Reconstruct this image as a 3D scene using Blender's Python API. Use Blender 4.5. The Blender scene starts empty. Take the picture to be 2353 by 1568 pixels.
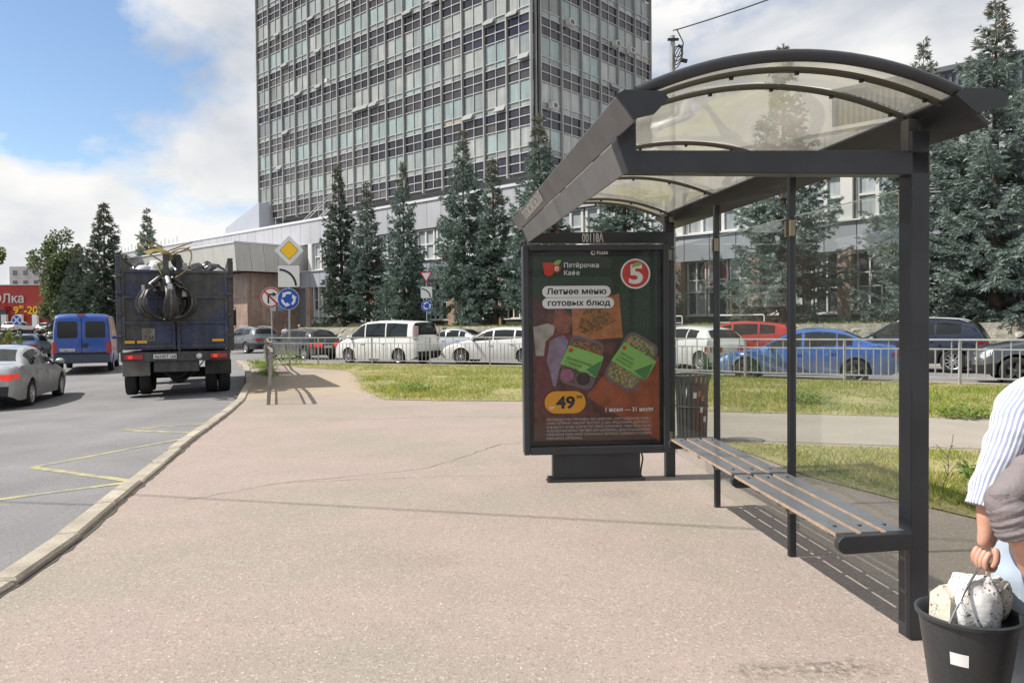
import bpy, bmesh, math, random
import numpy as np
from mathutils import Vector, Matrix

R = math.radians
rnd = random.Random(7)
scene = bpy.context.scene
COL = scene.collection

# ------------------------------------------------------------------ camera, sky, sun, exposure
CAM_H = 1.5
cam_data = bpy.data.cameras.new("camera")
cam_data.sensor_width = 36.0
cam_data.lens = 27.0
cam_data.clip_end = 5000.0
cam_data.clip_start = 0.05
cam = bpy.data.objects.new("camera", cam_data)
COL.objects.link(cam)
PITCH = math.atan((784 - 745) / 1764.0)
cam.matrix_world = Matrix.Translation((0, 0, CAM_H)) @ Matrix.Rotation(R(90) - PITCH, 4, 'X') @ Matrix.Rotation(R(-0.55), 4, 'Z')
scene.camera = cam

SUN_EL, SUN_AZ = 51.0, -94.0          # azimuth clockwise from +Y (the view direction)
sun_from = Vector((math.sin(R(SUN_AZ)) * math.cos(R(SUN_EL)), math.cos(R(SUN_AZ)) * math.cos(R(SUN_EL)), math.sin(R(SUN_EL))))
sun_data = bpy.data.lights.new("sun", 'SUN')
sun_data.energy = 5.0
sun_data.angle = R(0.55)
sun_data.color = (1.0, 0.95, 0.87)
sun = bpy.data.objects.new("sun", sun_data)
sun.rotation_euler = (-sun_from).to_track_quat('-Z', 'Y').to_euler()
sun.location = (-30, 0, 40)
COL.objects.link(sun)

scene.view_settings.view_transform = 'Standard'
scene.view_settings.look = 'None'
scene.view_settings.exposure = 0.30
scene.view_settings.gamma = 1.0
scene.view_settings.use_curve_mapping = False
scene.render.engine = 'CYCLES'
scene.cycles.use_denoising = True
scene.cycles.max_bounces = 7
scene.cycles.transparent_max_bounces = 12
scene.cycles.transmission_bounces = 6
scene.cycles.caustics_reflective = False
scene.cycles.caustics_refractive = False
scene.cycles.sample_clamp_indirect = 6.0

SKY_OFF = (2.265, 8.2228, 8.865)
def make_world():
    w = bpy.data.worlds.new("World")
    scene.world = w
    w.use_nodes = True
    nt = w.node_tree
    N = nt.nodes
    L = nt.links.new
    N.clear()
    out = N.new('ShaderNodeOutputWorld')
    bg = N.new('ShaderNodeBackground')
    bg.inputs['Strength'].default_value = 0.13
    sky = N.new('ShaderNodeTexSky')
    sky.sky_type = 'NISHITA'
    sky.sun_disc = False
    sky.sun_elevation = R(SUN_EL)
    sky.sun_rotation = R(SUN_AZ)
    sky.air_density = 1.0
    sky.dust_density = 0.25
    sky.ozone_density = 2.0
    tc = N.new('ShaderNodeTexCoord')
    def cloud_noise(loc, scale, detail, rough, dist, zs=1.9):
        mp = N.new('ShaderNodeMapping')
        mp.inputs['Location'].default_value = loc
        mp.inputs['Scale'].default_value = (1.0, 1.0, zs)
        L(tc.outputs['Generated'], mp.inputs['Vector'])
        n = N.new('ShaderNodeTexNoise'); n.inputs['Scale'].default_value = scale
        n.inputs['Detail'].default_value = detail; n.inputs['Roughness'].default_value = rough; n.inputs['Distortion'].default_value = dist
        L(mp.outputs[0], n.inputs['Vector'])
        return n.outputs['Fac']
    def ramp(fac, stops):
        r = N.new('ShaderNodeValToRGB'); e = r.color_ramp.elements
        e[0].position, e[0].color = stops[0][0], (*stops[0][1], 1); e[1].position, e[1].color = stops[-1][0], (*stops[-1][1], 1)
        for p, c in stops[1:-1]:
            k = e.new(p); k.color = (*c, 1)
        L(fac, r.inputs['Fac']); return r.outputs['Color']
    cover = ramp(cloud_noise(SKY_OFF, 2.1, 13.0, 0.55, 0.25), [(0.40, (0, 0, 0)), (0.435, (.55, .55, .55)), (0.475, (1, 1, 1))])
    # sunlit tops, blue-grey bases
    shade = ramp(cloud_noise((SKY_OFF[0] + .05, SKY_OFF[1], SKY_OFF[2] + .09), 3.4, 9.0, 0.5, 0.3), [(0.42, (6.2, 6.15, 6.05)), (0.51, (5.2, 5.25, 5.35)), (0.66, (3.3, 3.6, 4.1))])
    mx = N.new('ShaderNodeMix'); mx.data_type = 'RGBA'
    L(cover, mx.inputs['Factor'])
    L(sky.outputs['Color'], mx.inputs['A']); L(shade, mx.inputs['B'])
    L(mx.outputs['Result'], bg.inputs['Color'])
    L(bg.outputs[0], out.inputs['Surface'])
make_world()

# ------------------------------------------------------------------ helpers: materials
MATS = {}
def mat(name, col, rough=0.6, metal=0.0, var=0.0, scale=6.0, bump=0.0, bscale=80.0, coat=0.0, spec=0.5,
        obvar=0.0, streak=0.0, var2=0.0, scale2=60.0, col2=None, island=0.0, trans=0.0, emit=None):
    if name in MATS: return MATS[name]
    m = bpy.data.materials.new(name); m.use_nodes = True
    nt = m.node_tree; N = nt.nodes; L = nt.links.new
    b = N['Principled BSDF']
    b.inputs['Roughness'].default_value = rough
    b.inputs['Metallic'].default_value = metal
    b.inputs['Specular IOR Level'].default_value = spec
    if coat:
        b.inputs['Coat Weight'].default_value = coat
        b.inputs['Coat Roughness'].default_value = 0.06
    col = (col[0], col[1], col[2], 1)
    b.inputs['Base Color'].default_value = col
    geo = N.new('ShaderNodeNewGeometry')
    cur = None
    def mixto(fac, a, bcol, blend='MIX'):
        mx = N.new('ShaderNodeMix'); mx.data_type = 'RGBA'; mx.blend_type = blend
        if isinstance(fac, float): mx.inputs['Factor'].default_value = fac
        else: L(fac, mx.inputs['Factor'])
        if isinstance(a, tuple): mx.inputs['A'].default_value = a
        else: L(a, mx.inputs['A'])
        if isinstance(bcol, tuple): mx.inputs['B'].default_value = bcol
        else: L(bcol, mx.inputs['B'])
        return mx.outputs['Result']
    def noise(sc, det=4.0, vec=None, rg=0.55):
        n = N.new('ShaderNodeTexNoise'); n.inputs['Scale'].default_value = sc
        n.inputs['Detail'].default_value = det; n.inputs['Roughness'].default_value = rg
        L(vec if vec else geo.outputs['Position'], n.inputs['Vector'])
        return n.outputs['Fac']
    def remap(f, a, bb):
        r = N.new('ShaderNodeMapRange'); r.inputs['From Min'].default_value = a; r.inputs['From Max'].default_value = bb
        L(f, r.inputs['Value']); return r.outputs['Result']
    cur = col
    if col2 is not None:
        cur = mixto(remap(noise(scale, 5.0), 0.42, 0.6), cur, (col2[0], col2[1], col2[2], 1))
    if var:
        lo = tuple(c * (1 - var) for c in col[:3]) + (1,); hi = tuple(min(1, c * (1 + var)) for c in col[:3]) + (1,)
        if col2 is None: cur = mixto(remap(noise(scale, 5.0), 0.3, 0.7), lo, hi)
        else:
            g = mixto(remap(noise(scale * 2.3, 5.0), 0.3, 0.7), (1 - var,) * 3 + (1,), (1 + var,) * 3 + (1,))
            cur = mixto(1.0, cur, g, 'MULTIPLY')
    if var2:
        g = mixto(remap(noise(scale2, 3.0), 0.32, 0.68), (1 - var2,) * 3 + (1,), (1 + var2,) * 3 + (1,))
        cur = mixto(1.0, cur, g, 'MULTIPLY')
    if streak:
        mpn = N.new('ShaderNodeMapping'); mpn.inputs['Scale'].default_value = (3.0, 3.0, 0.25)
        L(geo.outputs['Position'], mpn.inputs['Vector'])
        g = mixto(remap(noise(1.6, 5.0, mpn.outputs[0]), 0.35, 0.7), (1 - streak,) * 3 + (1,), (1 + streak * .4,) * 3 + (1,))
        cur = mixto(1.0, cur, g, 'MULTIPLY')
    if obvar:
        oi = N.new('ShaderNodeObjectInfo')
        g = mixto(oi.outputs['Random'], (1 - obvar,) * 3 + (1,), (1 + obvar,) * 3 + (1,))
        cur = mixto(1.0, cur, g, 'MULTIPLY')
    if island:
        g = mixto(geo.outputs['Random Per Island'], (1 - island,) * 3 + (1,), (1 + island,) * 3 + (1,))
        cur = mixto(1.0, cur, g, 'MULTIPLY')
    if not isinstance(cur, tuple): L(cur, b.inputs['Base Color'])
    if bump:
        bn = N.new('ShaderNodeBump'); bn.inputs['Strength'].default_value = bump
        bn.inputs['Distance'].default_value = 0.02
        L(noise(bscale, 4.0), bn.inputs['Height']); L(bn.outputs[0], b.inputs['Normal'])
    if emit:
        b.inputs['Emission Color'].default_value = (*emit[:3], 1); b.inputs['Emission Strength'].default_value = emit[3]
    if trans:
        tr = N.new('ShaderNodeBsdfTranslucent'); tr.inputs['Color'].default_value = col
        if not isinstance(cur, tuple): L(cur, tr.inputs['Color'])
        ms = N.new('ShaderNodeMixShader'); ms.inputs[0].default_value = trans
        L(b.outputs[0], ms.inputs[1]); L(tr.outputs[0], ms.inputs[2])
        L(ms.outputs[0], N['Material Output'].inputs['Surface'])
    MATS[name] = m
    return m

def clear_pane(name, tint, refl=0.06, rough=0.02, haze=0.0, hazecol=(.6, .6, .55)):
    """clear sheet: see-through with a mirror-like surface reflection that grows at grazing angles"""
    if name in MATS: return MATS[name]
    m = bpy.data.materials.new(name); m.use_nodes = True
    nt = m.node_tree; N = nt.nodes; L = nt.links.new
    N.remove(N['Principled BSDF'])
    t = N.new('ShaderNodeBsdfTransparent'); t.inputs['Color'].default_value = (*tint, 1)
    g = N.new('ShaderNodeBsdfGlossy'); g.inputs['Roughness'].default_value = rough
    f = N.new('ShaderNodeLayerWeight'); f.inputs['Blend'].default_value = 0.5
    pw5 = N.new('ShaderNodeMath'); pw5.operation = 'POWER'; pw5.inputs[1].default_value = 4.5; L(f.outputs['Facing'], pw5.inputs[0])
    mu = N.new('ShaderNodeMath'); mu.operation = 'MULTIPLY_ADD'; mu.inputs[1].default_value = 0.85 * refl; mu.inputs[2].default_value = 0.055 * refl
    L(pw5.outputs[0], mu.inputs[0])
    ms = N.new('ShaderNodeMixShader')
    L(mu.outputs[0], ms.inputs[0]); L(t.outputs[0], ms.inputs[1]); L(g.outputs[0], ms.inputs[2])
    res = ms.outputs[0]
    if haze:
        d = N.new('ShaderNodeBsdfTranslucent'); d.inputs['Color'].default_value = (*hazecol, 1)
        d2 = N.new('ShaderNodeBsdfDiffuse'); d2.inputs['Color'].default_value = (*hazecol, 1)
        md = N.new('ShaderNodeMixShader'); md.inputs[0].default_value = 0.5
        L(d.outputs[0], md.inputs[1]); L(d2.outputs[0], md.inputs[2])
        geo = N.new('ShaderNodeNewGeometry')
        n = N.new('ShaderNodeTexNoise'); n.inputs['Scale'].default_value = 2.2; n.inputs['Detail'].default_value = 5
        L(geo.outputs['Position'], n.inputs['Vector'])
        mr = N.new('ShaderNodeMapRange'); mr.inputs['From Min'].default_value = .3; mr.inputs['From Max'].default_value = .7
        mr.inputs['To Min'].default_value = haze * .75; mr.inputs['To Max'].default_value = min(1, haze * 1.25)
        L(n.outputs['Fac'], mr.inputs['Value'])
        m2 = N.new('ShaderNodeMixShader')
        L(mr.outputs[0], m2.inputs[0]); L(res, m2.inputs[1]); L(md.outputs[0], m2.inputs[2])
        res = m2.outputs[0]
    L(res, N['Material Output'].inputs['Surface'])
    MATS[name] = m
    return m

# ------------------------------------------------------------------ helpers: objects
def tag(o, label=None, cat=None, group=None, kind=None):
    if label: o['label'] = label
    if cat: o['category'] = cat
    if group: o['group'] = group
    if kind: o['kind'] = kind
    return o

def empty(name, loc=(0, 0, 0), rz=0.0):
    o = bpy.data.objects.new(name, None)
    o.location = loc; o.rotation_euler = (0, 0, rz); o.empty_display_size = 0.2
    COL.objects.link(o)
    return o

def par(child, root, world=True):
    child.parent = root
    if world and root is not None:
        m = Matrix.Identity(4); r = root
        while r is not None:
            m = r.matrix_parent_inverse @ r.matrix_basis @ m if r.parent else r.matrix_basis @ m
            r = r.parent
        child.matrix_parent_inverse = m.inverted()
    return child

class MB:
    """collects faces and links them as ONE mesh object"""
    def __init__(s): s.v = []; s.f = []; s.m = []; s.sm = []
    def add(s, vs, fs, mi=0, smooth=False):
        o = len(s.v); s.v.extend([tuple(p) for p in vs])
        for f in fs:
            s.f.append(tuple(i + o for i in f)); s.m.append(mi); s.sm.append(smooth)
        return s
    def box(s, x0, x1, y0, y1, z0, z1, mi=0, M=None):
        vs = [Vector((x, y, z)) for z in (z0, z1) for y in (y0, y1) for x in (x0, x1)]
        if M is not None: vs = [M @ p for p in vs]
        return s.add(vs, [(0, 2, 3, 1), (4, 5, 7, 6), (0, 1, 5, 4), (2, 6, 7, 3), (0, 4, 6, 2), (1, 3, 7, 5)], mi)
    def hexa(s, vs, mi=0):
        """8 corners: bottom 4 round, top 4 round"""
        return s.add(vs, [(3, 2, 1, 0), (4, 5, 6, 7), (0, 1, 5, 4), (1, 2, 6, 5), (2, 3, 7, 6), (3, 0, 4, 7)], mi)
    def bar(s, p0, p1, w, d, mi=0, up=(0, 0, 1)):
        p0 = Vector(p0); p1 = Vector(p1); t = (p1 - p0).normalized(); u = Vector(up)
        if abs(t.dot(u)) > .98: u = Vector((0, 1, 0))
        a = t.cross(u).normalized() * w / 2; b = a.cross(t).normalized() * d / 2
        return s.hexa([p0 - a - b, p0 + a - b, p0 + a + b, p0 - a + b, p1 - a - b, p1 + a - b, p1 + a + b, p1 - a + b], mi)
    def tube(s, pts, r, n=8, mi=0, cap=True, smooth=True):
        pts = [Vector(p) for p in pts]; k = len(pts)
        rr = r if isinstance(r, (list, tuple)) else [r] * k
        rings = []; pa = None
        for i, p in enumerate(pts):
            t = (pts[min(i + 1, k - 1)] - pts[max(i - 1, 0)]).normalized()
            if pa is None:
                a = t.orthogonal().normalized()
            else:
                a = (pa - t * pa.dot(t)).normalized()
            pa = a; b = t.cross(a)
            rings.append([p + (a * math.cos(2 * math.pi * j / n) + b * math.sin(2 * math.pi * j / n)) * rr[i] for j in range(n)])
        vs = [q for ring in rings for q in ring]
        fs = [(i * n + j, i * n + (j + 1) % n, (i + 1) * n + (j + 1) % n, (i + 1) * n + j) for i in range(k - 1) for j in range(n)]
        s.add(vs, fs, mi, smooth)
        if cap:
            s.add(rings[0], [tuple(range(n))[::-1]], mi); s.add(rings[-1], [tuple(range(n))], mi)
        return s
    def lathe(s, prof, n=24, mi=0, M=None, smooth=True, close=False):
        """profile of (radius, height) turned about z"""
        vs = []
        for (r, z) in prof:
            for j in range(n):
                a = 2 * math.pi * j / n
                p = Vector((r * math.cos(a), r * math.sin(a), z)); vs.append(M @ p if M is not None else p)
        k = len(prof)
        fs = [(i * n + j, i * n + (j + 1) % n, (i + 1) * n + (j + 1) % n, (i + 1) * n + j) for i in range(k - 1) for j in range(n)]
        s.add(vs, fs, mi, smooth)
        if close:
            s.add(vs[:n], [tuple(range(n))[::-1]], mi); s.add(vs[-n:], [tuple(range(n))], mi)
        return s
    def prism(s, poly, fn, d0, d1, mi=0):
        """poly of 2-D points; fn(a, b, d) -> 3-D point"""
        n = len(poly)
        vs = [fn(a, b, d0) for a, b in poly] + [fn(a, b, d1) for a, b in poly]
        fs = [tuple(range(n))[::-1], tuple(range(n, 2 * n))] + [(i, (i + 1) % n, n + (i + 1) % n, n + i) for i in range(n)]
        return s.add(vs, fs, mi)
    def grid(s, rows, mi=0, smooth=True):
        n = len(rows[0]); vs = [p for r in rows for p in r]
        return s.add(vs, [(i * n + j, i * n + j + 1, (i + 1) * n + j + 1, (i + 1) * n + j) for i in range(len(rows) - 1) for j in range(n - 1)], mi, smooth)
    def mesh(s, name, mats, sharp=None, fix=True):
        me = bpy.data.meshes.new(name)
        me.from_pydata(s.v, [], s.f)
        for m in (mats if isinstance(mats, (list, tuple)) else [mats]): me.materials.append(m)
        me.polygons.foreach_set('material_index', s.m)
        me.polygons.foreach_set('use_smooth', s.sm)
        if fix or sharp is not None:
            bm = bmesh.new(); bm.from_mesh(me)
            if sharp is not None: bmesh.ops.remove_doubles(bm, verts=bm.verts, dist=1e-5)
            if fix: bmesh.ops.recalc_face_normals(bm, faces=bm.faces)
            if sharp is not None:
                ca = math.cos(R(sharp))
                for e in bm.edges:
                    if len(e.link_faces) == 2:
                        e.smooth = e.link_faces[0].normal.dot(e.link_faces[1].normal) > ca
                    else: e.smooth = False
                for f in bm.faces: f.smooth = True
            bm.to_mesh(me); bm.free()
        me.update()
        return me
    def build(s, name, mats, parent=None, world=True, sharp=None, fix=True):
        o = bpy.data.objects.new(name, s.mesh(name, mats, sharp, fix))
        COL.objects.link(o)
        if parent is not None: par(o, parent, world)
        return o

_unit = {}
def unit_mesh(m):
    if m.name not in _unit:
        b = MB(); b.box(-.5, .5, -.5, .5, -.5, .5)
        _unit[m.name] = b.mesh('piece_' + m.name, m)
    return _unit[m.name]
def piece(name, parent, m, c, ax, ay, az, world=True):
    """a box piece sharing one mesh: centre and its three edge vectors"""
    o = bpy.data.objects.new(name, unit_mesh(m)); COL.objects.link(o)
    M = Matrix.Identity(4)
    for i, a in enumerate((ax, ay, az)):
        for j in range(3): M[j][i] = a[j]
    for j in range(3): M[j][3] = c[j]
    o.matrix_basis = M
    if parent is not None: par(o, parent, world)
    return o
def stick(name, parent, m, p0, p1, w, d=None, up=(0, 0, 1), world=True):
    p0 = Vector(p0); p1 = Vector(p1); t = p1 - p0; d = d or w
    u = Vector(up)
    if abs(t.normalized().dot(u)) > .98: u = Vector((0, 1, 0))
    a = t.cross(u).normalized(); b = a.cross(t).normalized()
    return piece(name, parent, m, (p0 + p1) / 2, a * w, b * d, t, world)

def copy_tree(o, parent=None):
    c = o.copy(); COL.objects.link(c); c.parent = parent
    for ch in list(o.children): copy_tree(ch, c)
    return c

def text_mesh(body, size, bold=0.0, depth=0.0, align='LEFT', space=1.0, shear=0.0):
    cu = bpy.data.curves.new('lettering', 'FONT')
    cu.body = body; cu.size = size; cu.align_x = align; cu.align_y = 'BOTTOM_BASELINE'
    cu.offset = bold; cu.extrude = depth; cu.space_character = space; cu.shear = shear
    cu.resolution_u = 3
    o = bpy.data.objects.new('lettering', cu); COL.objects.link(o)
    dg = bpy.context.evaluated_depsgraph_get()
    me = bpy.data.meshes.new_from_object(o.evaluated_get(dg))
    bpy.data.objects.remove(o); bpy.data.curves.remove(cu)
    return me
def text(name, body, size, m, M, parent=None, bold=0.0, depth=0.0, align='LEFT', space=1.0, width=None, world=True, shear=0.0):
    me = text_mesh(body, size, bold, depth, align, space, shear)
    me.materials.clear(); me.materials.append(m)
    if width and len(me.vertices):
        n = len(me.vertices); co = np.empty(n * 3); me.vertices.foreach_get('co', co); co = co.reshape(-1, 3)
        w = co[:, 0].max() - co[:, 0].min()
        if w > 0:
            co[:, 0] *= width / w; me.vertices.foreach_set('co', co.ravel()); me.update()
    o = bpy.data.objects.new(name, me); COL.objects.link(o); o.matrix_basis = M
    if parent is not None: par(o, parent, world)
    return o

def np_mesh(name, verts, faces, mats, mi=None, smooth=False):
    """verts (n,3), faces (m,k) arrays"""
    me = bpy.data.meshes.new(name)
    n, k = faces.shape
    me.vertices.add(len(verts)); me.vertices.foreach_set('co', verts.astype(np.float32).ravel())
    me.loops.add(n * k); me.loops.foreach_set('vertex_index', faces.astype(np.int32).ravel())
    me.polygons.add(n); me.polygons.foreach_set('loop_start', np.arange(0, n * k, k, dtype=np.int32))
    for m in (mats if isinstance(mats, (list, tuple)) else [mats]): me.materials.append(m)
    if mi is not None: me.polygons.foreach_set('material_index', mi.astype(np.int32))
    me.polygons.foreach_set('use_smooth', np.full(n, smooth))
    me.update(calc_edges=True); me.validate()
    return me

def V3(*a): return Vector(a)

# ================================================================== THE SETTING
KERB = [(-1.9, -14), (-2.2, -6), (-2.6, 0), (-2.97, 4.43), (-3.16, 5.5), (-3.54, 7.0), (-4.27, 10.04), (-4.97, 13.29), (-5.52, 15.62), (-7.0, 20.45), (-9.66, 28.08), (-12.2, 34.2)]
KX = np.array([k[0] for k in KERB]); KY = np.array([k[1] for k in KERB])
def kerb_x(y): return np.interp(y, KY, KX)
def sstep(a, b, t):
    t = np.clip((t - a) / (b - a), 0, 1); return t * t * (3 - 2 * t)
def zroad(x, y):
    """the carriageway falls away from the kerb, then towards the crossing on the left"""
    x = np.asarray(x, float); y = np.asarray(y, float)
    d = np.clip(kerb_x(y) - x, 0, 6.0)
    z = -0.12 - 0.035 * d * (1 - sstep(24, 34, y))
    z = z - 0.38 * sstep(34, 52, y) * sstep(-14, -26, x)
    z = z + 1.3 * sstep(76, 92, y) * sstep(-30, -50, x)
    return z

m_road = mat('road_asphalt', (.195, .192, .194), .9, var=.14, scale=.7, var2=.26, scale2=70, bump=.25, bscale=150, spec=.25)
m_walk = None
def make_walk_material():
    m = bpy.data.materials.new('walk_asphalt'); m.use_nodes = True
    nt = m.node_tree; N = nt.nodes; L = nt.links.new; b = N['Principled BSDF']
    b.inputs['Roughness'].default_value = .92; b.inputs['Specular IOR Level'].default_value = .2
    g = N.new('ShaderNodeNewGeometry')
    def noise(sc, det=5, rg=.55, vec=None, dist=0.0):
        n = N.new('ShaderNodeTexNoise'); n.inputs['Scale'].default_value = sc; n.inputs['Detail'].default_value = det
        n.inputs['Roughness'].default_value = rg; n.inputs['Distortion'].default_value = dist
        L(vec or g.outputs['Position'], n.inputs['Vector']); return n.outputs['Fac']
    def rng(f, a, c, lo=0.0, hi=1.0):
        r = N.new('ShaderNodeMapRange'); r.inputs['From Min'].default_value = a; r.inputs['From Max'].default_value = c
        r.inputs['To Min'].default_value = lo; r.inputs['To Max'].default_value = hi
        L(f, r.inputs['Value']); return r.outputs['Result']
    def mix(f, a, c, bl='MIX'):
        x = N.new('ShaderNodeMix'); x.data_type = 'RGBA'; x.blend_type = bl
        if isinstance(f, float): x.inputs['Factor'].default_value = f
        else: L(f, x.inputs['Factor'])
        for nm, v in (('A', a), ('B', c)):
            if isinstance(v, tuple): x.inputs[nm].default_value = (*v, 1)
            else: L(v, x.inputs[nm])
        return x.outputs['Result']
    def math_(op, a, c):
        x = N.new('ShaderNodeMath'); x.operation = op
        for i, v in enumerate((a, c)):
            if isinstance(v, (int, float)): x.inputs[i].default_value = v
            else: L(v, x.inputs[i])
        return x.outputs[0]
    grey, pink = (.292, .256, .216), (.335, .270, .242)
    base = mix(rng(noise(.33, 6, .6), .40, .52), grey, pink)
    # old patches and damp-looking stains
    base = mix(rng(noise(1.1, 6, .65), .35, .72, 0.0, .3), base, (.205, .185, .155))
    # blown sand and dust by the railing
    sep = N.new('ShaderNodeSeparateXYZ'); L(g.outputs['Position'], sep.inputs[0])
    dx = math_('DIVIDE', math_('ADD', sep.outputs['X'], 5.1), 3.1); dy = math_('DIVIDE', math_('ADD', sep.outputs['Y'], -20.5), 5.0)
    rr = math_('SQRT', math_('ADD', math_('MULTIPLY', dx, dx), math_('MULTIPLY', dy, dy)), 0)
    rr = math_('ADD', rr, math_('MULTIPLY', math_('ADD', noise(.8, 5), -.5), 1.3))
    base = mix(rng(rr, 1.05, .75), base, (.36, .295, .22))
    # aggregate: pale and dark grains
    vo = N.new('ShaderNodeTexVoronoi'); vo.inputs['Scale'].default_value = 85.0; L(g.outputs['Position'], vo.inputs['Vector'])
    grain = N.new('ShaderNodeSeparateColor'); L(vo.outputs['Color'], grain.inputs[0])
    base = mix(rng(grain.outputs[0], .84, .97, 0, .42), base, (.50, .455, .39))
    base = mix(rng(grain.outputs[1], .80, .96, 0, .42), base, (.15, .13, .11))
    vo2 = N.new('ShaderNodeTexVoronoi'); vo2.inputs['Scale'].default_value = 38.0; L(g.outputs['Position'], vo2.inputs['Vector'])
    gr2 = N.new('ShaderNodeSeparateColor'); L(vo2.outputs['Color'], gr2.inputs[0])
    sp = N.new('ShaderNodeMath'); sp.operation = 'LESS_THAN'; sp.inputs[1].default_value = .22; L(vo2.outputs['Distance'], sp.inputs[0])
    sel = math_('MULTIPLY', sp.outputs[0], rng(gr2.outputs[0], .88, .9))
    base = mix(math_('MULTIPLY', sel, .5), base, (.66, .62, .55))
    for (cx_, cy_, rx_, ry_, k_) in ((1.40, 3.29, .30, .13, .75), (1.06, 3.28, .17, .11, .7), (.95, 6.75, .3, .25, .4), (.1, 3.1, .25, .12, .35), (-.6, 4.9, .5, .3, .25)):
        ex_ = math_('DIVIDE', math_('ADD', sep.outputs['X'], -cx_), rx_); ey_ = math_('DIVIDE', math_('ADD', sep.outputs['Y'], -cy_), ry_)
        r2 = math_('SQRT', math_('ADD', math_('MULTIPLY', ex_, ex_), math_('MULTIPLY', ey_, ey_)), 0)
        f_ = math_('MULTIPLY', rng(r2, 1.0, .35), rng(noise(28, 5, .65), .44, .60))
        base = mix(math_('MULTIPLY', f_, k_), base, (.10, .085, .07))
    L(base, b.inputs['Base Color'])
    bu = N.new('ShaderNodeBump'); bu.inputs['Strength'].default_value = .3; bu.inputs['Distance'].default_value = .008
    L(vo.outputs['Distance'], bu.inputs['Height']); L(bu.outputs[0], b.inputs['Normal'])
    MATS['walk_asphalt'] = m
    return m
m_walk = make_walk_material()
m_kerb = mat('kerb_stone', (.34, .30, .24), .9, var=.2, scale=3.5, var2=.18, scale2=80, bump=.3, bscale=60, obvar=.1)
m_soil = mat('verge_soil', (.26, .23, .10), .95, var=.3, scale=2.2, var2=.25, scale2=45, bump=.4, bscale=40)
m_path = mat('path_asphalt', (.31, .28, .24), .92, var=.1, scale=1.0, var2=.14, scale2=90, bump=.2, bscale=120, spec=.2)
m_lawn = mat('lawn_turf', (.12, .13, .04), .95, var=.3, scale=1.5, var2=.3, scale2=25, bump=.4, bscale=20)
m_crack = mat('crack_dark', (.075, .065, .055), .95)
m_yellow = mat('worn_yellow_paint', (.40, .36, .16), .8, col2=(.24, .225, .18), scale=5.0, var=.15)

# road / ground: one sheet to the horizon
xs = np.unique(np.concatenate([np.linspace(-3200, -160, 10), np.linspace(-160, -30, 40), np.linspace(-30, 30, 90), np.linspace(30, 160, 18), np.linspace(160, 3200, 10)]))
ys = np.unique(np.concatenate([np.linspace(-300, -16, 6), np.linspace(-16, 44, 80), np.linspace(44, 130, 44), np.linspace(130, 4200, 14)]))
gx, gy = np.meshgrid(xs, ys)
gv = np.stack([gx.ravel(), gy.ravel(), zroad(gx.ravel(), gy.ravel())], 1)
nx, ny = len(xs), len(ys)
ii, jj = np.meshgrid(np.arange(ny - 1), np.arange(nx - 1), indexing='ij')
q = (ii * nx + jj).ravel()
road = bpy.data.objects.new('road', np_mesh('road', gv, np.stack([q, q + 1, q + nx + 1, q + nx], 1), m_road, smooth=True))
COL.objects.link(road); tag(road, kind='structure')

def zmesh(x, y):
    """height of the road sheet itself (bilinear between its grid points)"""
    i = int(np.clip(np.searchsorted(xs, x) - 1, 0, nx - 2)); j = int(np.clip(np.searchsorted(ys, y) - 1, 0, ny - 2))
    fx = (x - xs[i]) / (xs[i + 1] - xs[i]); fy = (y - ys[j]) / (ys[j + 1] - ys[j])
    g = gv[:, 2].reshape(ny, nx)
    return float((g[j, i] * (1 - fx) + g[j, i + 1] * fx) * (1 - fy) + (g[j + 1, i] * (1 - fx) + g[j + 1, i + 1] * fx) * fy)

# island pavement
walk_poly = [(x, y) for x, y in KERB] + [(-11.5, 35.2), (-9.7, 32.9), (-5.6, 30.7), (.7, 28.0), (6.1, 21.9), (9.9, 19.4), (12, 17.9), (18, 13.8), (26, 8.5), (26, -14)]
b = MB(); b.prism(walk_poly, lambda a, c, d: (a, c, d), -0.75, 0.0)
pavement = b.build('pavement', m_walk); tag(pavement, kind='structure')

# kerb stones
kerb = empty('kerb', (-2.97, 4.43, 0)); tag(kerb, kind='structure')
seg = np.concatenate([[0], np.cumsum(np.hypot(np.diff(KX), np.diff(KY)))])
def kerb_at(s): return np.array([np.interp(s, seg, KX), np.interp(s, seg, KY)])
s = 8.5; k = 0
while s < seg[-1] - .4:
    ln = 1.0
    a = kerb_at(s); c = kerb_at(s + ln - .012)
    t = (c - a) / np.linalg.norm(c - a); nrm = np.array([-t[1], t[0]])     # towards the road
    jz = rnd.uniform(-.008, .008); jn = rnd.uniform(-.012, .012)
    w0, w1 = -.055 + jn, .10 + jn
    mb = MB()
    A = [a + nrm * w0, c + nrm * w0, c + nrm * (w1 + .01), a + nrm * (w1 + .01)]
    T = [a + nrm * w0, c + nrm * w0, c + nrm * w1, a + nrm * w1]
    ch = .018
    lo = [(p[0], p[1], -.4) for p in A]
    hi = [(p[0], p[1], .022 + jz) for p in A]
    # chamfered top
    cc = (a + c) / 2
    hi2 = []
    for p, q2 in zip(A, T):
        d_ = np.array([np.clip((cc - p) @ t, -ch, ch), np.clip((a + nrm * (w0 + w1) / 2 - p) @ nrm, -ch, ch)])
        p2 = p + t * d_[0] + nrm * d_[1]; hi2.append((p2[0], p2[1], .04 + jz + rnd.uniform(-.004, .004)))
    mb.add(lo + hi + hi2, [(0, 1, 5, 4), (1, 2, 6, 5), (2, 3, 7, 6), (3, 0, 4, 7), (4, 5, 9, 8), (5, 6, 10, 9), (6, 7, 11, 10), (7, 4, 8, 11), (8, 9, 10, 11)])
    mb.build('kerb_stone', m_kerb, kerb)
    s += ln; k += 1

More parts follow.
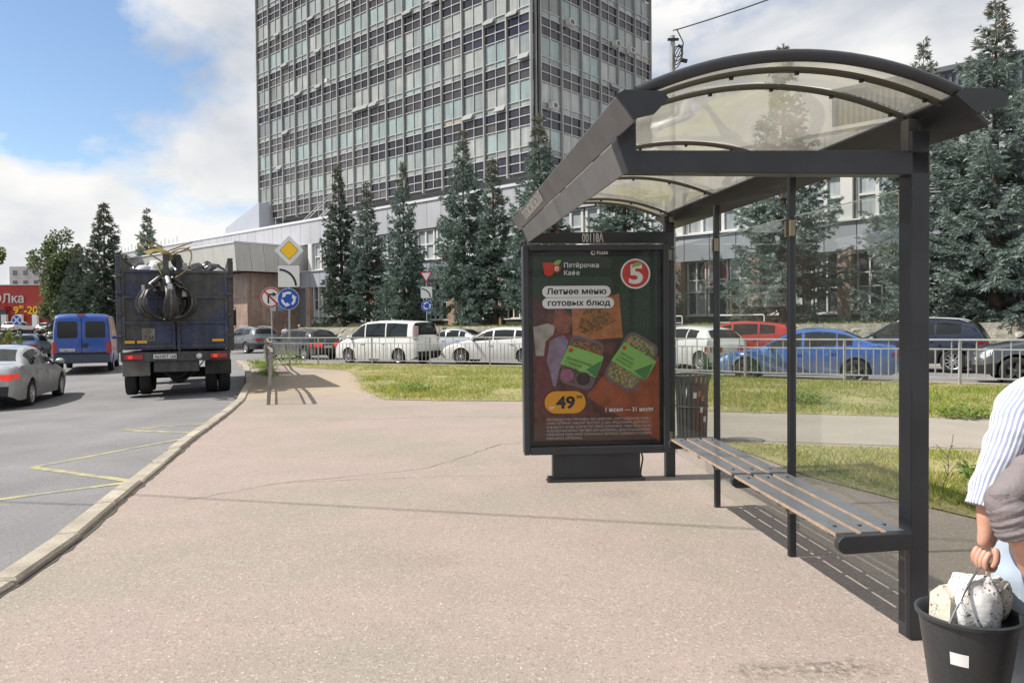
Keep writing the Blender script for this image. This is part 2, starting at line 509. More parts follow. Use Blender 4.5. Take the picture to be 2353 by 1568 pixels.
# wind-blown sand in the gutter and a sealed seam in the road
def ribbon(mb, pts, w, z=.004, jit=0.0, zf=None, taper=True):
    pts = [np.array(p[:2], float) for p in pts]
    out = [pts[0]]
    for p, q2 in zip(pts, pts[1:]):
        n = max(1, int(np.linalg.norm(q2 - p) / .12)) if jit else max(1, int(np.linalg.norm(q2 - p) / .15))
        for i in range(1, n + 1):
            r = p + (q2 - p) * i / n
            if jit and i < n: r = r + np.array([rnd.gauss(0, jit), rnd.gauss(0, jit)])
            out.append(r)
    L_, R_ = [], []
    for i, p in enumerate(out):
        t = out[min(i + 1, len(out) - 1)] - out[max(i - 1, 0)]; t = t / (np.linalg.norm(t) + 1e-9); n = np.array([-t[1], t[0]])
        ww = w * (rnd.uniform(.5, 1.4) if jit else 1.0)
        if taper and i in (0, len(out) - 1): ww *= .3
        a = p + n * ww / 2; c = p - n * ww / 2
        L_.append((a[0], a[1], (zf(*a) if zf else 0) + z)); R_.append((c[0], c[1], (zf(*c) if zf else 0) + z))
    mb.grid([L_, R_], smooth=False)
m_sand = mat('gutter_sand', (.28, .245, .195), .95, col2=(.24, .225, .205), scale=4, var=.25, var2=.2, scale2=60)
mb = MB()
for q2 in np.arange(9.2, 40, .42):
    a_ = kerb_at(q2); ribbon(mb, [(a_[0] - .16 - rnd.uniform(0, .05), a_[1]), (kerb_at(q2 + .43)[0] - .16 - rnd.uniform(0, .05), kerb_at(q2 + .43)[1])], rnd.uniform(.10, .22), .005 + rnd.uniform(0, .001), jit=.02, zf=zmesh, taper=True)
mb.build('gutter_sand', m_sand, road)
mb = MB()
ribbon(mb, [(kerb_at(q2)[0] + .075, kerb_at(q2)[1]) for q2 in np.arange(8.6, 28, .5)], .03, .004, jit=.008)
mb.build('kerb_joint', m_crack, pavement)
mb = MB()
ribbon(mb, [(-2.9, 6.6), (-2.2, 7.35), (-1.4, 7.75), (-.9, 8.05), (-.45, 8.9)], .007, .004, jit=.02)
ribbon(mb, [(-2.2, 7.35), (-.6, 7.6), (.1, 7.62)], .005, .0045, jit=.02)
ribbon(mb, [(-.45, 8.9), (-.2, 9.5), (.3, 9.9)], .008, .004, jit=.03)
ribbon(mb, [(-3.1, 12.2), (-1.0, 12.6), (.2, 12.3)], .009, .004, jit=.03)
mb.build('crack', m_crack, pavement)
# dark worn tar patches near the shelter post
m_tar = mat('tar_stain', (.19, .16, .135), .9, var=.3, scale=20, bump=.3, bscale=90)
def blob(mb, cx, cy, rx, ry, z, n=22, rot=0.0, ro=.35):
    pts = []
    for i in range(n):
        a = 2 * math.pi * i / n; k2 = 1 + rnd.uniform(-ro, ro)
        x, y = rx * k2 * math.cos(a), ry * k2 * math.sin(a)
        pts.append((cx + x * math.cos(rot) - y * math.sin(rot), cy + x * math.sin(rot) + y * math.cos(rot), z))
    mb.add(pts + [(cx, cy, z)], [(i, (i + 1) % n, n) for i in range(n)])
m_tar_strip = mat('post_footing', (.085, .078, .068), .95, var=.3, scale=18, bump=.3, bscale=80)

# path behind the shelter, verges
b = MB(); b.add([(x, y, .005) for x, y in [(1.95, 10.35), (2.7, 9.78), (5.6, 8.86), (9.5, 7.6), (14, 6.1), (26, 2.2), (26, 5.2), (14, 9.2), (9.5, 10.8), (7.23, 11.55), (3.3, 12.9), (1.7, 13.9)]], [tuple(range(12))])
path = b.build('footpath', m_path); tag(path, kind='structure')
VG1 = [(-3.7, 18.7), (-3.0, 16.6), (-2.6, 15.55), (-1.4, 15.2), (.2, 14.95), (1.7, 13.95), (3.3, 12.92), (7.23, 11.57), (9.5, 10.82), (14, 9.22), (18, 7.8), (18, 13.2), (12, 17.3), (9.5, 18.85), (5.9, 21.1), (.4, 27.3), (-5.8, 30.0), (-9.3, 31.6), (-9.2, 30.4), (-7.4, 27.6), (-5.6, 26.0), (-4.6, 22.6)]
VG3 = [(2.55, 9.55), (3.6, 9.3), (5.6, 8.7), (9.5, 7.45), (14, 5.95), (14, 1.5), (6.0, 4.2), (4.3, 5.0), (3.62, 5.45), (3.25, 6.3), (2.85, 7.4), (2.75, 8.4)]
VG4 = [(-11.6, 33.6), (-10.3, 31.9), (-9.0, 28.6), (-7.1, 22.9), (-7.35, 22.7), (-9.6, 28.6)]
for nm, P in (('verge', VG1), ('verge', VG3)):
    b = MB(); b.add([(x, y, .009) for x, y in P], [tuple(range(len(P)))]); o = b.build(nm, m_soil); tag(o, kind='structure')

# grass blades
def in_poly(P, x, y):
    P = np.array(P); n = len(P); ins = np.zeros(len(x), bool); j = n - 1
    for i in range(n):
        xi, yi = P[i]; xj, yj = P[j]
        c = ((yi > y) != (yj > y)) & (x < (xj - xi) * (y - yi) / (yj - yi + 1e-12) + xi)
        ins ^= c; j = i
    return ins
def edge_dist(P, x, y):
    P = np.array(P); d = np.full(len(x), 1e9)
    for i in range(len(P)):
        a = P[i]; c = P[(i + 1) % len(P)]; ab = c - a
        t = np.clip(((x - a[0]) * ab[0] + (y - a[1]) * ab[1]) / (ab @ ab), 0, 1)
        d = np.minimum(d, np.hypot(x - a[0] - t * ab[0], y - a[1] - t * ab[1]))
    return d
def vnoise(x, y, s, seed):
    r = np.random.RandomState(seed); tab = r.rand(64, 64)
    u = x / s; v = y / s; i = np.floor(u).astype(int); j = np.floor(v).astype(int); fu = u - i; fv = v - j
    fu = fu * fu * (3 - 2 * fu); fv = fv * fv * (3 - 2 * fv)
    g = lambda a, c: tab[a % 64, c % 64]
    return (g(i, j) * (1 - fu) + g(i + 1, j) * fu) * (1 - fv) + (g(i, j + 1) * (1 - fu) + g(i + 1, j + 1) * fu) * fv
def grass(name, P, n, hmin, hmax, wid, mats, seed, z=.008, edge=.5, near=None):
    r = np.random.RandomState(seed); PA = np.array(P)
    x = r.uniform(PA[:, 0].min() - .1, PA[:, 0].max() + .1, n * 4); y = r.uniform(PA[:, 1].min() - .1, PA[:, 1].max() + .1, n * 4)
    ins = in_poly(P, x, y); d = edge_dist(P, x, y) * np.where(ins, 1, -1)
    keep = d + (r.rand(len(x)) - .6) * edge + (vnoise(x, y, .5, seed + 3) - .5) * .3 > 0
    if near is not None: keep &= r.rand(len(x)) < np.clip((near / np.maximum(y, 1)) ** 1.5, .15, 1)
    cl = vnoise(x, y, .7, seed + 1)
    keep &= r.rand(len(x)) < (.35 + .9 * cl)
    keep &= (vnoise(x, y, 1.1, seed + 9) > .16 + .12 * r.rand(len(x))) | (r.rand(len(x)) < .12)
    x = x[keep][:n]; y = y[keep][:n]; cl = vnoise(x, y, .9, seed + 2); m = len(x); dd = (d[keep][:n])
    h = r.uniform(hmin, hmax, m) * (.45 + .9 * cl) * np.clip(.4 + dd * 2, .4, 1)
    a = r.uniform(0, 2 * np.pi, m); ln = r.uniform(.2, 1.3, m) * h; la = r.uniform(0, 2 * np.pi, m)
    w = wid * r.uniform(.6, 1.4, m)
    p0 = np.stack([x - np.cos(a) * w / 2, y - np.sin(a) * w / 2, np.full(m, z)], 1)
    p1 = np.stack([x + np.cos(a) * w / 2, y + np.sin(a) * w / 2, np.full(m, z)], 1)
    p2 = np.stack([x + np.cos(la) * ln, y + np.sin(la) * ln, z + h], 1)
    vs = np.stack([p0, p1, p2], 1).reshape(-1, 3); fs = np.arange(3 * m).reshape(-1, 3)
    mi = (r.rand(m) < .3 + .5 * (vnoise(x, y, 1.3, seed + 5) - .5)).astype(int)
    o = bpy.data.objects.new(name, np_mesh(name, vs, fs, mats, mi)); COL.objects.link(o); tag(o, kind='stuff')
    return o
m_g1 = mat('grass_green', (.24, .32, .05), .75, island=.35, trans=.45)
m_g2 = mat('grass_straw', (.48, .42, .15), .8, island=.3, trans=.4)
m_g3 = mat('weed_green', (.17, .26, .055), .7, island=.35, trans=.45)
tag(grass('grass', VG1, 130000, .02, .095, .016, [m_g1, m_g2], 11, near=15), 'sunlit yellow green grass between the footpath and the long railing', 'grass')
tag(grass('grass', VG3, 80000, .015, .075, .010, [m_g1, m_g2], 12), 'yellowish grass strip between bus shelter and footpath', 'grass')
tag(grass('grass', VG4, 5000, .08, .3, .025, [m_g3, m_g1], 13), 'weeds growing along the railing by the kerb', 'grass')
# tall weeds in the verge
def weed_clump(cx, cy, rad, h, n, seed):
    r = np.random.RandomState(seed); m = n
    a = r.uniform(0, 6.283, m); q2 = rad * r.rand(m) ** .6; x = cx + q2 * np.cos(a); y = cy + q2 * np.sin(a)
    hh = h * r.uniform(.3, 1, m) * (1 - .5 * (q2 / rad)); zz = hh * r.rand(m) ** .5
    L_ = r.uniform(.05, .13, m); d = r.uniform(0, 6.283, m); w = r.uniform(.012, .03, m); el = r.uniform(-.3, .9, m)
    t = np.stack([np.cos(d) * np.cos(el), np.sin(d) * np.cos(el), np.sin(el)], 1); sd = np.stack([-np.sin(d), np.cos(d), np.zeros(m)], 1)
    c = np.stack([x, y, zz], 1)
    vs = np.stack([c, c + t * (L_ * .5)[:, None] + sd * w[:, None], c + t * L_[:, None], c + t * (L_ * .5)[:, None] - sd * w[:, None]], 1)
    return vs.reshape(-1, 3)
wv = [weed_clump(6.9, 11.75, .35, .3, 260, 1), weed_clump(9.9, 13.3, .75, .62, 1100, 2), weed_clump(9.2, 13.0, .5, .4, 500, 3), weed_clump(-9.0, 30.3, .9, .8, 700, 5), weed_clump(-8.6, 27.0, .35, .55, 300, 6),
      weed_clump(1.5, 15.4, .5, .25, 350, 7), weed_clump(5.4, 14.0, .4, .35, 300, 8), weed_clump(-2.2, 17.4, .4, .3, 300, 9), weed_clump(4.5, 7.0, .35, .28, 400, 10), weed_clump(3.9, 6.1, .3, .2, 300, 14)]
wv = np.concatenate(wv); o = bpy.data.objects.new('weeds', np_mesh('weeds', wv, np.arange(len(wv)).reshape(-1, 4), m_g3)); COL.objects.link(o)
tag(o, 'clumps of taller leafy weeds standing in the verges', 'weeds', kind='stuff')
m_stalk = mat('dry_stalk', (.16, .13, .06), .8)
m_flower = mat('chicory_flower', (.36, .36, .55), .7)
for i, (sx, sy, hh) in enumerate([(3.95, 6.25, .62), (4.15, 6.55, .5), (4.35, 6.2, .52), (3.7, 6.6, .42)]):
    mb = MB(); p = [(sx, sy, 0)]
    for q2 in range(1, 6): p.append((p[-1][0] + rnd.gauss(0, .015), p[-1][1] + rnd.gauss(0, .015), hh * q2 / 5))
    mb.tube(p, .004, 5)
    for q2 in range(5):
        a = p[2 + q2 % 4]; dr = (rnd.gauss(0, .07), rnd.gauss(0, .05), .1)
        mb.tube([a, (a[0] + dr[0], a[1] + dr[1], a[2] + dr[2])], .003, 4)
    r_ = empty('chicory_plant', (sx, sy, 0)); tag(r_, 'thin dry flower stalk rising from grass beside the large shelter post', 'plant', 'dry flower stalks by the shelter')
    mb.build('stem', m_stalk, r_)
    for q2 in range(3):
        f = MB(); a = p[5 - q2]; f.lathe([(.001, -.004), (.013, .002), (.016, .008)], 8, M=Matrix.Translation(a)); f.build('flower', m_flower, r_)

# worn yellow zigzag on the road
mb = MB()
zz = [(-7.4, 6.1), (-4.85, 7.23), (-4.05, 8.22), (-5.95, 9.36), (-4.62, 11.72), (-6.6, 12.76)]
zz = [(-6.6, 6.55), (-4.02, 8.12), (-5.85, 9.30), (-4.62, 11.7), (-6.45, 12.6), (-4.75, 13.2)]
for a, c in zip(zz, zz[1:]): ribbon(mb, [a, c], .10, .004, zf=zmesh, taper=False)
o = mb.build('road_marking', m_yellow, road); 

# raised lawn in front of the office building, rubble edge
F0 = V3(.6, 50, 0); FD = V3(.742, -.67, 0); FN = V3(-.67, -.742, 0)
def FP(s, off, z): return F0 + FD * s + FN * off + V3(0, 0, z)
b = MB()
b.add([FP(-16.5, 6, 1.41), FP(36, 6, 1.41), FP(36, -2, 1.41), FP(-16.5, -2, 1.41), FP(-18, 7.6, -.6), FP(37, 7.6, -.6), FP(37, -2, -.6), FP(-18, -2, -.6)],
      [(0, 1, 2, 3)], 0)
b.add(b.v[:8], [(4, 5, 1, 0), (7, 4, 0, 3), (5, 6, 2, 1)], 1)
o = b.build('lawn', [m_lawn, mat('bank_rubble', (.19, .18, .15), .95, var=.35, scale=3.0, var2=.3, scale2=14, bump=.6, bscale=9)]); tag(o, kind='structure')
P = [tuple(FP(s_, o_, 0)[:2]) for s_, o_ in ((-16.5, 6), (36, 6), (36, .2), (-16.5, .2))]
tag(grass('grass', P, 26000, .04, .14, .05, [m_g1, m_g2], 21, z=1.41), 'grass on the raised lawn under the spruces', 'grass')
# rubble stones
def stone_mesh(seed, sub=1):
    bm = bmesh.new(); bmesh.ops.create_icosphere(bm, subdivisions=sub, radius=1.0); r = random.Random(seed)
    for v in bm.verts: v.co *= r.uniform(.75, 1.15)
    me = bpy.data.meshes.new('stone'); bm.to_mesh(me); bm.free(); return me
m_stone = mat('rubble_stone', (.34, .32, .29), .9, var=.25, scale=3, obvar=.35)
st = [stone_mesh(i) for i in range(4)]
for me in st: me.materials.append(m_stone)
rub = empty('rubble_edging', tuple(FP(9, 7, -.1))); tag(rub, 'row of pale rubble stones edging the raised lawn', 'stone edging')
for i in range(230):
    s_ = rnd.uniform(-14, 34); f = rnd.random()
    p = FP(s_, 6.0 + 1.5 * f, 1.36 - 1.85 * f)
    o = bpy.data.objects.new('stone', st[i % 4]); COL.objects.link(o)
    o.matrix_basis = Matrix.Translation(p) @ Matrix.Rotation(rnd.uniform(0, 6), 4, 'Z') @ Matrix.Diagonal((rnd.uniform(.14, .30), rnd.uniform(.14, .25), rnd.uniform(.10, .18), 1))
    par(o, rub)

# ================================================================== BUILDINGS
m_fin = mat('fin_aluminium', (.33, .33, .32), .5, metal=.15, var=.12, scale=.5, streak=.25)
m_trans = mat('transom_aluminium', (.46, .46, .45), .5, metal=.1, streak=.2)
def glass_mat(name, col, rough=.12, streak=.3, obvar=.12, island=.0, spec=.5):
    return mat(name, col, rough, streak=streak, obvar=obvar, island=island, spec=spec, var=.1, scale=.9)
def pane_set(tagname, island):
    return dict(
        dark=[glass_mat('spandrel_dark' + tagname, (.035, .034, .045), .1, .35, 0 if island else .35, .35 if island else 0),
              glass_mat('spandrel_purple' + tagname, (.06, .054, .06), .14, .35, 0 if island else .3, .3 if island else 0),
              glass_mat('spandrel_grey' + tagname, (.11, .10, .10), .2, .3, 0 if island else .2, .2 if island else 0)],
        light=[glass_mat('window_pale' + tagname, (.29, .325, .315), .13, .18, 0 if island else .14, .14 if island else 0),
               glass_mat('window_aqua' + tagname, (.30, .37, .36), .1, .2, 0 if island else .12, .12 if island else 0),
               glass_mat('window_curtain' + tagname, (.36, .375, .355), .2, .22, 0 if island else .12, .12 if island else 0),
               glass_mat('window_dim' + tagname, (.24, .25, .245), .12, .3, 0 if island else .2, .2 if island else 0),
               glass_mat('window_brown' + tagname, (.40, .35, .28), .25, .2, 0 if island else .1, .1 if island else 0)])
PS = pane_set('', False); PSI = pane_set('_far', True)

m_recess = mat('tower_recess', (.16, .16, .175), .7, var=.15, scale=.6, streak=.2)
m_concrete = mat('tower_core', (.10, .10, .105), .8)
tower = empty('office_tower', (1.56, 55, 0)); tag(tower, 'tall glass curtain wall office tower above the grey clad low block', 'tower')
CN = V3(1.56, 55, 0); TA = V3(-.742, .67, 0); TB = V3(.67, .742, 0)
ZB, STOREY, NST = 12.45, 3.3, 13
LA, LB = 37.3, 15.9
bw = LA / 16
NA = V3(-.67, -.742, 0); NB = V3(.742, -.67, 0)
mb = MB()
zt = ZB + NST * STOREY
c0 = CN - NA * .35 - NB * .35
core = [c0, c0 + TA * (LA - .7), c0 + TA * (LA - .7) + TB * (LB - .7), c0 + TB * (LB - .7)]
mb.hexa([p + V3(0, 0, ZB - .2) for p in core] + [p + V3(0, 0, zt) for p in core])
mb.build('core', m_concrete, tower)
mb = MB()
core2 = [CN - NA * 1.2 - NB * 1.2, CN + TA * (LA - .5) - NA * 1.2, CN + TA * (LA - .5) + TB * (LB - 1), CN + TB * (LB - 1) - NB * 1.2]
mb.hexa([p + V3(0, 0, 9.5) for p in core2] + [p + V3(0, 0, ZB) for p in core2])
mb.build('recessed_floor', m_recess, tower)
# rows within a storey: (z0, z1, kind)
ROWS = [(.05, .70, 'd'), (.74, 1.36, 'd'), (1.42, 1.82, 't'), (1.88, 3.26, 'l')]
panes_obj = []; agg = MB(); agg_m = []
tr = random.Random(5)
matlist = [*PSI['dark'], *PSI['light']]
def pick(kind, st_, bay):
    if kind == 'd':
        i = 2 if (st_ <= 2 and bay > 7) else (1 if st_ % 3 == 2 else 0)
        if tr.random() < .18: i = tr.choice([0, 1, 2])
        return i
    if kind == 't': return 3 + tr.choices([0, 1, 2, 3, 4], [6, 1.5, 2, 3, .4])[0]
    return 3 + tr.choices([0, 1, 2, 3], [5, 3 if st_ != 4 else 9, 4, 1.2])[0]
cand = []
for face, (D_, N_, L_, nb) in enumerate(((TA, NA, LA, 16), (TB, NB, LB, 6))):
    off0 = 0.0 if face == 0 else .95
    w = (L_ - off0 - .12) / nb
    for st_ in range(NST):
        for bay in range(nb):
            brk = pick('l', st_, bay)
            for (z0, z1, kd) in ROWS:
                mi = pick(kd, st_, bay) if kd != 'l' else brk
                for h in range(2):
                    a = off0 + bay * w + .13 + h * (w - .22) / 2 + (.02 if h else 0); c = a + (w - .22) / 2 - .03
                    m_i = mi if tr.random() < .75 else pick(kd, st_, bay)
                    p = CN + D_ * ((a + c) / 2) - N_ * .1 + V3(0, 0, ZB + st_ * STOREY + (z0 + z1) / 2)
                    size = (z1 - z0) / (p.y ** 2)
                    inview = 1.5 + (745) / 1764 * p.y * 1.02 > p.z - .5
                    cand.append((size if inview else 0, p, D_ * (c - a), N_ * .05, z1 - z0, m_i, kd))
cand.sort(key=lambda t: -t[0])
for k, (sz, p, ax, ay, h, mi, kd) in enumerate(cand):
    if k < 296:
        mm = (PS['dark'] + PS['light'])[mi]
        piece('window_pane' if kd != 'd' else 'spandrel_pane', tower, mm, p, ax, ay, (0, 0, h))
    else:
        hx = ax * .5; hy = ay * .5; hz = V3(0, 0, h / 2)
        agg.hexa([p - hx - hy - hz, p + hx - hy - hz, p + hx + hy - hz, p - hx + hy - hz, p - hx - hy + hz, p + hx - hy + hz, p + hx + hy + hz, p - hx + hy + hz], mi)
tag(agg.build('glazing', matlist, tower), kind='stuff')
for face, (D_, N_, L_, nb) in enumerate(((TA, NA, LA, 16), (TB, NB, LB, 6))):
    off0 = 0.0 if face == 0 else .95
    w = (L_ - off0 - .12) / nb
    for bay in range(nb + 1):
        q0 = CN + D_ * (off0 + bay * w + .0) + N_ * .02
        piece('fin', tower, m_fin, q0 + V3(0, 0, (ZB - .25 + zt) / 2), D_ * .12, N_ * .24, (0, 0, zt - ZB + .25))
        if bay < nb:
            q1 = q0 + D_ * (w / 2) - N_ * .05
            piece('mullion', tower, m_trans, q1 + V3(0, 0, (ZB + zt) / 2), D_ * .045, N_ * .08, (0, 0, zt - ZB))
    for st_ in range(NST):
        for zz_ in (.02, .72, 1.39, 1.85):
            q0 = CN + D_ * (off0 + (L_ - off0) / 2) - N_ * .035
            piece('transom', tower, m_trans, q0 + V3(0, 0, ZB + st_ * STOREY + zz_), D_ * (L_ - off0), N_ * .07, (0, 0, .06))
# corner strip: two narrow lights and slim bars
for k2, (o1, o2) in enumerate(((.12, .46), (.52, .9))):
    for st_ in range(NST):
        for (z0, z1, kd) in ROWS:
            p = CN + TB * ((o1 + o2) / 2) - NB * .2 + V3(0, 0, ZB + st_ * STOREY + (z0 + z1) / 2)
            if st_ < 5: piece('corner_pane', tower, PS['dark'][0] if kd == 'd' or k2 else PS['light'][3], p, TB * (o2 - o1), NB * .05, (0, 0, z1 - z0))
piece('corner_mullion', tower, m_fin, CN + TB * .49 + V3(0, 0, (ZB + zt) / 2), TB * .07, NB * .16, (0, 0, zt - ZB + .3))
mb = MB(); p = CN + TB * .5 - NB * .3 + V3(0, 0, (ZB + 5 * STOREY + zt) / 2)
piece('corner_backing', tower, PS['dark'][0], p, TB * .9, NB * .06, (0, 0, zt - ZB - 5 * STOREY))
# tilted-open vent windows
m_vent = mat('vent_sash', (.25, .26, .26), .3)
for (face, st_, bay, h) in [(0, 1, 1, 0), (0, 1, 2, 1), (0, 3, 1, 1), (0, 2, 8, 0), (0, 2, 7, 1), (0, 2, 8, 1), (0, 3, 0, 1), (0, 2, 0, 0), (0, 3, 11, 0), (0, 3, 12, 1), (0, 4, 4, 0), (0, 4, 11, 0), (0, 4, 5, 1), (0, 5, 11, 1), (0, 5, 6, 0), (0, 6, 7, 1), (0, 6, 12, 0), (0, 4, 13, 1), (0, 1, 14, 0), (0, 5, 14, 0), (0, 2, 13, 1), (0, 6, 3, 0), (1, 2, 3, 1), (1, 2, 5, 0), (1, 4, 0, 1)]:
    D_, N_, L_, nb = ((TA, NA, LA, 16), (TB, NB, LB, 6))[face]; off0 = 0.0 if face == 0 else .95
    w = (L_ - off0 - .12) / nb
    p = CN + D_ * (off0 + bay * w + .13 + (h + .5) * (w - .22) / 2) + V3(0, 0, ZB + st_ * STOREY + 1.60) + N_ * .16
    piece('vent_window', tower, m_vent, p, D_ * (w / 2 - .14), (N_ * .06 + V3(0, 0, .04)), (N_ * .24 + V3(0, 0, -.40)))
m_ac = mat('air_conditioner_case', (.52, .51, .48), .6, var=.1, scale=3)
m_acg = mat('air_conditioner_grille', (.10, .10, .10), .7)
for (bay, st_, h) in [(0, 1, .3), (1, 3, .0), (1, 4, .2), (2, 4, .5), (3, 1, .3), (3, 3, .9), (4, 3, .6), (0, 4, .6)]:
    w = (LB - .95 - .12) / 6
    p = CN + TB * (.95 + (bay + .3 + h * .5) * w) + NB * .32 + V3(0, 0, ZB + st_ * STOREY + 1.62)
    a = piece('air_conditioner', tower, m_ac, p, TB * .62, NB * .45, (0, 0, .42))
    g = piece('grille', a, m_acg, p + NB * .23, TB * .4, NB * .02, (0, 0, .3))
piece('wall_lamp', tower, m_ac, CN + TA * (LA / 16 * 10.4) + NA * .4 + V3(0, 0, ZB + 3 * STOREY + 1.62), TA * .35, NA * .4, (0, 0, .35))

# ---- low block
m_fascia = mat('fascia_panel', (.43, .43, .455), .45, metal=.1, obvar=.05, var=.06, scale=.5, streak=.06)
m_band = mat('band_panel', (.40, .42, .47), .35, metal=.15, obvar=.06, var=.06, scale=.6)
m_cap = mat('roof_edge', (.62, .62, .63), .5)
m_joint = mat('panel_joint', (.12, .12, .125), .8)
m_granite = mat('granite_cladding', (.34, .225, .18), .45, col2=(.40, .30, .235), scale=.9, var=.15, var2=.12, scale2=14, obvar=.08, streak=.2)
m_plinth = mat('dark_plinth', (.05, .047, .045), .6, var=.2, scale=1.5)
m_wframe = mat('white_window_frame', (.62, .62, .60), .45)
m_wglass = mat('shop_glass', (.05, .058, .06), .06, var=.3, scale=.9, obvar=.5)
m_wblind = mat('blind_glass', (.36, .39, .41), .12, var=.15, scale=1.0, obvar=.18, streak=.2)
m_louver = mat('louver', (.44, .44, .44), .5, metal=.2)
m_backing = mat('block_wall', (.20, .20, .21), .8)
block = empty('low_office_block', tuple(FP(0, 0, 0))); tag(block, 'long grey clad low office block with granite pillars behind the spruces', 'building')
S0, S1 = -78.0, 36.0
mb = MB()
body = [FP(S0, -.35, -1), FP(S1, -.35, -1), FP(S1, -22, -1), FP(S0, -22, -1)]
mb.hexa(body + [p + V3(0, 0, 11.45) for p in body]); mb.build('wall', m_backing, block)
mb = MB(); mb.hexa([FP(S0, .12, 10.5), FP(S1, .12, 10.5), FP(S1, -22.2, 10.5), FP(S0, -22.2, 10.5), FP(S0, .12, 10.68), FP(S1, .12, 10.68), FP(S1, -22.2, 10.68), FP(S0, -22.2, 10.68)])
mb.build('roof_edge', m_cap, block)
pw = 1.5
s_ = S0
while s_ < S1 - .1:
    c = s_ + pw / 2; zlo = 8.55
    piece('fascia_panel', block, m_fascia, FP(c, -.16, (zlo + 10.5) / 2), FD * (pw - .035), FN * .38, (0, 0, 10.5 - zlo))
    s_ += pw
s_ = -25.5
while s_ < S1 - .1:
    piece('band_panel', block, m_band, FP(s_ + .74, -.1, 5.5), FD * 1.455, FN * .46, (0, 0, 1.36)); s_ += 1.5
piece('sill', block, m_wframe, FP(5.2, .05, 6.23), FD * 61, FN * .4, (0, 0, .08))
# pillars, windows
P0 = 16.06
for k in range(-9, 5):
    sp = P0 + 4.45 * k
    if sp < -24.5 or sp > S1 - 4.6: continue
    piece('pillar', block, m_granite, FP(sp, .0, 2.9), FD * .62, FN * .75, (0, 0, 3.75))
    piece('plinth', block, m_plinth, FP(sp + 2.22, -.1, 1.4), FD * 3.82, FN * .5, (0, 0, .86))
    piece('window_sill', block, m_wframe, FP(sp + 2.22, .02, 1.86), FD * 3.82, FN * .42, (0, 0, .07))
    # ground floor windows
    for wdx in range(3):
        a0 = sp + .42 + wdx * 1.25
        fr = MB()
        def fbar(s0, s1, z0, z1):
            fr.hexa([FP(s0, -.3, z0), FP(s1, -.3, z0), FP(s1, -.12, z0), FP(s0, -.12, z0), FP(s0, -.3, z1), FP(s1, -.3, z1), FP(s1, -.12, z1), FP(s0, -.12, z1)])
        zr = [1.9, 3.1, 3.75, 4.74]
        for x in (a0, a0 + .53, a0 + 1.06): fbar(x, x + .07, 1.9, 4.78)
        for z in zr: fbar(a0 + .07, a0 + .53, z, z + .06); fbar(a0 + .60, a0 + 1.06, z, z + .06)
        fo = fr.build('window_frame', m_wframe, block)
        for hx in range(2):
            for r_ in range(3):
                piece('pane', fo, m_wglass if (hash((k, wdx, hx, r_)) % 7) else m_wblind, FP(a0 + .30 + .53 * hx, -.24, (zr[r_] + .06 + zr[r_ + 1]) / 2), FD * .46, FN * .04, (0, 0, zr[r_ + 1] - zr[r_] - .06))
    # upper windows
    for wdx in range(2):
        a0 = sp + .35 + wdx * 2.1
        if k in (1,) and wdx == 1 or k == 2:
            for q2 in range(16):
                piece('louver', block, m_louver, FP(a0 + .98, -.16, 6.35 + q2 * .138), FD * 1.9, FN * .10 + V3(0, 0, -.05), (0, 0, .06))
            continue
        fr = MB()
        for x in (a0, a0 + .88, a0 + 1.76): fbar(x, x + .16, 6.27, 8.5)
        for z in (6.27, 7.35, 8.4):
            fbar(a0 + .16, a0 + .88, z, z + .1); fbar(a0 + 1.04, a0 + 1.76, z, z + .1)
        fo = fr.build('window_frame', m_wframe, block)
        for hx in range(2):
            for r_, (z0, z1) in enumerate(((6.37, 7.35), (7.45, 8.4))):
                piece('pane', fo, m_wblind, FP(a0 + .52 + .88 * hx, -.24, (z0 + z1) / 2), FD * .72, FN * .04, (0, 0, z1 - z0))
    piece('white_pier', block, m_wframe, FP(sp, -.12, 7.4), FD * .55, FN * .44, (0, 0, 2.3))
# granite ground floor left of the canopy return and canopy
CC = V3(-22.2, 62, 0)
m_canopy = mat('canopy_panel', (.60, .58, .55), .5, metal=.05, obvar=.05, var=.06, scale=.4, streak=.08)
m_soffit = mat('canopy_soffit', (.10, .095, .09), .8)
def CP(l, d, z): return CC + TA * l + TB * d + V3(0, 0, z)      # l along the front to the left, d back into the building
mb = MB(); mb.hexa([CP(.4, .4, 6.15), CP(29, .4, 6.15), CP(29, 11, 6.15), CP(.4, 11, 6.15), CP(.0, .0, 8.15), CP(29.4, .0, 8.15), CP(29.4, 11, 8.15), CP(0, 11, 8.15)])
mb.build('canopy', m_soffit, block)
n = 16
for i in range(n):
    l0, l1 = 29.5 * i / n + (.0 if i else -.02), 29.5 * (i + 1) / n - .03
    f0, f1 = .45 + 29.0 * i / n * .998, .45 + 29.0 * (i + 1) / n * .998 - .03
    mb = MB(); mb.hexa([CP(f0, .30, 6.1), CP(f1, .30, 6.1), CP(f1, .6, 6.1), CP(f0, .6, 6.1), CP(l0, -.12, 8.3), CP(l1, -.12, 8.3), CP(l1, .2, 8.3), CP(l0, .2, 8.3)])
    mb.build('canopy_panel', m_canopy, block)
n = 7
for i in range(n):
    d0, d1 = -.12 + 9 * i / n, -.12 + 9 * (i + 1) / n - .03
    g0, g1 = .42 + 8.6 * i / n, .42 + 8.6 * (i + 1) / n - .03
    mb = MB(); mb.hexa([CP(.30, g0, 6.1), CP(.30, g1, 6.1), CP(.6, g1, 6.1), CP(.6, g0, 6.1), CP(-.03, d0, 8.3), CP(-.03, d1, 8.3), CP(.25, d1, 8.3), CP(.25, d0, 8.3)])
    mb.build('canopy_panel', m_canopy, block)
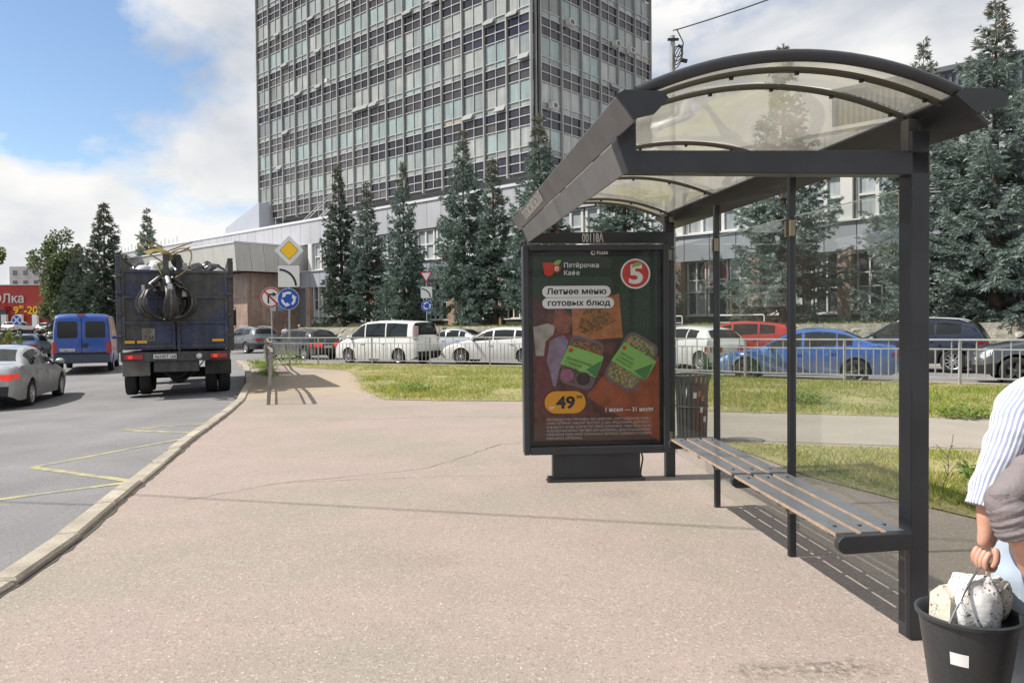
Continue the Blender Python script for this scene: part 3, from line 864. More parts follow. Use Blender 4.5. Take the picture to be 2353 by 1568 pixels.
mb = MB(); mb.hexa([CP(-.1, -.18, 8.3), CP(29.6, -.18, 8.3), CP(29.6, 11, 8.3), CP(-.1, 11, 8.3), CP(-.1, -.18, 8.42), CP(29.6, -.18, 8.42), CP(29.6, 11, 8.42), CP(-.1, 11, 8.42)])
mb.build('canopy_edge', m_cap, block)
for i in range(9):
    for j in range(3):
        piece('granite_slab', block, m_granite, CP(1.6 + .75 + i * 1.5, 2.0, -.4 + 1.08 + j * 2.15), TA * 1.49, TB * .3, (0, 0, 2.14))
for i in range(4):
    for j in range(3):
        piece('granite_slab', block, m_granite, CP(1.74, 2.17 + .78 + i * 1.56, -.4 + 1.08 + j * 2.15), TA * .3, TB * 1.55, (0, 0, 2.14))
mb = MB(); mb.hexa([CP(1.95, 2.2, -.5), CP(27, 2.2, -.5), CP(27, 10, -.5), CP(1.95, 10, -.5), CP(1.95, 2.2, 6.2), CP(27, 2.2, 6.2), CP(27, 10, 6.2), CP(1.95, 10, 6.2)])
mb.build('entrance_wall', m_backing, block)
# a little notice on the granite wall
m_white = mat('white_paint', (.78, .78, .76), .5); m_blue = mat('sign_blue', (.01, .075, .40), .35)
piece('notice', block, m_white, CP(1.55, 4.2, 3.1), TA * .03, TB * .5, (0, 0, .5)); piece('notice', block, mat('notice_blue', (.25, .42, .62), .5), CP(1.55, 4.9, 3.1), TA * .03, TB * .5, (0, 0, .5))
# tall window strip beside the entrance
for q2, sw in enumerate((-24.3, -22.4)):
    fr = MB()
    for x in (sw, sw + .7, sw + 1.4): 
        fr.hexa([FP(x, -.2, 1.3), FP(x + .09, -.2, 1.3), FP(x + .09, .06, 1.3), FP(x, .06, 1.3), FP(x, -.2, 5.3), FP(x + .09, -.2, 5.3), FP(x + .09, .06, 5.3), FP(x, .06, 5.3)])
    fo = fr.build('window_frame', m_wframe, block)
    for hx in range(2):
        for (z0, z1) in ((1.35, 2.9), (3.0, 3.7), (3.8, 5.25)): piece('pane', fo, m_wblind if z0 < 2 else m_wglass, FP(sw + .4 + .7 * hx, -.1, (z0 + z1) / 2), FD * .6, FN * .05, (0, 0, z1 - z0))
# penthouse at the tower foot, roof ladder and rails
pent = MB(); PB = [FP(-44.5, -3, 10.6), FP(-37.6, -3, 10.6), FP(-37.6, -10, 10.6), FP(-44.5, -10, 10.6)]
pent.hexa(PB + [PB[0] + V3(0, 0, 1.4), PB[1] + V3(0, 0, 3.4), PB[2] + V3(0, 0, 3.4), PB[3] + V3(0, 0, 1.4)])
pent.build('roof_house', m_band, block)
m_galv = mat('galvanised_steel', (.50, .51, .52), .45, metal=.4)
lad = MB()
la0, la1 = CP(4.0, 7.0, 8.4), CP(-.2, 9.6, 12.6)
for sd in (-.28, .28):
    lad.bar(la0 + TA * sd, la1 + TA * sd, .07, .07)
for i in range(15):
    p = la0.lerp(la1, (i + .5) / 15); lad.bar(p - TA * .28, p + TA * .28, .05, .05)
for sd in (-.32, .32):
    lad.bar(la0 + TA * sd + V3(0, 0, 1.0), la1 + TA * sd + V3(0, 0, 1.1), .05, .05)
    for f in (.05, .35, .7, 1.0): p = la0.lerp(la1, f) + TA * sd; lad.bar(p, p + V3(0, 0, 1.05), .05, .05)
lad.build('roof_ladder', m_galv, block)
for i in range(26):
    p = FP(-50 - i * 1.0, -.3, 10.66); stick('rail_post', block, m_galv, p, p + V3(0, 0, .55 if i % 3 else .8), .05)
for i in range(12):
    p = FP(-30 + i * 1.2, -.3, 10.66)
    if i in (0, 1, 8, 9): stick('rail_post', block, m_galv, p, p + V3(0, 0, .8), .05)
stick('roof_rail', block, m_galv, FP(-30, -.3, 11.4), FP(-28.8, -.3, 11.4), .05); stick('roof_rail', block, m_galv, FP(-20.4, -.3, 11.4), FP(-19.2, -.3, 11.4), .05)

# taller ribbed hall at the right, behind the block
m_rib = mat('ribbed_steel', (.085, .09, .10), .5, metal=.3, var=.1, scale=.4)
hall = empty('ribbed_hall', tuple(FP(33, -14, 0))); tag(hall, 'tall dark ribbed metal hall behind the big spruce', 'building')
mb = MB(); HB = [FP(17, -8, 9), FP(52, -8, 9), FP(52, -30, 9), FP(17, -30, 9)]
mb.hexa(HB + [p + V3(0, 0, 5.6) for p in HB]); mb.build('wall', m_rib, hall)
for i in range(110):
    piece('rib', hall, m_rib, FP(17.2 + i * .31, -7.95, 11.7), FD * .12, FN * .12, (0, 0, 5.3))
mb = MB(); mb.hexa([FP(16.8, -7.7, 14.5), FP(52.2, -7.7, 14.5), FP(52.2, -30, 14.5), FP(16.8, -30, 14.5), FP(16.8, -7.7, 14.75), FP(52.2, -7.7, 14.75), FP(52.2, -30, 14.75), FP(16.8, -30, 14.75)])
mb.build('roof_edge', m_rib, hall)

# ---- red shop on the far left
m_red = mat('shop_red', (.38, .04, .025), .55, var=.12, scale=.3)
m_dred = mat('shop_dark_red', (.30, .03, .03), .5)
m_shopglass = mat('shop_front_glass', (.10, .11, .12), .12, var=.3, scale=.5)
shop = empty('red_shop', (-74, 110, 0)); tag(shop, 'low bright red shop with big lettering beyond the parked cars', 'shop')
mb = MB(); mb.box(-96, -66.6, 110, 126, -.5, 7.8); mb.build('wall', m_red, shop)
piece('roof_edge', shop, m_cap, (-81.3, 118, 7.85), (29.6, 0, 0), (0, 16.3, 0), (0, 0, .12))
piece('awning', shop, m_dred, (-76, 109.4, 4.5), (8.6, 0, 0), (0, 1.6, 0), (0, 0, .5))
piece('shop_front', shop, m_shopglass, (-76, 109.92, 2.7), (7.6, 0, 0), (0, .3, 0), (0, 0, 3.2))
piece('shop_sign', shop, mat('shop_sign_pink', (.55, .04, .10), .5), (-74.2, 109.7, 3.9), (1.8, 0, 0), (0, .2, 0), (0, 0, .9))
for i in range(3): piece('column', shop, m_white, (-72.2 + i * 2.2, 109.4, 2.0), (.7, 0, 0), (0, .5, 0), (0, 0, 3.2))
RX = Matrix.Rotation(R(90), 4, 'X')
text('lettering', 'роМОЛка', 1.75, mat('shop_letter_grey', (.55, .50, .48), .5), Matrix.Translation((-69.6, 109.85, 5.3)) @ RX, shop, bold=.03, depth=.06, align='RIGHT')
text('lettering', '9', 1.5, mat('shop_letter_yellow', (.75, .48, .03), .5), Matrix.Translation((-71.2, 109.85, 3.7)) @ RX, shop, bold=.03, depth=.06)
text('lettering', '00', .65, MATS['shop_letter_yellow'], Matrix.Translation((-70.4, 109.85, 4.45)) @ RX, shop, bold=.015, depth=.06)
text('lettering', '-20', 1.5, MATS['shop_letter_yellow'], Matrix.Translation((-69.7, 109.85, 3.7)) @ RX, shop, bold=.03, depth=.06)
text('lettering', '00', .65, MATS['shop_letter_yellow'], Matrix.Translation((-67.5, 109.85, 4.45)) @ RX, shop, bold=.015, depth=.06)

# ---- apartment blocks far away
m_apt = mat('apartment_pink', (.50, .44, .42), .8, var=.08, scale=.1)
m_apt2 = mat('apartment_cream', (.46, .44, .38), .8, var=.08, scale=.1)
m_aptw = mat('apartment_window', (.12, .14, .16), .2, obvar=.4)
for (x0, x1, y0, h, mm, lb) in ((-143.5, -131.5, 220, 19.4, m_apt, 'pinkish apartment block rising behind the red shop'), (-131.5, -104, 226, 15.5, m_apt2, 'cream apartment wing joined beside the pinkish block'), (-190, -146, 240, 11, m_apt2, 'long low cream apartment row far behind the red shop')):
    ap = empty('apartment_block', ((x0 + x1) / 2, y0, 0)); tag(ap, lb, 'building')
    mb = MB(); mb.box(x0, x1, y0, y0 + 14, -1, h); mb.build('wall', mm, ap)
    piece('roof_box', ap, m_apt2, ((x0 + x1) / 2 + 1, y0 + 6, h + 1.0), (5, 0, 0), (0, 5, 0), (0, 0, 2.2))
    n = int((x1 - x0) / 3)
    for i in range(n):
        for f in range(int((h - 5) / 2.9)):
            piece('window', ap, m_aptw, (x0 + 1.6 + i * 3, y0 - .02, h - 1.8 - f * 2.9), (1.3, 0, 0), (0, .1, 0), (0, 0, 1.4))

# ================================================================== TREES
m_bark = mat('spruce_bark', (.085, .065, .05), .95, var=.3, scale=4, bump=.5, bscale=25)
def needle_mat(name, a, b_, c):
    m = bpy.data.materials.new(name); m.use_nodes = True
    nt = m.node_tree; N = nt.nodes; L = nt.links.new; p = N['Principled BSDF']
    p.inputs['Roughness'].default_value = .65; p.inputs['Specular IOR Level'].default_value = .3
    g = N.new('ShaderNodeNewGeometry'); rp = N.new('ShaderNodeValToRGB')
    e = rp.color_ramp.elements; e[0].color = (*a, 1); e[1].color = (*c, 1); e[1].position = 1.0
    k = e.new(.55); k.color = (*b_, 1)
    L(g.outputs['Random Per Island'], rp.inputs['Fac']); L(rp.outputs['Color'], p.inputs['Base Color'])
    tr_ = N.new('ShaderNodeBsdfTranslucent'); L(rp.outputs['Color'], tr_.inputs['Color'])
    ms = N.new('ShaderNodeMixShader'); ms.inputs[0].default_value = .28
    L(p.outputs[0], ms.inputs[1]); L(tr_.outputs[0], ms.inputs[2]); L(ms.outputs[0], N['Material Output'].inputs['Surface'])
    return m
m_ndl = needle_mat('spruce_needles', (.075, .112, .094), (.155, .215, .18), (.29, .37, .315))
m_ndl_b = needle_mat('blue_spruce_needles', (.105, .145, .13), (.225, .285, .255), (.40, .475, .425))
m_ndl_d = needle_mat('dark_spruce_needles', (.045, .065, .048), (.085, .115, .085), (.15, .19, .14))
m_cone = needle_mat('spruce_cones', (.10, .06, .03), (.17, .115, .06), (.22, .16, .09))
m_dead = needle_mat('dead_needles', (.10, .055, .03), (.15, .09, .055), (.19, .13, .09))

def spruce_mesh(h, z0, rmax, seed, tiers=24, leaf=.30, density=1.0, mats=None, dead=0.0, lean=(0, 0), br=8):
    """whorls of drooping boughs; every bough carries side twigs, every twig a brush of needle sprays"""
    r = np.random.RandomState(seed)
    TW, limbs = [], []
    for ti in range(tiers):
        f = (ti / (tiers - 1)) ** .93; z = z0 + (h - z0) * f
        nb = max(4, int(round(r.uniform(br - 2, br + 1) * (1 - .3 * f))))
        a0 = r.uniform(0, 6.28)
        for bi in range(nb):
            az = a0 + 6.283 * bi / nb + r.normal(0, .25)
            if f < .85 and r.rand() < .07: continue
            L = rmax * (1 - f) ** 1.05 * r.uniform(.48, 1.22) + .13
            if f < .1: L *= r.uniform(.6, 1.0)
            zz = z + r.normal(0, .14)
            slope = .45 * f - .34 * (1 - f) + r.normal(0, .08)
            d0 = np.array([np.cos(az), np.sin(az), 0]); sd0 = np.array([-np.sin(az), np.cos(az), 0])
            def at(t): return np.array([lean[0] * zz, lean[1] * zz, 0]) + d0 * L * t + np.array([0, 0, zz + L * (slope * t - .15 * np.sin(t * 3.0) * (1 - f) + .22 * t ** 3)])
            limbs.append((at(0), at(.5), at(1), .012 + .02 * L / rmax))
            kind = 2 if r.rand() < dead else 0
            TW.append((at(.25), at(1.0), L * .75, kind, f))
            nt_ = max(2, int(L / (leaf * .55)))
            for k in range(nt_):
                t = .18 + .78 * (k + r.rand()) / nt_; sgn = 1 if k % 2 else -1
                tl = min(L * .42, leaf * 2.6) * (1.08 - t) * r.uniform(.6, 1.2) + leaf * .4
                p = at(t); dr = d0 * .75 + sd0 * sgn * .75 + np.array([0, 0, r.normal(-.22, .15)]); dr /= np.linalg.norm(dr)
                TW.append((p, p + dr * tl, tl, kind, f))
    C, T, S, W, MI = [], [], [], [], []
    for (a, c, ln, kind, f) in TW:
        n = max(4, int(density * ln / (leaf * .040)))
        t = r.rand(n) ** .8
        P_ = a + (c - a) * t[:, None]
        ax = (c - a) / (np.linalg.norm(c - a) + 1e-6)
        rad = r.normal(0, 1, (n, 3)); rad -= (rad @ ax)[:, None] * ax; rad /= np.linalg.norm(rad, axis=1)[:, None] + 1e-6
        rad[:, 2] *= np.where(rad[:, 2] < 0, .75, 1.0)
        D_ = ax * r.uniform(.45, 1.0, n)[:, None] + rad * r.uniform(.35, .9, n)[:, None]; D_ /= np.linalg.norm(D_, axis=1)[:, None]
        S_ = np.cross(D_, rad + r.normal(0, .35, (n, 3))); S_ /= np.linalg.norm(S_, axis=1)[:, None] + 1e-6
        C.append(P_ + rad * .01); T.append(D_); S.append(S_); W.append(leaf * r.uniform(.40, .80, n))
        m = np.full(n, kind)
        if f > .8: m[(r.rand(n) < .5 * (f - .74) / .26)] = 1
        MI.append(m)
    n = 40; z = h - .55 + .85 * r.rand(n); a = r.uniform(0, 6.28, n)
    C.append(np.stack([np.full(n, lean[0] * h), np.full(n, lean[1] * h), z], 1)); D_ = np.stack([np.cos(a) * .5, np.sin(a) * .5, np.full(n, .85)], 1); T.append(D_ / np.linalg.norm(D_, axis=1)[:, None])
    S.append(np.stack([-np.sin(a), np.cos(a), np.zeros(n)], 1)); W.append(np.full(n, leaf * .5)); MI.append(np.zeros(n))
    C, T, S, W, MI = map(np.concatenate, (C, T, S, W, MI)); W = W[:, None]
    wd = W * .125
    vs = np.stack([C - T * W * .1, C + T * W * .4 + S * wd, C + T * W, C + T * W * .4 - S * wd], 1).reshape(-1, 3)
    me = np_mesh('spruce_crown', vs, np.arange(len(vs)).reshape(-1, 4), mats or [m_ndl, m_cone, m_dead], MI)
    tb = MB()
    tb.tube([(lean[0] * z, lean[1] * z, z) for z in (-.3, .3, h * .3, h * .6, h * .97)], [h * .021, h * .017, h * .013, h * .008, .012], 10)
    for (p, q_, e, w) in limbs: tb.tube([p, q_, e], [w, w * .7, .004], 4, cap=False)
    return me, tb.mesh('spruce_trunk', m_bark)
def plant_spruce(loc, meshes, rz, sc, label, group, name='spruce_tree'):
    o = empty(name, loc, rz); o.scale = sc if isinstance(sc, tuple) else (sc, sc, sc)
    tag(o, label, 'tree', group)
    for nm, me in (('crown', meshes[0]), ('trunk', meshes[1])):
        c = bpy.data.objects.new(nm, me); COL.objects.link(c); c.parent = o
    return o
NEEDG = [m_ndl, m_cone, m_dead]; NEEDB = [m_ndl_b, m_cone, m_dead]; NEEDD = [m_ndl_d, m_cone, m_dead]
spA = spruce_mesh(11.0, 1.4, 2.5, 1, 25, .36, 1.0, NEEDG, dead=.02)
spA2 = spruce_mesh(11.0, 2.0, 2.3, 11, 22, .36, 1.0, NEEDG, dead=.05, lean=(.012, 0))
spB2 = spruce_mesh(11.0, 1.6, 3.0, 12, 21, .38, 1.0, NEEDG, dead=.03)
spB = spruce_mesh(11.0, 1.0, 3.0, 2, 24, .38, 1.0, NEEDG)
spD = spruce_mesh(11.0, 1.2, 2.5, 3, 25, .36, 1.0, NEEDD, lean=(-.035, 0))
spC = spruce_mesh(12.0, .4, 3.9, 4, 27, .28, 1.05, NEEDB, br=8)
spE = spruce_mesh(12.2, .6, 3.3, 5, 27, .30, 1.0, NEEDB, dead=.13)
spF = spruce_mesh(13.0, .6, 4.4, 6, 24, .50, 1.0, NEEDD)
G1 = 'spruces on the raised lawn'
for (loc, me, rz, sc, lb) in [
    ((-12.2, 56.0, 1.3), spD, .3, (.92, .92, 1.04), 'darkest spruce with a leaning trunk, next to the granite entrance wall'),
    ((-10.3, 55.1, 1.3), spA, 1.2, (.92, .92, .92), 'shortest narrow spruce between the leaning spruce and the yield sign'),
    ((-7.1, 50.9, 1.3), spB, 2.0, (.74, .74, .96), 'spruce beside the yield sign, behind the white minivan'),
    ((-2.9, 47.2, 1.3), spB2, 4.1, (.95, .95, 1.06), 'broad tall spruce with bare lower trunk right of the yield sign'),
    ((-.95, 46.0, 1.3), spA2, 3.3, (1.0, 1.0, .89), 'slim spruce between the broad spruce and the poster stand'),
    ((1.62, 43.7, 1.3), spA, .4, (1.1, 1.1, 1.06), 'tall spruce rising in front of the tower corner'),
    ((5.9, 40.0, 1.3), spB, .9, (1.15, 1.15, .87), 'spruce showing under the shelter roof above the poster stand'),
    ((12.1, 34.2, 1.3), spE, 1.9, (1.0, 1.0, 1.0), 'spruce with browned branches seen through the shelter glass'),
    ((16.7, 31.2, 1.3), spC, 2.6, (.85, .85, .93), 'blue spruce half hidden behind the large shelter post'),
    ((18.1, 28.8, 1.3), spC, .7, (1.18, 1.18, .985), 'big silvery blue spruce towering beside the shelter'),
    ((24.0, 27.0, 1.3), spC, 3.9, (1.0, 1.0, .9), 'blue spruce standing beyond the big silvery blue spruce')]:
    plant_spruce(loc, me, rz, sc, lb, G1)
G2 = 'spruces by the crossing'
for (loc, me, rz, sc, lb) in [
    ((-39.1, 74, -.6), spF, 1.0, (1.12, 1.12, 1.06), 'tallest dark spruce by the end of the grey canopy'),
    ((-40.6, 86, -.3), spA, 2.0, (1.25, 1.25, 1.33), 'narrow spruce poking up above the garbage truck'),
    ((-45.0, 80, -.3), spF, 3.0, (.75, .75, .80), 'lower spruce between the poplar and the tallest dark spruce'),
    ((-48.6, 85, 0), spF, 4.2, (.72, .72, .74), 'small spruce close to the leafy poplar'),
    ((-37.0, 76, -.4), spF, 5.0, (.9, .9, .62), 'squat spruce at the foot of the tallest dark spruce'),
    ((-42.5, 78, -.4), spF, .4, (.85, .85, .55), 'low bushy spruce filling the gap behind the blue van')]:
    plant_spruce(loc, me, rz, sc, lb, G2)

# broadleaf trees
m_leafp = needle_mat('poplar_leaves', (.075, .105, .045), (.14, .18, .08), (.25, .29, .15))
m_leafl = needle_mat('lime_leaves', (.08, .11, .02), (.15, .18, .035), (.26, .29, .07))
m_pbark = mat('grey_bark', (.16, .145, .12), .95, var=.25, scale=3)
def broadleaf(name, loc, h, clumps, leaf, n, seed, mleaf, label):
    r = np.random.RandomState(seed); C, T, S, W = [], [], [], []
    tb = MB(); tb.tube([(0, 0, -.4), (.1, 0, h * .25), (-.1, .1, h * .5), (.1, 0, h * .85)], [.32, .26, .18, .04], 9)
    tot = sum(c[3] * c[4] for c in clumps)
    for (cx, cy, cz, rx, rz_) in clumps:
        tb.tube([(0, 0, max(.4, cz - rz_ * 1.6) * .8), (cx * .5, cy * .5, cz - rz_ * .7), (cx, cy, cz)], [.12, .08, .03], 6, cap=False)
        m = int(n * rx * rz_ / tot)
        for i in range(m):
            d = r.normal(0, 1, 3); d /= np.linalg.norm(d); q2 = r.rand() ** .42
            p = np.array([cx + d[0] * rx * q2, cy + d[1] * rx * q2, cz + d[2] * rz_ * q2])
            t = r.normal(0, 1, 3) + d * .6; t /= np.linalg.norm(t); s_ = np.cross(t, r.normal(0, 1, 3)); s_ /= np.linalg.norm(s_)
            C.append(p); T.append(t); S.append(s_); W.append(leaf * r.uniform(.6, 1.3))
    C, T, S, W = map(np.array, (C, T, S, W)); W = W[:, None]
    vs = np.stack([C, C + T * W * .5 + S * W * .38, C + T * W, C + T * W * .5 - S * W * .38], 1).reshape(-1, 3)
    o = empty(name, loc); tag(o, label, 'tree')
    c = bpy.data.objects.new('crown', np_mesh('crown', vs, np.arange(len(vs)).reshape(-1, 4), mleaf)); COL.objects.link(c); c.parent = o
    t_ = bpy.data.objects.new('trunk', tb.mesh('trunk', m_pbark)); COL.objects.link(t_); t_.parent = o
pr = random.Random(3)
cl = [(pr.uniform(-1.8, 1.8), pr.uniform(-1.4, 1.4), pr.uniform(3.5, 10.5), pr.uniform(.5, 1.05), pr.uniform(.7, 1.5)) for _ in range(26)] + [(-.3, 0, 11.3, .55, 1.1), (1.0, 0, 11.6, .6, 1.0), (-2.6, 0, 8.4, .7, .6), (-3.1, .2, 9.0, .45, .45)]
broadleaf('poplar_tree', (-48.9, 83, -.2), 11.5, cl, .30, 7500, 4, m_leafp, 'loose leafy poplar beside the red shop')
cl = [(pr.uniform(-2.4, 2.6), pr.uniform(-2, 2), pr.uniform(5.0, 8.0), pr.uniform(.8, 1.3), pr.uniform(.7, 1.1)) for _ in range(14)] + [(2.6, 0, 6.6, .9, .8), (2.9, 0, 5.9, .6, .5)]
broadleaf('lime_tree', (-43.9, 60, -.6), 7.6, cl, .3, 7000, 5, m_leafl, 'yellow green tree cut by the frame beside the road')
cl = [(pr.uniform(-1.2, 1.2), pr.uniform(-1, 1), pr.uniform(.5, 1.5), .7, .6) for _ in range(7)]
broadleaf('roadside_bush', (-29.4, 42.5, -.5), 2.0, cl, .2, 1500, 6, m_leafl, 'yellow green bush beside the parked blue car')

# distant tree belt closing the view between the blocks
r_ = np.random.RandomState(9)
n_ = 15000
px_ = r_.uniform(-330, 330, n_); py_ = r_.uniform(262, 300, n_); top = 7 + 4.5 * vnoise(px_ + 500, py_, 14, 5) + 2 * vnoise(px_ + 900, py_, 5, 6)
pz_ = top * r_.rand(n_) ** .5; C = np.stack([px_, py_, pz_], 1); T = r_.normal(0, 1, (n_, 3)); T /= np.linalg.norm(T, axis=1)[:, None]
S = np.cross(T, r_.normal(0, 1, (n_, 3))); S /= np.linalg.norm(S, axis=1)[:, None]; W = r_.uniform(1.2, 2.6, n_)[:, None]
vs = np.stack([C, C + T * W * .5 + S * W * .4, C + T * W, C + T * W * .5 - S * W * .4], 1).reshape(-1, 3)
o = bpy.data.objects.new('distant_trees', np_mesh('distant_trees', vs, np.arange(len(vs)).reshape(-1, 4), m_leafp)); COL.objects.link(o)
tag(o, 'far belt of trees behind the apartment blocks', 'trees', kind='stuff')

# ================================================================== BUS SHELTER
m_steel = mat('anthracite_steel', (.021, .024, .029), .48, metal=.0, var=.35, scale=3.0, var2=.06, scale2=60, coat=.12, bump=.03, bscale=200)
m_steel2 = mat('anthracite_grime', (.050, .048, .045), .62, var=.25, scale=4.0, var2=.1, scale2=40)
m_fas = mat('front_plank_paint', (.135, .13, .128), .5, var=.16, scale=4.0, var2=.08, scale2=50, coat=.1)
m_poly = clear_pane('tinted_polycarbonate', (.66, .64, .57), refl=1.5, rough=.04, haze=.36, hazecol=(.60, .575, .50))
m_sglass = clear_pane('shelter_glass', (.92, .95, .93), refl=1.35, rough=.01, haze=.05, hazecol=(.55, .6, .55))
m_gedge = mat('glass_edge', (.35, .45, .40), .2)
m_clip = mat('glass_clip', (.30, .26, .19), .5, metal=.4)
m_slat_top = mat('bench_slat_grey', (.115, .12, .13), .38, var=.12, scale=10, coat=.25)
m_slat_edge = mat('bench_slat_core', (.36, .26, .19), .6, var=.2, scale=20)
m_bolt = mat('bolt_dark', (.03, .03, .03), .4, metal=.5)
m_rubber = mat('rubber_seal', (.055, .05, .035), .7)
P1 = V3(1.9, 3.63, 0); SU = V3(-.093, .9957, 0); SV = V3(-.9957, -.093, 0); SHEAR = .025
def SP(u, v, z): return P1 + SU * u + SV * v + V3(0, 0, z + SHEAR * u)
shelter = empty('bus_shelter', tuple(P1)); tag(shelter, 'dark grey bus shelter with arched see-through roof and bench', 'bus shelter')
def sbox(name, u0, u1, v0, v1, z0, z1, m, parent=None, flat=False):
    mb = MB(); sh = (lambda u, v, z: P1 + SU * u + SV * v + V3(0, 0, z)) if flat else SP
    bev = .006
    mb.hexa([sh(u0, v0, z0), sh(u1, v0, z0), sh(u1, v1, z0), sh(u0, v1, z0), sh(u0, v0, z1), sh(u1, v0, z1), sh(u1, v1, z1), sh(u0, v1, z1)])
    o = mb.build(name, m, parent or shelter)
    bv = o.modifiers.new('edges', 'BEVEL'); bv.width = bev; bv.segments = 2; bv.limit_method = 'ANGLE'
    return o
def spost(name, u, v, w, d, top, m=None):
    mb = MB(); pts = [(u - w / 2, v - d / 2), (u + w / 2, v - d / 2), (u + w / 2, v + d / 2), (u - w / 2, v + d / 2)]
    mb.hexa([P1 + SU * a + SV * c + V3(0, 0, -.03) for a, c in pts] + [SP(a, c, top) for a, c in pts])
    o = mb.build(name, m or m_steel, shelter); bv = o.modifiers.new('edges', 'BEVEL'); bv.width = .006; bv.segments = 2
    return o
spost('post', 0, 0, .10, .092, 2.38); spost('post', 3.9, 0, .09, .09, 2.38)
spost('post', 1.27, 0, .042, .045, 2.38); spost('post', 2.6, 0, .042, .045, 2.38)
# cross beams with the raised nose that carries the front plank
nose = [(-.044, 2.178), (-.044, 2.29), (1.345, 2.275), (1.345, 2.43), (1.44, 2.43), (1.437, 2.318), (1.384, 2.177)]
for u in (0, 3.9):
    mb = MB(); mb.prism(nose, lambda a, c, d: SP(d, a, c), u - .05, u + .05)
    o = mb.build('cross_beam', m_steel, shelter); bv = o.modifiers.new('edges', 'BEVEL'); bv.width = .006; bv.segments = 2; bv.limit_method = 'ANGLE'
    sbox('roof_stub', u - .03, u + .03, .0, .05, 2.28, 2.44, m_steel2)
def plank(name, a, c, u0, u1, th, m):
    mb = MB(); d = V3(0, c[0] - a[0], c[1] - a[1]).normalized(); n = (-d.z * th, d.y * th)
    poly = [a, c, (c[0] + n[0], c[1] + n[1]), (a[0] + n[0], a[1] + n[1])]
    mb.prism(poly, lambda p, q2, d_: SP(d_, p, q2), u0, u1); o = mb.build(name, m, shelter)
    bv = o.modifiers.new('edges', 'BEVEL'); bv.width = .004; bv.segments = 2; bv.limit_method = 'ANGLE'
    return o
fascia = plank('front_plank', (1.430, 2.332), (1.500, 2.440), -.33, 4.25, .02, m_fas)
plank('lower_plank', (1.386, 2.180), (1.439, 2.316), .05, 3.85, .014, m_fas)
plank('rear_plank', (-.12, 2.335), (.03, 2.465), -.33, 4.25, .02, m_steel)
for u0, u1 in ((-.345, -.325), (4.245, 4.265)):
    mb = MB(); mb.prism([(1.505, 2.438), (1.47, 2.460), (1.31, 2.458), (1.285, 2.428), (1.345, 2.365), (1.432, 2.345)], lambda a, c, d: SP(d, a, c), u0, u1); mb.build('end_cap', m_steel, shelter)
    mb = MB(); mb.prism([(.035, 2.465), (.0, 2.495), (-.16, 2.495), (-.205, 2.46), (-.19, 2.42), (-.06, 2.39)], lambda a, c, d: SP(d, a, c), u0, u1); mb.build('end_cap', m_steel, shelter)
# gutter trays running behind the planks
sbox('gutter', -.32, 4.24, 1.36, 1.49, 2.43, 2.446, m_steel2); sbox('gutter', -.32, 4.24, -.17, .0, 2.45, 2.468, m_steel2)
VA, VB = 1.41, -.06
def arch(v): 
    t = (v - (VA + VB) / 2) / ((VA - VB) / 2); return 2.447 + .168 * (1 - t * t)
vs_ = [VA + (VB - VA) * i / 24 for i in range(25)]
ribs = [-.21, .05, 1.30, 2.62, 3.86, 4.12]
edges_u = [-.31, .05, 1.30, 2.62, 3.86, 4.21]
for a, c in zip(edges_u, edges_u[1:]):
    mb = MB(); us = [a + .004 + (c - a - .008) * i / 10 for i in range(11)]
    mb.grid([[SP(u, v, arch(v) + .006 * math.sin((u - a) / (c - a) * math.pi) + .0025 * math.sin(u * 9 + v * 7) + .002 * math.sin(v * 19 + u * 5)) for v in vs_] for u in us])
    o = mb.build('roof_panel', m_poly, shelter, fix=False)
for u in ribs:
    mb = MB()
    for (w, z0, z1) in ((.028, -.028, -.008),):
        prof = [[SP(u - w / 2, v, arch(v) + z0) for v in vs_], [SP(u + w / 2, v, arch(v) + z0) for v in vs_], [SP(u + w / 2, v, arch(v) + z1) for v in vs_], [SP(u - w / 2, v, arch(v) + z1) for v in vs_]]
        mb.grid(prof + [prof[0]])
    rb = mb.build('roof_rib', m_rubber, shelter)
    for i in range(5):
        v = VA + (VB - VA) * (i + .5) / 5; p = SP(u, v, arch(v) - .028)
        piece('bolt', rb, m_bolt, p + V3(0, 0, -.005), (.016, 0, 0), (0, .016, 0), (0, 0, .014))
for u in (-.31, 4.21):
    mb = MB(); mb.tube([SP(u, v, arch(v) + .012) for v in vs_], .026, 10); mb.build('edge_trim', m_steel, shelter)
# glass
for a, c in ((.065, 1.245), (1.295, 2.575), (2.625, 3.85)):
    mb = MB(); mb.add([SP(a, -.01, .16), SP(c, -.01, .16), SP(c, -.01, 2.13), SP(a, -.01, 2.13)], [(0, 1, 2, 3)]); gp = mb.build('glass_pane', m_sglass, shelter, fix=False)
    stick('glass_edge', gp, m_gedge, SP(a, -.01, 2.133), SP(c, -.01, 2.133), .008, .004)
for u in (1.27, 2.6):
    for du in (-.032, .032):
        for z in (2.06, .3): piece('glass_clip', shelter, m_clip, SP(u + du, .01, z), SU * .022, SV * .03, (0, 0, .10))
for u, du in ((0, .075), (3.9, -.07)):
    for z in (2.06, .3): piece('glass_clip', shelter, m_clip, SP(u + du, .01, z), SU * .022, SV * .03, (0, 0, .10))
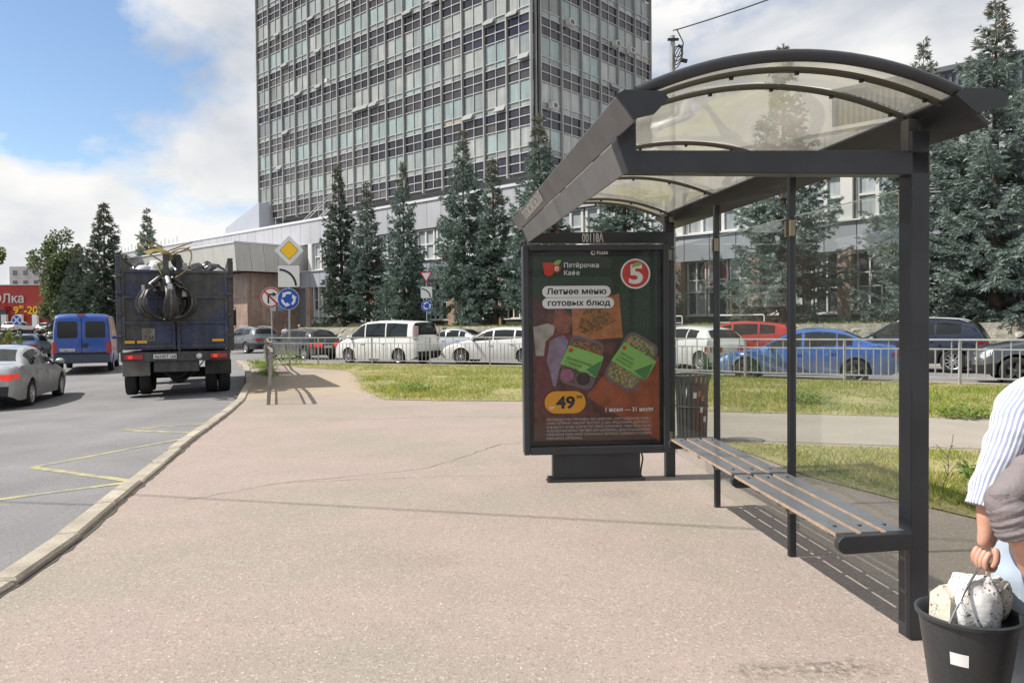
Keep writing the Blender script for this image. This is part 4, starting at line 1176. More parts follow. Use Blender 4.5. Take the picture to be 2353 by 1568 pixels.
# bench: two bays of three slats on three arms
for u in (-.03, 1.27, 2.6):
    mb = MB(); w = .04
    prof = [(.03, .428), (.36, .418)] + [(.36 + .042 * math.sin(a), .460 - .042 * math.cos(a)) for a in [math.pi * i / 8 for i in range(1, 8)]] + [(.36, .502), (.03, .507)]
    mb.prism(prof, lambda a, c, d: SP(d, a, c), u - w / 2, u + w / 2)
    o = mb.build('bench_arm', m_steel, shelter); bv = o.modifiers.new('edges', 'BEVEL'); bv.width = .004; bv.segments = 2; bv.limit_method = 'ANGLE'
for a, c in ((.0, 1.245), (1.295, 2.575)):
    for i in range(3):
        v0 = .038 + i * .126; v1 = v0 + .098
        mb = MB()
        q = [SP(a, v0, .488), SP(c, v0, .488), SP(c, v1, .488), SP(a, v1, .488), SP(a, v0, .506), SP(c, v0, .506), SP(c, v1, .506), SP(a, v1, .506)]
        mb.add(q, [(3, 2, 1, 0), (4, 5, 6, 7)], 0); mb.add(q, [(0, 1, 5, 4), (1, 2, 6, 5), (2, 3, 7, 6), (3, 0, 4, 7)], 1)
        sl = mb.build('bench_slat', [m_slat_top, m_slat_edge], shelter)
        for uu in (a + .1, c - .1):
            bb = MB(); bb.lathe([(.0, .006), (.009, .005), (.011, .0)], 10, M=Matrix.Translation(SP(uu, (v0 + v1) / 2, .506))); bb.build('bolt', m_bolt, sl)
    for kb in range(5):
        ub = a + .06 + (c - a - .12) * kb / 4; sbox('bench_bracket', ub - .022, ub + .022, .04, .385, .476, .4875, m_steel2)
# stop name on the front plank, number on the far beam
e1 = SU + V3(0, 0, SHEAR); e1.normalize()
nrm_in = (SV * (1.500 - 1.430) + V3(0, 0, .108)).normalized()
def plank_text(body, u_start, frac, size, width):
    o0 = SP(u_start, 1.430 + (1.500 - 1.430) * frac, 2.332 + .108 * frac)
    ex = -e1; ey = nrm_in; ez = ex.cross(ey).normalized()
    if ez.dot(SV) < 0: pass
    M = Matrix.Identity(4)
    for j in range(3): M[j][0] = ex[j]; M[j][1] = ey[j]; M[j][2] = ez[j]; M[j][3] = o0[j] + ez[j] * .004
    return text('lettering', body, size, mat('stencil_white', (.62, .6, .57), .6), M, fascia, bold=.002, width=width), ez
lt, ez = plank_text('ПЛ.КОМСОМОЛЬСКАЯ', 3.45, .22, .105, 1.25)
bx_ = SP(3.845, 0, 0)
def beam_text(body, v, z, size, width):
    ex = -SV; ey = V3(0, 0, 1); ez = ex.cross(ey)
    o0 = SP(3.848, v, z); M = Matrix.Identity(4)
    for j in range(3): M[j][0] = ex[j]; M[j][1] = ey[j]; M[j][2] = ez[j]; M[j][3] = o0[j]
    return text('lettering', body, size, MATS['stencil_white'], M, shelter, bold=.003, width=width)
beam_text('00118А', .865, 2.186, .118, .21)

# ================================================================== POSTER STAND
m_case = mat('case_steel', (.028, .031, .038), .5, var=.14, scale=4, coat=.12)
m_black = mat('black_border', (.008, .008, .009), .3)
adv = empty('poster_stand', (.80, 7.27, 0), R(3.2)); tag(adv, 'freestanding lit poster case advertising ready meals at the shelter end', 'poster stand')
def abox(name, x0, x1, y0, y1, z0, z1, m, parent=None, bev=.008):
    mb = MB(); mb.box(x0, x1, y0, y1, z0, z1); o = mb.build(name, m); o.parent = parent or adv
    if bev: bv = o.modifiers.new('edges', 'BEVEL'); bv.width = bev; bv.segments = 2
    return o
WX, ZL, ZH = .695, .265, 2.245
abox('case_side', -WX, -WX + .055, -.02, .2, ZL, ZH, m_case); abox('case_side', WX - .055, WX, -.02, .2, ZL, ZH, m_case)
abox('case_top', -WX + .056, WX - .056, -.018, .2, ZH - .055, ZH, m_case); abox('case_bottom', -WX + .056, WX - .056, -.018, .2, ZL, ZL + .075, m_case)
abox('case_back', -WX + .056, WX - .056, .06, .19, ZL + .076, ZH - .056, m_case)
abox('pedestal', -.42, .42, .03, .16, -.03, ZL, m_steel); abox('foot', -.46, .46, -.01, .2, -.02, .03, m_steel2)
mb = MB(); mb.tube([(.44, .08, .27), (.455, .08, .2), (.44, .09, .1), (.43, .09, .0)], .008, 6); o = mb.build('cable', m_rubber); o.parent = adv
abox('border', -WX + .057, WX - .057, .035, .055, ZL + .077, ZH - .057, m_black, bev=0)
# poster picture
def poster_mat():
    m = bpy.data.materials.new('poster_print'); m.use_nodes = True
    nt = m.node_tree; N = nt.nodes; L = nt.links.new; p = N['Principled BSDF']; p.inputs['Roughness'].default_value = .35
    tc = N.new('ShaderNodeTexCoord'); sp_ = N.new('ShaderNodeSeparateXYZ'); L(tc.outputs['Object'], sp_.inputs[0])
    def noise(sc, det, vec=None, dist=0):
        n = N.new('ShaderNodeTexNoise'); n.inputs['Scale'].default_value = sc; n.inputs['Detail'].default_value = det; n.inputs['Distortion'].default_value = dist
        L(vec or tc.outputs['Object'], n.inputs['Vector']); return n.outputs['Fac']
    def rng(f, a, c):
        r = N.new('ShaderNodeMapRange'); r.inputs['From Min'].default_value = a; r.inputs['From Max'].default_value = c; L(f, r.inputs['Value']); return r.outputs['Result']
    def mix(f, a, c):
        x = N.new('ShaderNodeMix'); x.data_type = 'RGBA'; L(f, x.inputs['Factor'])
        for nm, v in (('A', a), ('B', c)):
            if isinstance(v, tuple): x.inputs[nm].default_value = (*v, 1)
            else: L(v, x.inputs[nm])
        return x.outputs['Result']
    grass_ = mix(rng(noise(60, 4, dist=3.0), .45, .62), (.007, .018, .011), (.030, .070, .036))
    wood = mix(rng(noise(7, 5, dist=1.2), .35, .65), (.045, .014, .013), (.125, .042, .034))
    # upper part meadow, lower part table
    ad_ = N.new('ShaderNodeMath'); ad_.operation = 'MULTIPLY_ADD'; ad_.inputs[1].default_value = .55; L(sp_.outputs['X'], ad_.inputs[0]); L(sp_.outputs['Z'], ad_.inputs[2])
    ad2 = N.new('ShaderNodeMath'); ad2.operation = 'MULTIPLY_ADD'; ad2.inputs[1].default_value = -.95; L(sp_.outputs['X'], ad2.inputs[0]); L(sp_.outputs['Z'], ad2.inputs[2])
    base = mix(rng(ad_.outputs[0], 1.50, 1.36), grass_, wood)
    base = mix(rng(sp_.outputs['Z'], .58, .50), base, (.085, .045, .040))
    L(base, p.inputs['Base Color'])
    return m
poster = abox('poster', -.60, .59, .024, .034, .392, 2.135, poster_mat(), bev=0)
def pz(x, y):      # picture coordinates of the close-up -> poster plane
    return ((x - 529) / 589.0, 1.5 + (745 - (650 + y / 1.8446) / 1.3044) / 245.0)
lay = [0]
def flat_poly(name, pts, m, raw=False, d=None):
    lay[0] += 1; yy = .0232 - .00018 * lay[0]
    mb = MB(); P_ = pts if raw else [pz(*p) for p in pts]
    mb.add([(x, yy, z) for x, z in P_], [tuple(range(len(P_)))]); o = mb.build(name, m, fix=False); o.parent = poster; return o
def ell(cx, cy, rx, ry, n=28, a0=0, a1=6.2832): return [(cx + rx * math.cos(a0 + (a1 - a0) * i / n), cy + ry * math.sin(a0 + (a1 - a0) * i / n)) for i in range(n)]
def rrect(x0, y0, x1, y1, r): 
    out = []
    for cx, cy, a in ((x1 - r, y0 + r, -90), (x1 - r, y1 - r, 0), (x0 + r, y1 - r, 90), (x0 + r, y0 + r, 180)):
        out += [(cx + r * math.cos(R(a + i * 15)), cy + r * math.sin(R(a + i * 15))) for i in range(7)]
    return out
def rotp(pts, cx, cy, a): c, s_ = math.cos(R(a)), math.sin(R(a)); return [(cx + (x - cx) * c - (y - cy) * s_, cy + (x - cx) * s_ + (y - cy) * c) for x, y in pts]
def ptext(body, x, y, hpx, m, wpx=None, bold=.0015, align='LEFT', rot=0):
    lay[0] += 1; yy = .0232 - .00018 * lay[0]; X, Z = pz(x, y)
    M = Matrix.Translation((X, yy, Z)) @ Matrix.Rotation(R(90), 4, 'X') @ Matrix.Rotation(R(rot), 4, 'Z')
    o = text('lettering', body, hpx / 589.0 * 1.38, m, M, None, bold=bold, align=align, width=wpx / 589.0 if wpx else None); o.parent = poster; return o
q_white = mat('print_white', (.70, .70, .71), .4); q_red = mat('print_red', (.52, .035, .02), .4); q_green = mat('print_green', (.20, .42, .10), .4); q_dk = mat('print_black', (.012, .012, .012), .4)
q_or = mat('print_orange', (.62, .27, .012), .4); q_tan = mat('print_board', (.34, .13, .05), .5, var=.25, scale=14); q_meat = mat('print_pastry', (.30, .13, .035), .5, col2=(.10, .05, .02), scale=40, var=.3)
q_lilac = mat('print_shirt', (.20, .15, .22), .5, var=.25, scale=12); q_cloth = mat('print_cloth', (.30, .27, .25), .5, var=.3, scale=12); q_salad = mat('print_salad', (.30, .27, .12), .5, col2=(.12, .10, .05), scale=45, var=.35)
q_tray = mat('print_tray', (.13, .095, .10), .4, var=.15, scale=10); q_dark = mat('print_sauce', (.03, .018, .015), .4, var=.3, scale=40); q_onion = mat('print_onion', (.25, .09, .16), .4, var=.4, scale=60); q_wood = mat('print_wood', (.24, .06, .022), .5, var=.3, scale=9)
q_gr2 = mat('print_grass', (.05, .10, .05), .5, var=.5, scale=60)
flat_poly('print_table', [(885, 780), (885, 1255), (470, 1000), (640, 800)], q_wood)
flat_poly('print_table', [(190, 720), (330, 600), (360, 700), (240, 1040), (190, 1060)], mat('print_maroon', (.12, .03, .03), .5, var=.3, scale=9))
flat_poly('print_cloth', [(176, 610), (255, 590), (300, 600), (290, 650), (245, 690), (235, 770), (190, 770)], q_cloth)
flat_poly('print_shirt', [(300, 670), (350, 655), (372, 690), (350, 800), (320, 850), (300, 945), (285, 940), (270, 860), (250, 800), (270, 690)], q_lilac)
flat_poly('print_arm', [(300, 515), (350, 512), (395, 560), (380, 640), (330, 650), (290, 600)], mat('print_skin_red', (.22, .07, .045), .5, var=.35, scale=14))
flat_poly('print_board', [(393, 505), (660, 425), (680, 672), (398, 690)], q_tan)
flat_poly('print_pastry', [(470, 512), (545, 505), (610, 540), (640, 578), (560, 625), (480, 655), (440, 640), (430, 600), (450, 545)], q_meat)
tray = rotp(rrect(350, 670, 545, 950, 42), 447, 810, 17)
flat_poly('print_tray', tray, q_tray)
flat_poly('print_tray', rotp(rrect(362, 684, 533, 936, 34), 447, 810, 17), mat('print_tray_inner', (.09, .055, .055), .4, var=.2, scale=12))
for (cx, cy, rr_) in ((425, 715, 30), (480, 722, 34), (528, 742, 30)): flat_poly('print_meat', ell(cx, cy, rr_, rr_ * .85, 14), q_meat)
flat_poly('print_label', [(376, 712), (572, 778), (528, 896), (326, 816)], q_green)
flat_poly('print_label_shade', [(470, 850), (560, 800), (528, 896)], mat('print_green_dark', (.05, .17, .05), .4))
flat_poly('print_onion', ell(366, 880, 36, 36, 18), q_onion); flat_poly('print_sauce', ell(455, 905, 48, 44, 18), q_tray); flat_poly('print_sauce', ell(455, 903, 40, 36, 18), q_dark)
tray2 = rotp(rrect(625, 655, 830, 965, 48), 727, 810, 32)
flat_poly('print_tray', tray2, q_tray); flat_poly('print_salad', rotp(rrect(640, 672, 815, 948, 38), 727, 810, 32), q_salad)
for i in range(46):
    t = rnd.random(); cx, cy = rotp([(rnd.uniform(650, 805), rnd.choice([rnd.uniform(682, 740), rnd.uniform(870, 938)]))], 727, 810, 32)[0]
    flat_poly('print_bit', rotp([(cx - 9, cy - 4), (cx + 9, cy - 4), (cx + 9, cy + 4), (cx - 9, cy + 4)], cx, cy, rnd.uniform(0, 180)), rnd.choice([q_cloth, mat('print_pink', (.38, .17, .14), .5), mat('print_yellow', (.42, .33, .10), .5), mat('print_leaf', (.06, .14, .03), .5)]))
flat_poly('print_label', [(687, 697), (868, 808), (808, 916), (612, 800)], q_green)
flat_poly('print_label_shade', [(740, 860), (850, 820), (808, 916)], MATS['print_green_dark'])
for (cx, cy) in ((386, 740), (688, 730)): flat_poly('print_dot', ell(cx, cy, 13, 12, 10), q_red)
for body, x, y, w in (('ШАШЛЫК КУРИНЫЙ', 360, 786, 150), ('С ЛАВАШОМ', 352, 808, 95), ('И ЛУКОМ', 345, 830, 75)): ptext(body, x, y, 13, q_dk, w, 0, rot=-19)
for body, x, y, w in (('ОКРОШКА', 662, 762, 85), ('С ВАРЕНОЙ', 648, 780, 95), ('КОЛБАСОЙ', 636, 797, 95)): ptext(body, x, y, 13, q_dk, w, 0, rot=-30)
# logo row
flat_poly('print_cup', [(231, 252), (302, 252), (292, 312), (282, 326), (252, 326), (240, 312)], q_red)
flat_poly('print_cup', ell(310, 285, 22, 24, 20), q_red); flat_poly('print_cup', ell(310, 286, 11, 13, 16), q_white); flat_poly('print_cup', ell(311, 287, 5, 7, 12), q_red)
flat_poly('print_leaf', [(292, 262), (300, 245), (320, 238), (338, 240), (325, 262), (305, 266)], q_green)
ptext('Пятёрочка', 348, 280, 26, q_white, 195, .0006); ptext('Кафе', 348, 322, 26, q_white, 87, .0006)
flat_poly('print_badge', ell(752, 317, 84, 84, 40), q_white); flat_poly('print_badge', ell(752, 317, 75, 75, 40), q_red)
ptext('5', 712, 368, 104, q_white, 80, .008)
flat_poly('print_leaf', [(728, 284), (740, 262), (766, 252), (790, 256), (778, 272), (752, 278)], q_green)
flat_poly('print_pill', rrect(228, 382, 611, 446, 31), q_white); flat_poly('print_pill', rrect(228, 448, 630, 508, 29), q_white)

for dx_, dy_ in ((-1.6, 0), (0, -1), (1.6, 0), (0, 1.2)):
    ptext('Летнее меню', 252 + dx_, 428 + dy_, 33, q_dk, 332, 0); ptext('готовых блюд', 256 + dx_, 492 + dy_, 33, q_dk, 348, 0)

flat_poly('print_price', rrect(236, 968, 466, 1092, 61), q_or); ptext('49', 302, 1062, 66, q_dk, 108, .006); ptext('99', 414, 1012, 20, q_dk, 32, .001); ptext('от', 262, 1066, 16, q_white, 30, .0008)
ptext('1 июня — 31 июля', 572, 1086, 24, q_white, 268, .0006)
for i, body in enumerate(('РЕКЛАМОДАТЕЛЬ И ПРОДАВЕЦ: ООО «АГРОТОРГ», ОГРН 1027809237796, 191025, Г.', 'САНКТ-ПЕТЕРБУРГ, НЕВСКИЙ ПРОСПЕКТ, Д. 90/92. ПРЕДЛОЖЕНИЕ ДЕЙСТВУЕТ С', '01.06.2026 ПО 31.07.2026. КОЛИЧЕСТВО ТОВАРА ОГРАНИЧЕНО. ТОВАР ПРЕДСТАВЛЕН', 'НЕ ВО ВСЕХ МАГАЗИНАХ ТОРГОВОЙ СЕТИ «ПЯТЁРОЧКА». ЦЕНЫ УКАЗАНЫ В РУБЛЯХ.', 'ИЗОБРАЖЕНИЕ ТОВАРА МОЖЕТ ОТЛИЧАТЬСЯ ОТ ОРИГИНАЛА. ПОДРОБНОСТИ УТОЧНЯЙТЕ', 'В МАГАЗИНАХ «ПЯТЁРОЧКА».')):
    ptext(body, 246, 1132 + i * 21, 13, mat('print_small', (.42, .36, .35), .4), 590 if i < 5 else 200, .0004)
X, Z = pz(535, 206); o = text('lettering', 'Russ', 24 / 589 * 1.38, q_white, Matrix.Translation((X, .0235, Z)) @ Matrix.Rotation(R(90), 4, 'X'), None, bold=.0015, width=62 / 589); o.parent = adv
mb = MB(); X, Z = pz(515, 198); mb.add([(X + .022 * math.cos(a), .0237, Z + .022 * math.sin(a)) for a in [6.2832 * i / 18 for i in range(18)]], [tuple(range(18))]); o = mb.build('emblem', q_white, fix=False); o.parent = adv
mb = MB(); mb.add([(X + .004 + .013 * math.cos(a), .0227, Z + .013 * math.sin(a)) for a in [6.2832 * i / 14 for i in range(14)]], [tuple(range(14))]); o2 = mb.build('emblem_centre', q_dk, fix=False); o2.parent = o
mb = MB(); mb.add([(-WX + .05, -.004, ZL + .07), (WX - .05, -.004, ZL + .07), (WX - .05, -.004, ZH - .05), (-WX + .05, -.004, ZH - .05)], [(0, 1, 2, 3)])
o = mb.build('cover_glass', clear_pane('case_glass', (.95, .96, .95), refl=.22, rough=.01), fix=False); o.parent = adv

# ================================================================== LITTER BIN
m_bin = mat('bin_steel', (.028, .027, .026), .55, var=.2, scale=8)
lb_ = empty('litter_bin', (2.27, 9.7, 0)); tag(lb_, 'dark slatted litter bin with stickers behind the poster stand', 'litter bin')
mb = MB(); mb.lathe([(.14, .04), (.165, .06), (.165, .72), (.15, .72)], 20); o = mb.build('liner', m_bolt); o.parent = lb_
NS = 22
for i in range(NS):
    a = 2 * math.pi * i / NS; ca, sa = math.cos(a), math.sin(a); mb = MB()
    path_ = [(.175, .02), (.185, .3), (.19, .6), (.205, .74), (.235, .84)]
    rows = []
    for (rr_, z) in path_:
        w = .019
        rows.append([(rr_ * ca - w * sa * k2 + dn * ca, rr_ * sa + w * ca * k2 + dn * sa, z) for k2, dn in ((-1, 0), (1, 0), (1, .006), (-1, .006), (-1, 0))])
    mb.grid(rows, smooth=False); o = mb.build('slat', m_bin); o.parent = lb_
for z, rr_ in ((.05, .19), (.45, .196), (.84, .245)):
    mb = MB(); mb.tube([(rr_ * math.cos(a), rr_ * math.sin(a), z) for a in [2 * math.pi * i / 24 for i in range(25)]], .012, 6, cap=False); o = mb.build('hoop', m_bin); o.parent = lb_
m_stk = mat('sticker_white', (.55, .52, .50), .6); m_stkr = mat('sticker_red', (.35, .10, .07), .6)
for a, z, m_ in ((-1.35, .62, m_stkr), (-1.1, .56, m_stkr), (-1.2, .42, m_stk), (-.95, .3, m_stk), (-1.62, .6, m_stk)):
    c = V3(.202 * math.cos(a), .202 * math.sin(a), z); piece('sticker', lb_, m_, c, (-math.sin(a) * .04, math.cos(a) * .04, 0), (math.cos(a) * .004, math.sin(a) * .004, 0), (.01, 0, .07), world=False)

# ================================================================== RAILINGS
m_rail = mat('railing_paint', (.37, .375, .36), .55, var=.15, scale=3, var2=.1, scale2=30, obvar=.06)
m_rail2 = mat('railing_paint_shaded', (.20, .175, .16), .6, var=.25, scale=4, obvar=.08)  # same railing grey, darkened in the colour for the side in shade
def railing(pts, label, m, H=1.05, tilt=None):
    pts = [V3(*p, 0) for p in pts]
    ro = empty('pedestrian_railing', tuple(pts[len(pts) // 2])); tag(ro, label, 'railing')
    for i, (a, c) in enumerate(zip(pts, pts[1:])):
        t = (c - a).normalized(); n = t.cross(V3(0, 0, 1)); L_ = (c - a).length
        ta = V3(0, 0, H) if tilt is None else V3(tilt[i][0], tilt[i][1], H); tb_ = V3(0, 0, H) if tilt is None else V3(tilt[i + 1][0], tilt[i + 1][1], H)
        def at(f, h): return a.lerp(c, f) + (ta.lerp(tb_, f)) * (h / H)
        stick('post', ro, m, at(0, -.05), at(0, H - .02), .055)
        if i == len(pts) - 2: stick('post', ro, m, at(1, -.05), at(1, H - .02), .055)
        stick('top_rail', ro, m, at(0, H), at(1, H), .06, .04)
        stick('rail', ro, m, at(.01, H - .22), at(.99, H - .22), .03, .03)
        stick('rail', ro, m, at(.01, .17), at(.99, .17), .03, .03)
        k = max(3, int(round(L_ / .165)))
        for j in range(1, k):
            tall = (j % 4 == 2)
            stick('picket', ro, m, at(j / k, .18), at(j / k, H - .02 if tall else H - .22), .022)
    return ro
def resample(P, step):
    P = np.array(P, float); s_ = np.concatenate([[0], np.cumsum(np.hypot(*np.diff(P, axis=0).T))]); n = int(round(s_[-1] / step))
    q2 = np.linspace(0, s_[-1], n + 1); return list(zip(np.interp(q2, s_, P[:, 0]), np.interp(q2, s_, P[:, 1])))
RP = resample([(-9.95, 31.3), (-5.8, 29.55), (-2.6, 28.3), (.28, 26.9), (3.1, 24.0), (5.68, 20.9), (7.5, 19.6), (9.38, 18.4), (12.0, 16.6), (14.5, 15.0)], 2.45)
railing(RP, 'long pale grey pedestrian railing in front of the traffic', m_rail)
RK = [(-9.95, 31.1), (-9.25, 29.0), (-8.4, 26.6), (-7.6, 24.2), (-6.85, 21.8), (-6.15, 19.5), (-5.45, 17.2), (-4.70, 14.75)]
railing(RK, 'bent brownish railing along the kerb beside the garbage truck', m_rail2, 1.0, tilt=[(0, 0), (.02, 0), (-.06, 0), (.03, 0), (.0, 0), (-.08, 0), (.05, 0), (.07, .03)])
# low lawn rails near the building
for i, s_ in enumerate((12.5, 16.5, 29.5)):
    ro = empty('lawn_barrier', tuple(FP(s_, 5.4, 1.2))); tag(ro, 'low white tube barrier at the edge of the raised lawn', 'barrier', 'tube barriers on the lawn')
    mb = MB(); mb.tube([FP(s_, 5.4, 1.15), FP(s_, 5.4, 1.75), FP(s_ + .05, 5.4, 1.82), FP(s_ + 2.3, 5.4, 1.82), FP(s_ + 2.35, 5.4, 1.75), FP(s_ + 2.35, 5.4, 1.15)], .03, 6); mb.build('tube', m_white, ro)
    stick('middle_tube', ro, m_white, FP(s_, 5.4, 1.5), FP(s_ + 2.35, 5.4, 1.5), .03)

# ================================================================== ROAD SIGNS
m_pole = mat('sign_pole', (.36, .365, .36), .45, metal=.4, var=.1, scale=4)
m_sred = mat('sign_red', (.42, .012, .02), .4); m_swhite = mat('sign_white', (.68, .68, .66), .4); m_syel = mat('sign_yellow', (.88, .52, .003), .4); m_sblk = mat('sign_black', (.01, .01, .01), .4); m_sgrey = mat('sign_back', (.32, .33, .34), .5, metal=.3)
def sign_face(name, root, c, pts, m, th=.012, parent=None):
    mb = MB(); mb.prism(pts, lambda a, b_, d: (c[0] + a, c[1] + d, c[2] + b_), -th, 0); return mb.build(name, m, parent or root)
def circ(r, n=36, ox=0, oz=0): return [(ox + r * math.cos(6.2832 * i / n), oz + r * math.sin(6.2832 * i / n)) for i in range(n)]
def arcband(r0, r1, a0, a1, n=12, ox=0, oz=0): 
    A = [(ox + r1 * math.cos(R(a0 + (a1 - a0) * i / n)), oz + r1 * math.sin(R(a0 + (a1 - a0) * i / n))) for i in range(n + 1)]
    return A + [(ox + r0 * math.cos(R(a1 + (a0 - a1) * i / n)), oz + r0 * math.sin(R(a1 + (a0 - a1) * i / n))) for i in range(n + 1)]
def rsq(h, r, rot=0):
    P_ = rrect(-h, -h, h, h, r); return rotp(P_, 0, 0, rot)
def roundabout(root, c, r):
    s1 = sign_face('roundabout_sign', root, c, circ(r), m_swhite)
    c2 = (c[0], c[1] - .013, c[2]); sign_face('disc', root, c2, circ(r * .96), m_blue, .004, s1)
    c3 = (c[0], c[1] - .018, c[2])
    for k in range(3):
        a0 = 90 + 120 * k + 35
        sign_face('arrow', root, c3, arcband(r * .46, r * .68, a0 - 62, a0 + 2), m_swhite, .003, s1)
        ah = a0 + 2; P_ = [(r * .34 * math.cos(R(ah)), r * .34 * math.sin(R(ah))), (r * .82 * math.cos(R(ah)), r * .82 * math.sin(R(ah))), (r * .58 * math.cos(R(ah + 42)), r * .58 * math.sin(R(ah + 42)))]
        sign_face('arrow_head', root, (c3[0], c3[1] - .001, c3[2]), P_, m_swhite, .003, s1)
def curve_plate(root, c, h):
    s1 = sign_face('direction_plate', root, c, rsq(h, h * .1), m_swhite)
    sign_face('bend', root, (c[0], c[1] - .013, c[2]), arcband(h * 1.48, h * 1.68, 2, 88, 14, -h * .92, -h * .95), m_sblk, .003, s1)
    return s1
sa = empty('priority_sign', (-8.99, 31, 0)); tag(sa, 'yellow diamond priority sign over bend plate and blue roundabout disc on one pole', 'road sign')
mb = MB(); mb.tube([(-8.99, 31, -.1), (-8.93, 31, 5.0)], .035, 10); mb.build('pole', m_pole, sa)
ca = (-8.92, 30.94, 4.56)
s1 = sign_face('diamond_sign', sa, ca, rsq(.42, .05, 45), m_swhite); sign_face('rim', sa, (ca[0], ca[1] - .0125, ca[2]), rsq(.272, .04, 45), m_sblk, .002, s1); sign_face('centre', sa, (ca[0], ca[1] - .015, ca[2]), rsq(.255, .04, 45), m_syel, .003, s1)
curve_plate(sa, (-8.95, 30.94, 3.52), .43); roundabout(sa, (-8.98, 30.94, 2.61), .435)
sb = empty('no_right_turn_sign', (-9.87, 31.6, 0)); tag(sb, 'round white no right turn sign with red rim on its own pole', 'road sign')
mb = MB(); mb.tube([(-9.87, 31.6, -.1), (-9.87, 31.6, 3.1)], .03, 10); mb.build('pole', m_pole, sb)
cb = (-9.87, 31.54, 2.70)
s1 = sign_face('sign_disc', sb, cb, circ(.42), m_swhite); sign_face('red_ring', sb, (cb[0], cb[1] - .0125, cb[2]), circ(.405), m_sred, .003, s1); sign_face('white_field', sb, (cb[0], cb[1] - .016, cb[2]), circ(.345), m_swhite, .003, s1)
sign_face('arrow', sb, (cb[0], cb[1] - .020, cb[2]), [(-.14, -.24), (-.07, -.24), (-.07, .09), (.08, .09), (.08, .03), (.25, .13), (.08, .23), (.08, .16), (-.14, .16)], m_sblk, .003, s1)
sign_face('red_bar', sb, (cb[0], cb[1] - .0245, cb[2]), [(-.29, .24), (-.24, .29), (.29, -.24), (.24, -.29)], m_sred, .003, s1)
sc_ = empty('yield_sign', (-4.97, 45, 0)); tag(sc_, 'red rimmed yield triangle over bend plate and roundabout disc before the spruces', 'road sign')
mb = MB(); mb.tube([(-4.97, 45, -.2), (-4.97, 45, 4.6)], .035, 8); mb.build('pole', m_pole, sc_)
cc_ = (-4.98, 44.94, 4.32)
s1 = sign_face('triangle_sign', sc_, cc_, [(-.38, .30), (.38, .30), (0, -.36)], m_sred); sign_face('white_field', sc_, (cc_[0], cc_[1] - .013, cc_[2]), [(-.26, .235), (.26, .235), (0, -.22)], m_swhite, .003, s1)
curve_plate(sc_, (-4.97, 44.94, 3.42), .33); roundabout(sc_, (-4.95, 44.94, 2.64), .335)
sd_ = empty('no_stopping_sign', (-57.6, 89.5, .6)); tag(sd_, 'small round blue sign with white cross by the red shop', 'road sign')
mb = MB(); mb.tube([(-57.6, 89.5, .3), (-57.6, 89.5, 3.1)], .04, 8); mb.build('pole', m_pole, sd_)
cd = (-57.6, 89.4, 2.55); s1 = sign_face('sign_disc', sd_, cd, circ(.62), m_swhite); sign_face('disc', sd_, (cd[0], cd[1] - .0125, cd[2]), circ(.54), m_blue, .003, s1)
for sg in (1, -1): sign_face('cross_bar', sd_, (cd[0], cd[1] - .016 - .002 * sg, cd[2]), rotp([(-.5, -.07), (.5, -.07), (.5, .07), (-.5, .07)], 0, 0, 45 * sg), m_swhite, .002, s1)

# lamp pole and wires
lp = empty('utility_pole', (5.22, 25, 0)); tag(lp, 'grey metal pole with looped cables rising behind the shelter roof', 'pole')
mb = MB(); mb.tube([(5.22, 25, -.2), (5.24, 25, 5), (5.27, 25, 10.75)], [.12, .10, .085], 12); mb.build('pole', m_pole, lp)
mb = MB()
for k2 in range(4):
    pts = [(5.3 + .12 + .14 * math.sin(a * (1 + .1 * k2)), 24.95 - .05 * k2, 10.4 - .35 * (1 - math.cos(a)) * (.5 + .2 * k2)) for a in [6.28 * i / 14 for i in range(15)]]; mb.tube(pts, .018, 5, cap=False)
mb.tube([(5.28, 24.95, 10.9), (5.4, 24.95, 10.95), (5.6, 24.9, 10.5), (5.52, 24.9, 9.95)], .02, 5)
mb.build('cable_loop', m_rubber, lp)
stick('bracket', lp, m_bolt, (5.1, 24.9, 10.6), (5.45, 24.9, 10.6), .07); stick('insulator', lp, m_bolt, (5.5, 24.9, 9.95), (5.72, 24.9, 9.9), .1)
wr_ = MB(); A_, B_ = V3(5.35, 24.9, 10.9), V3(14.0, 10.0, 11.6)
wr_.tube([A_.lerp(B_, i / 12) - V3(0, 0, .9 * math.sin(math.pi * i / 12)) for i in range(13)], .022, 5)
o = wr_.build('overhead_cable', m_rubber); tag(o, 'thin dark cable running from the pole top into the sky', 'cable')
wr_ = MB(); wr_.tube([(-30, 12.5, 7.6), (-8.9, 6.45, 7.0), (-4.1, 5.2, 7.0), (15, .2, 7.6)], .015, 5)
o = wr_.build('overhead_cable', m_rubber); tag(o, 'cable high above the pavement that casts the thin shadow line', 'cable')

# ================================================================== VEHICLES
m_tyre = mat('tyre_rubber', (.018, .018, .019), .85, var=.2, scale=8)
m_rim = mat('alloy_rim', (.48, .48, .49), .3, metal=.7)
m_rimd = mat('alloy_rim_dark', (.10, .10, .105), .35, metal=.6)
m_under = mat('underbody', (.012, .012, .013), .9)
m_cglass = mat('car_glass', (.014, .017, .018), .06, spec=.35, var=.2, scale=1.5)
m_tail = mat('tail_lamp', (.38, .012, .012), .15, coat=.5)
m_taill = mat('tail_lamp_lit', (.75, .03, .02), .2, coat=.5, emit=(1.0, .05, .02, .35))
m_tailc = mat('tail_lamp_clear', (.42, .30, .30), .15, coat=.5)
m_head = mat('head_lamp', (.55, .57, .58), .08, coat=.6, metal=.3)
m_trim = mat('black_trim', (.02, .02, .021), .55)
m_chrome = mat('chrome', (.6, .6, .6), .12, metal=1.0)
m_plate = mat('number_plate', (.62, .62, .60), .5)
m_plet = mat('plate_letter', (.02, .02, .02), .6)

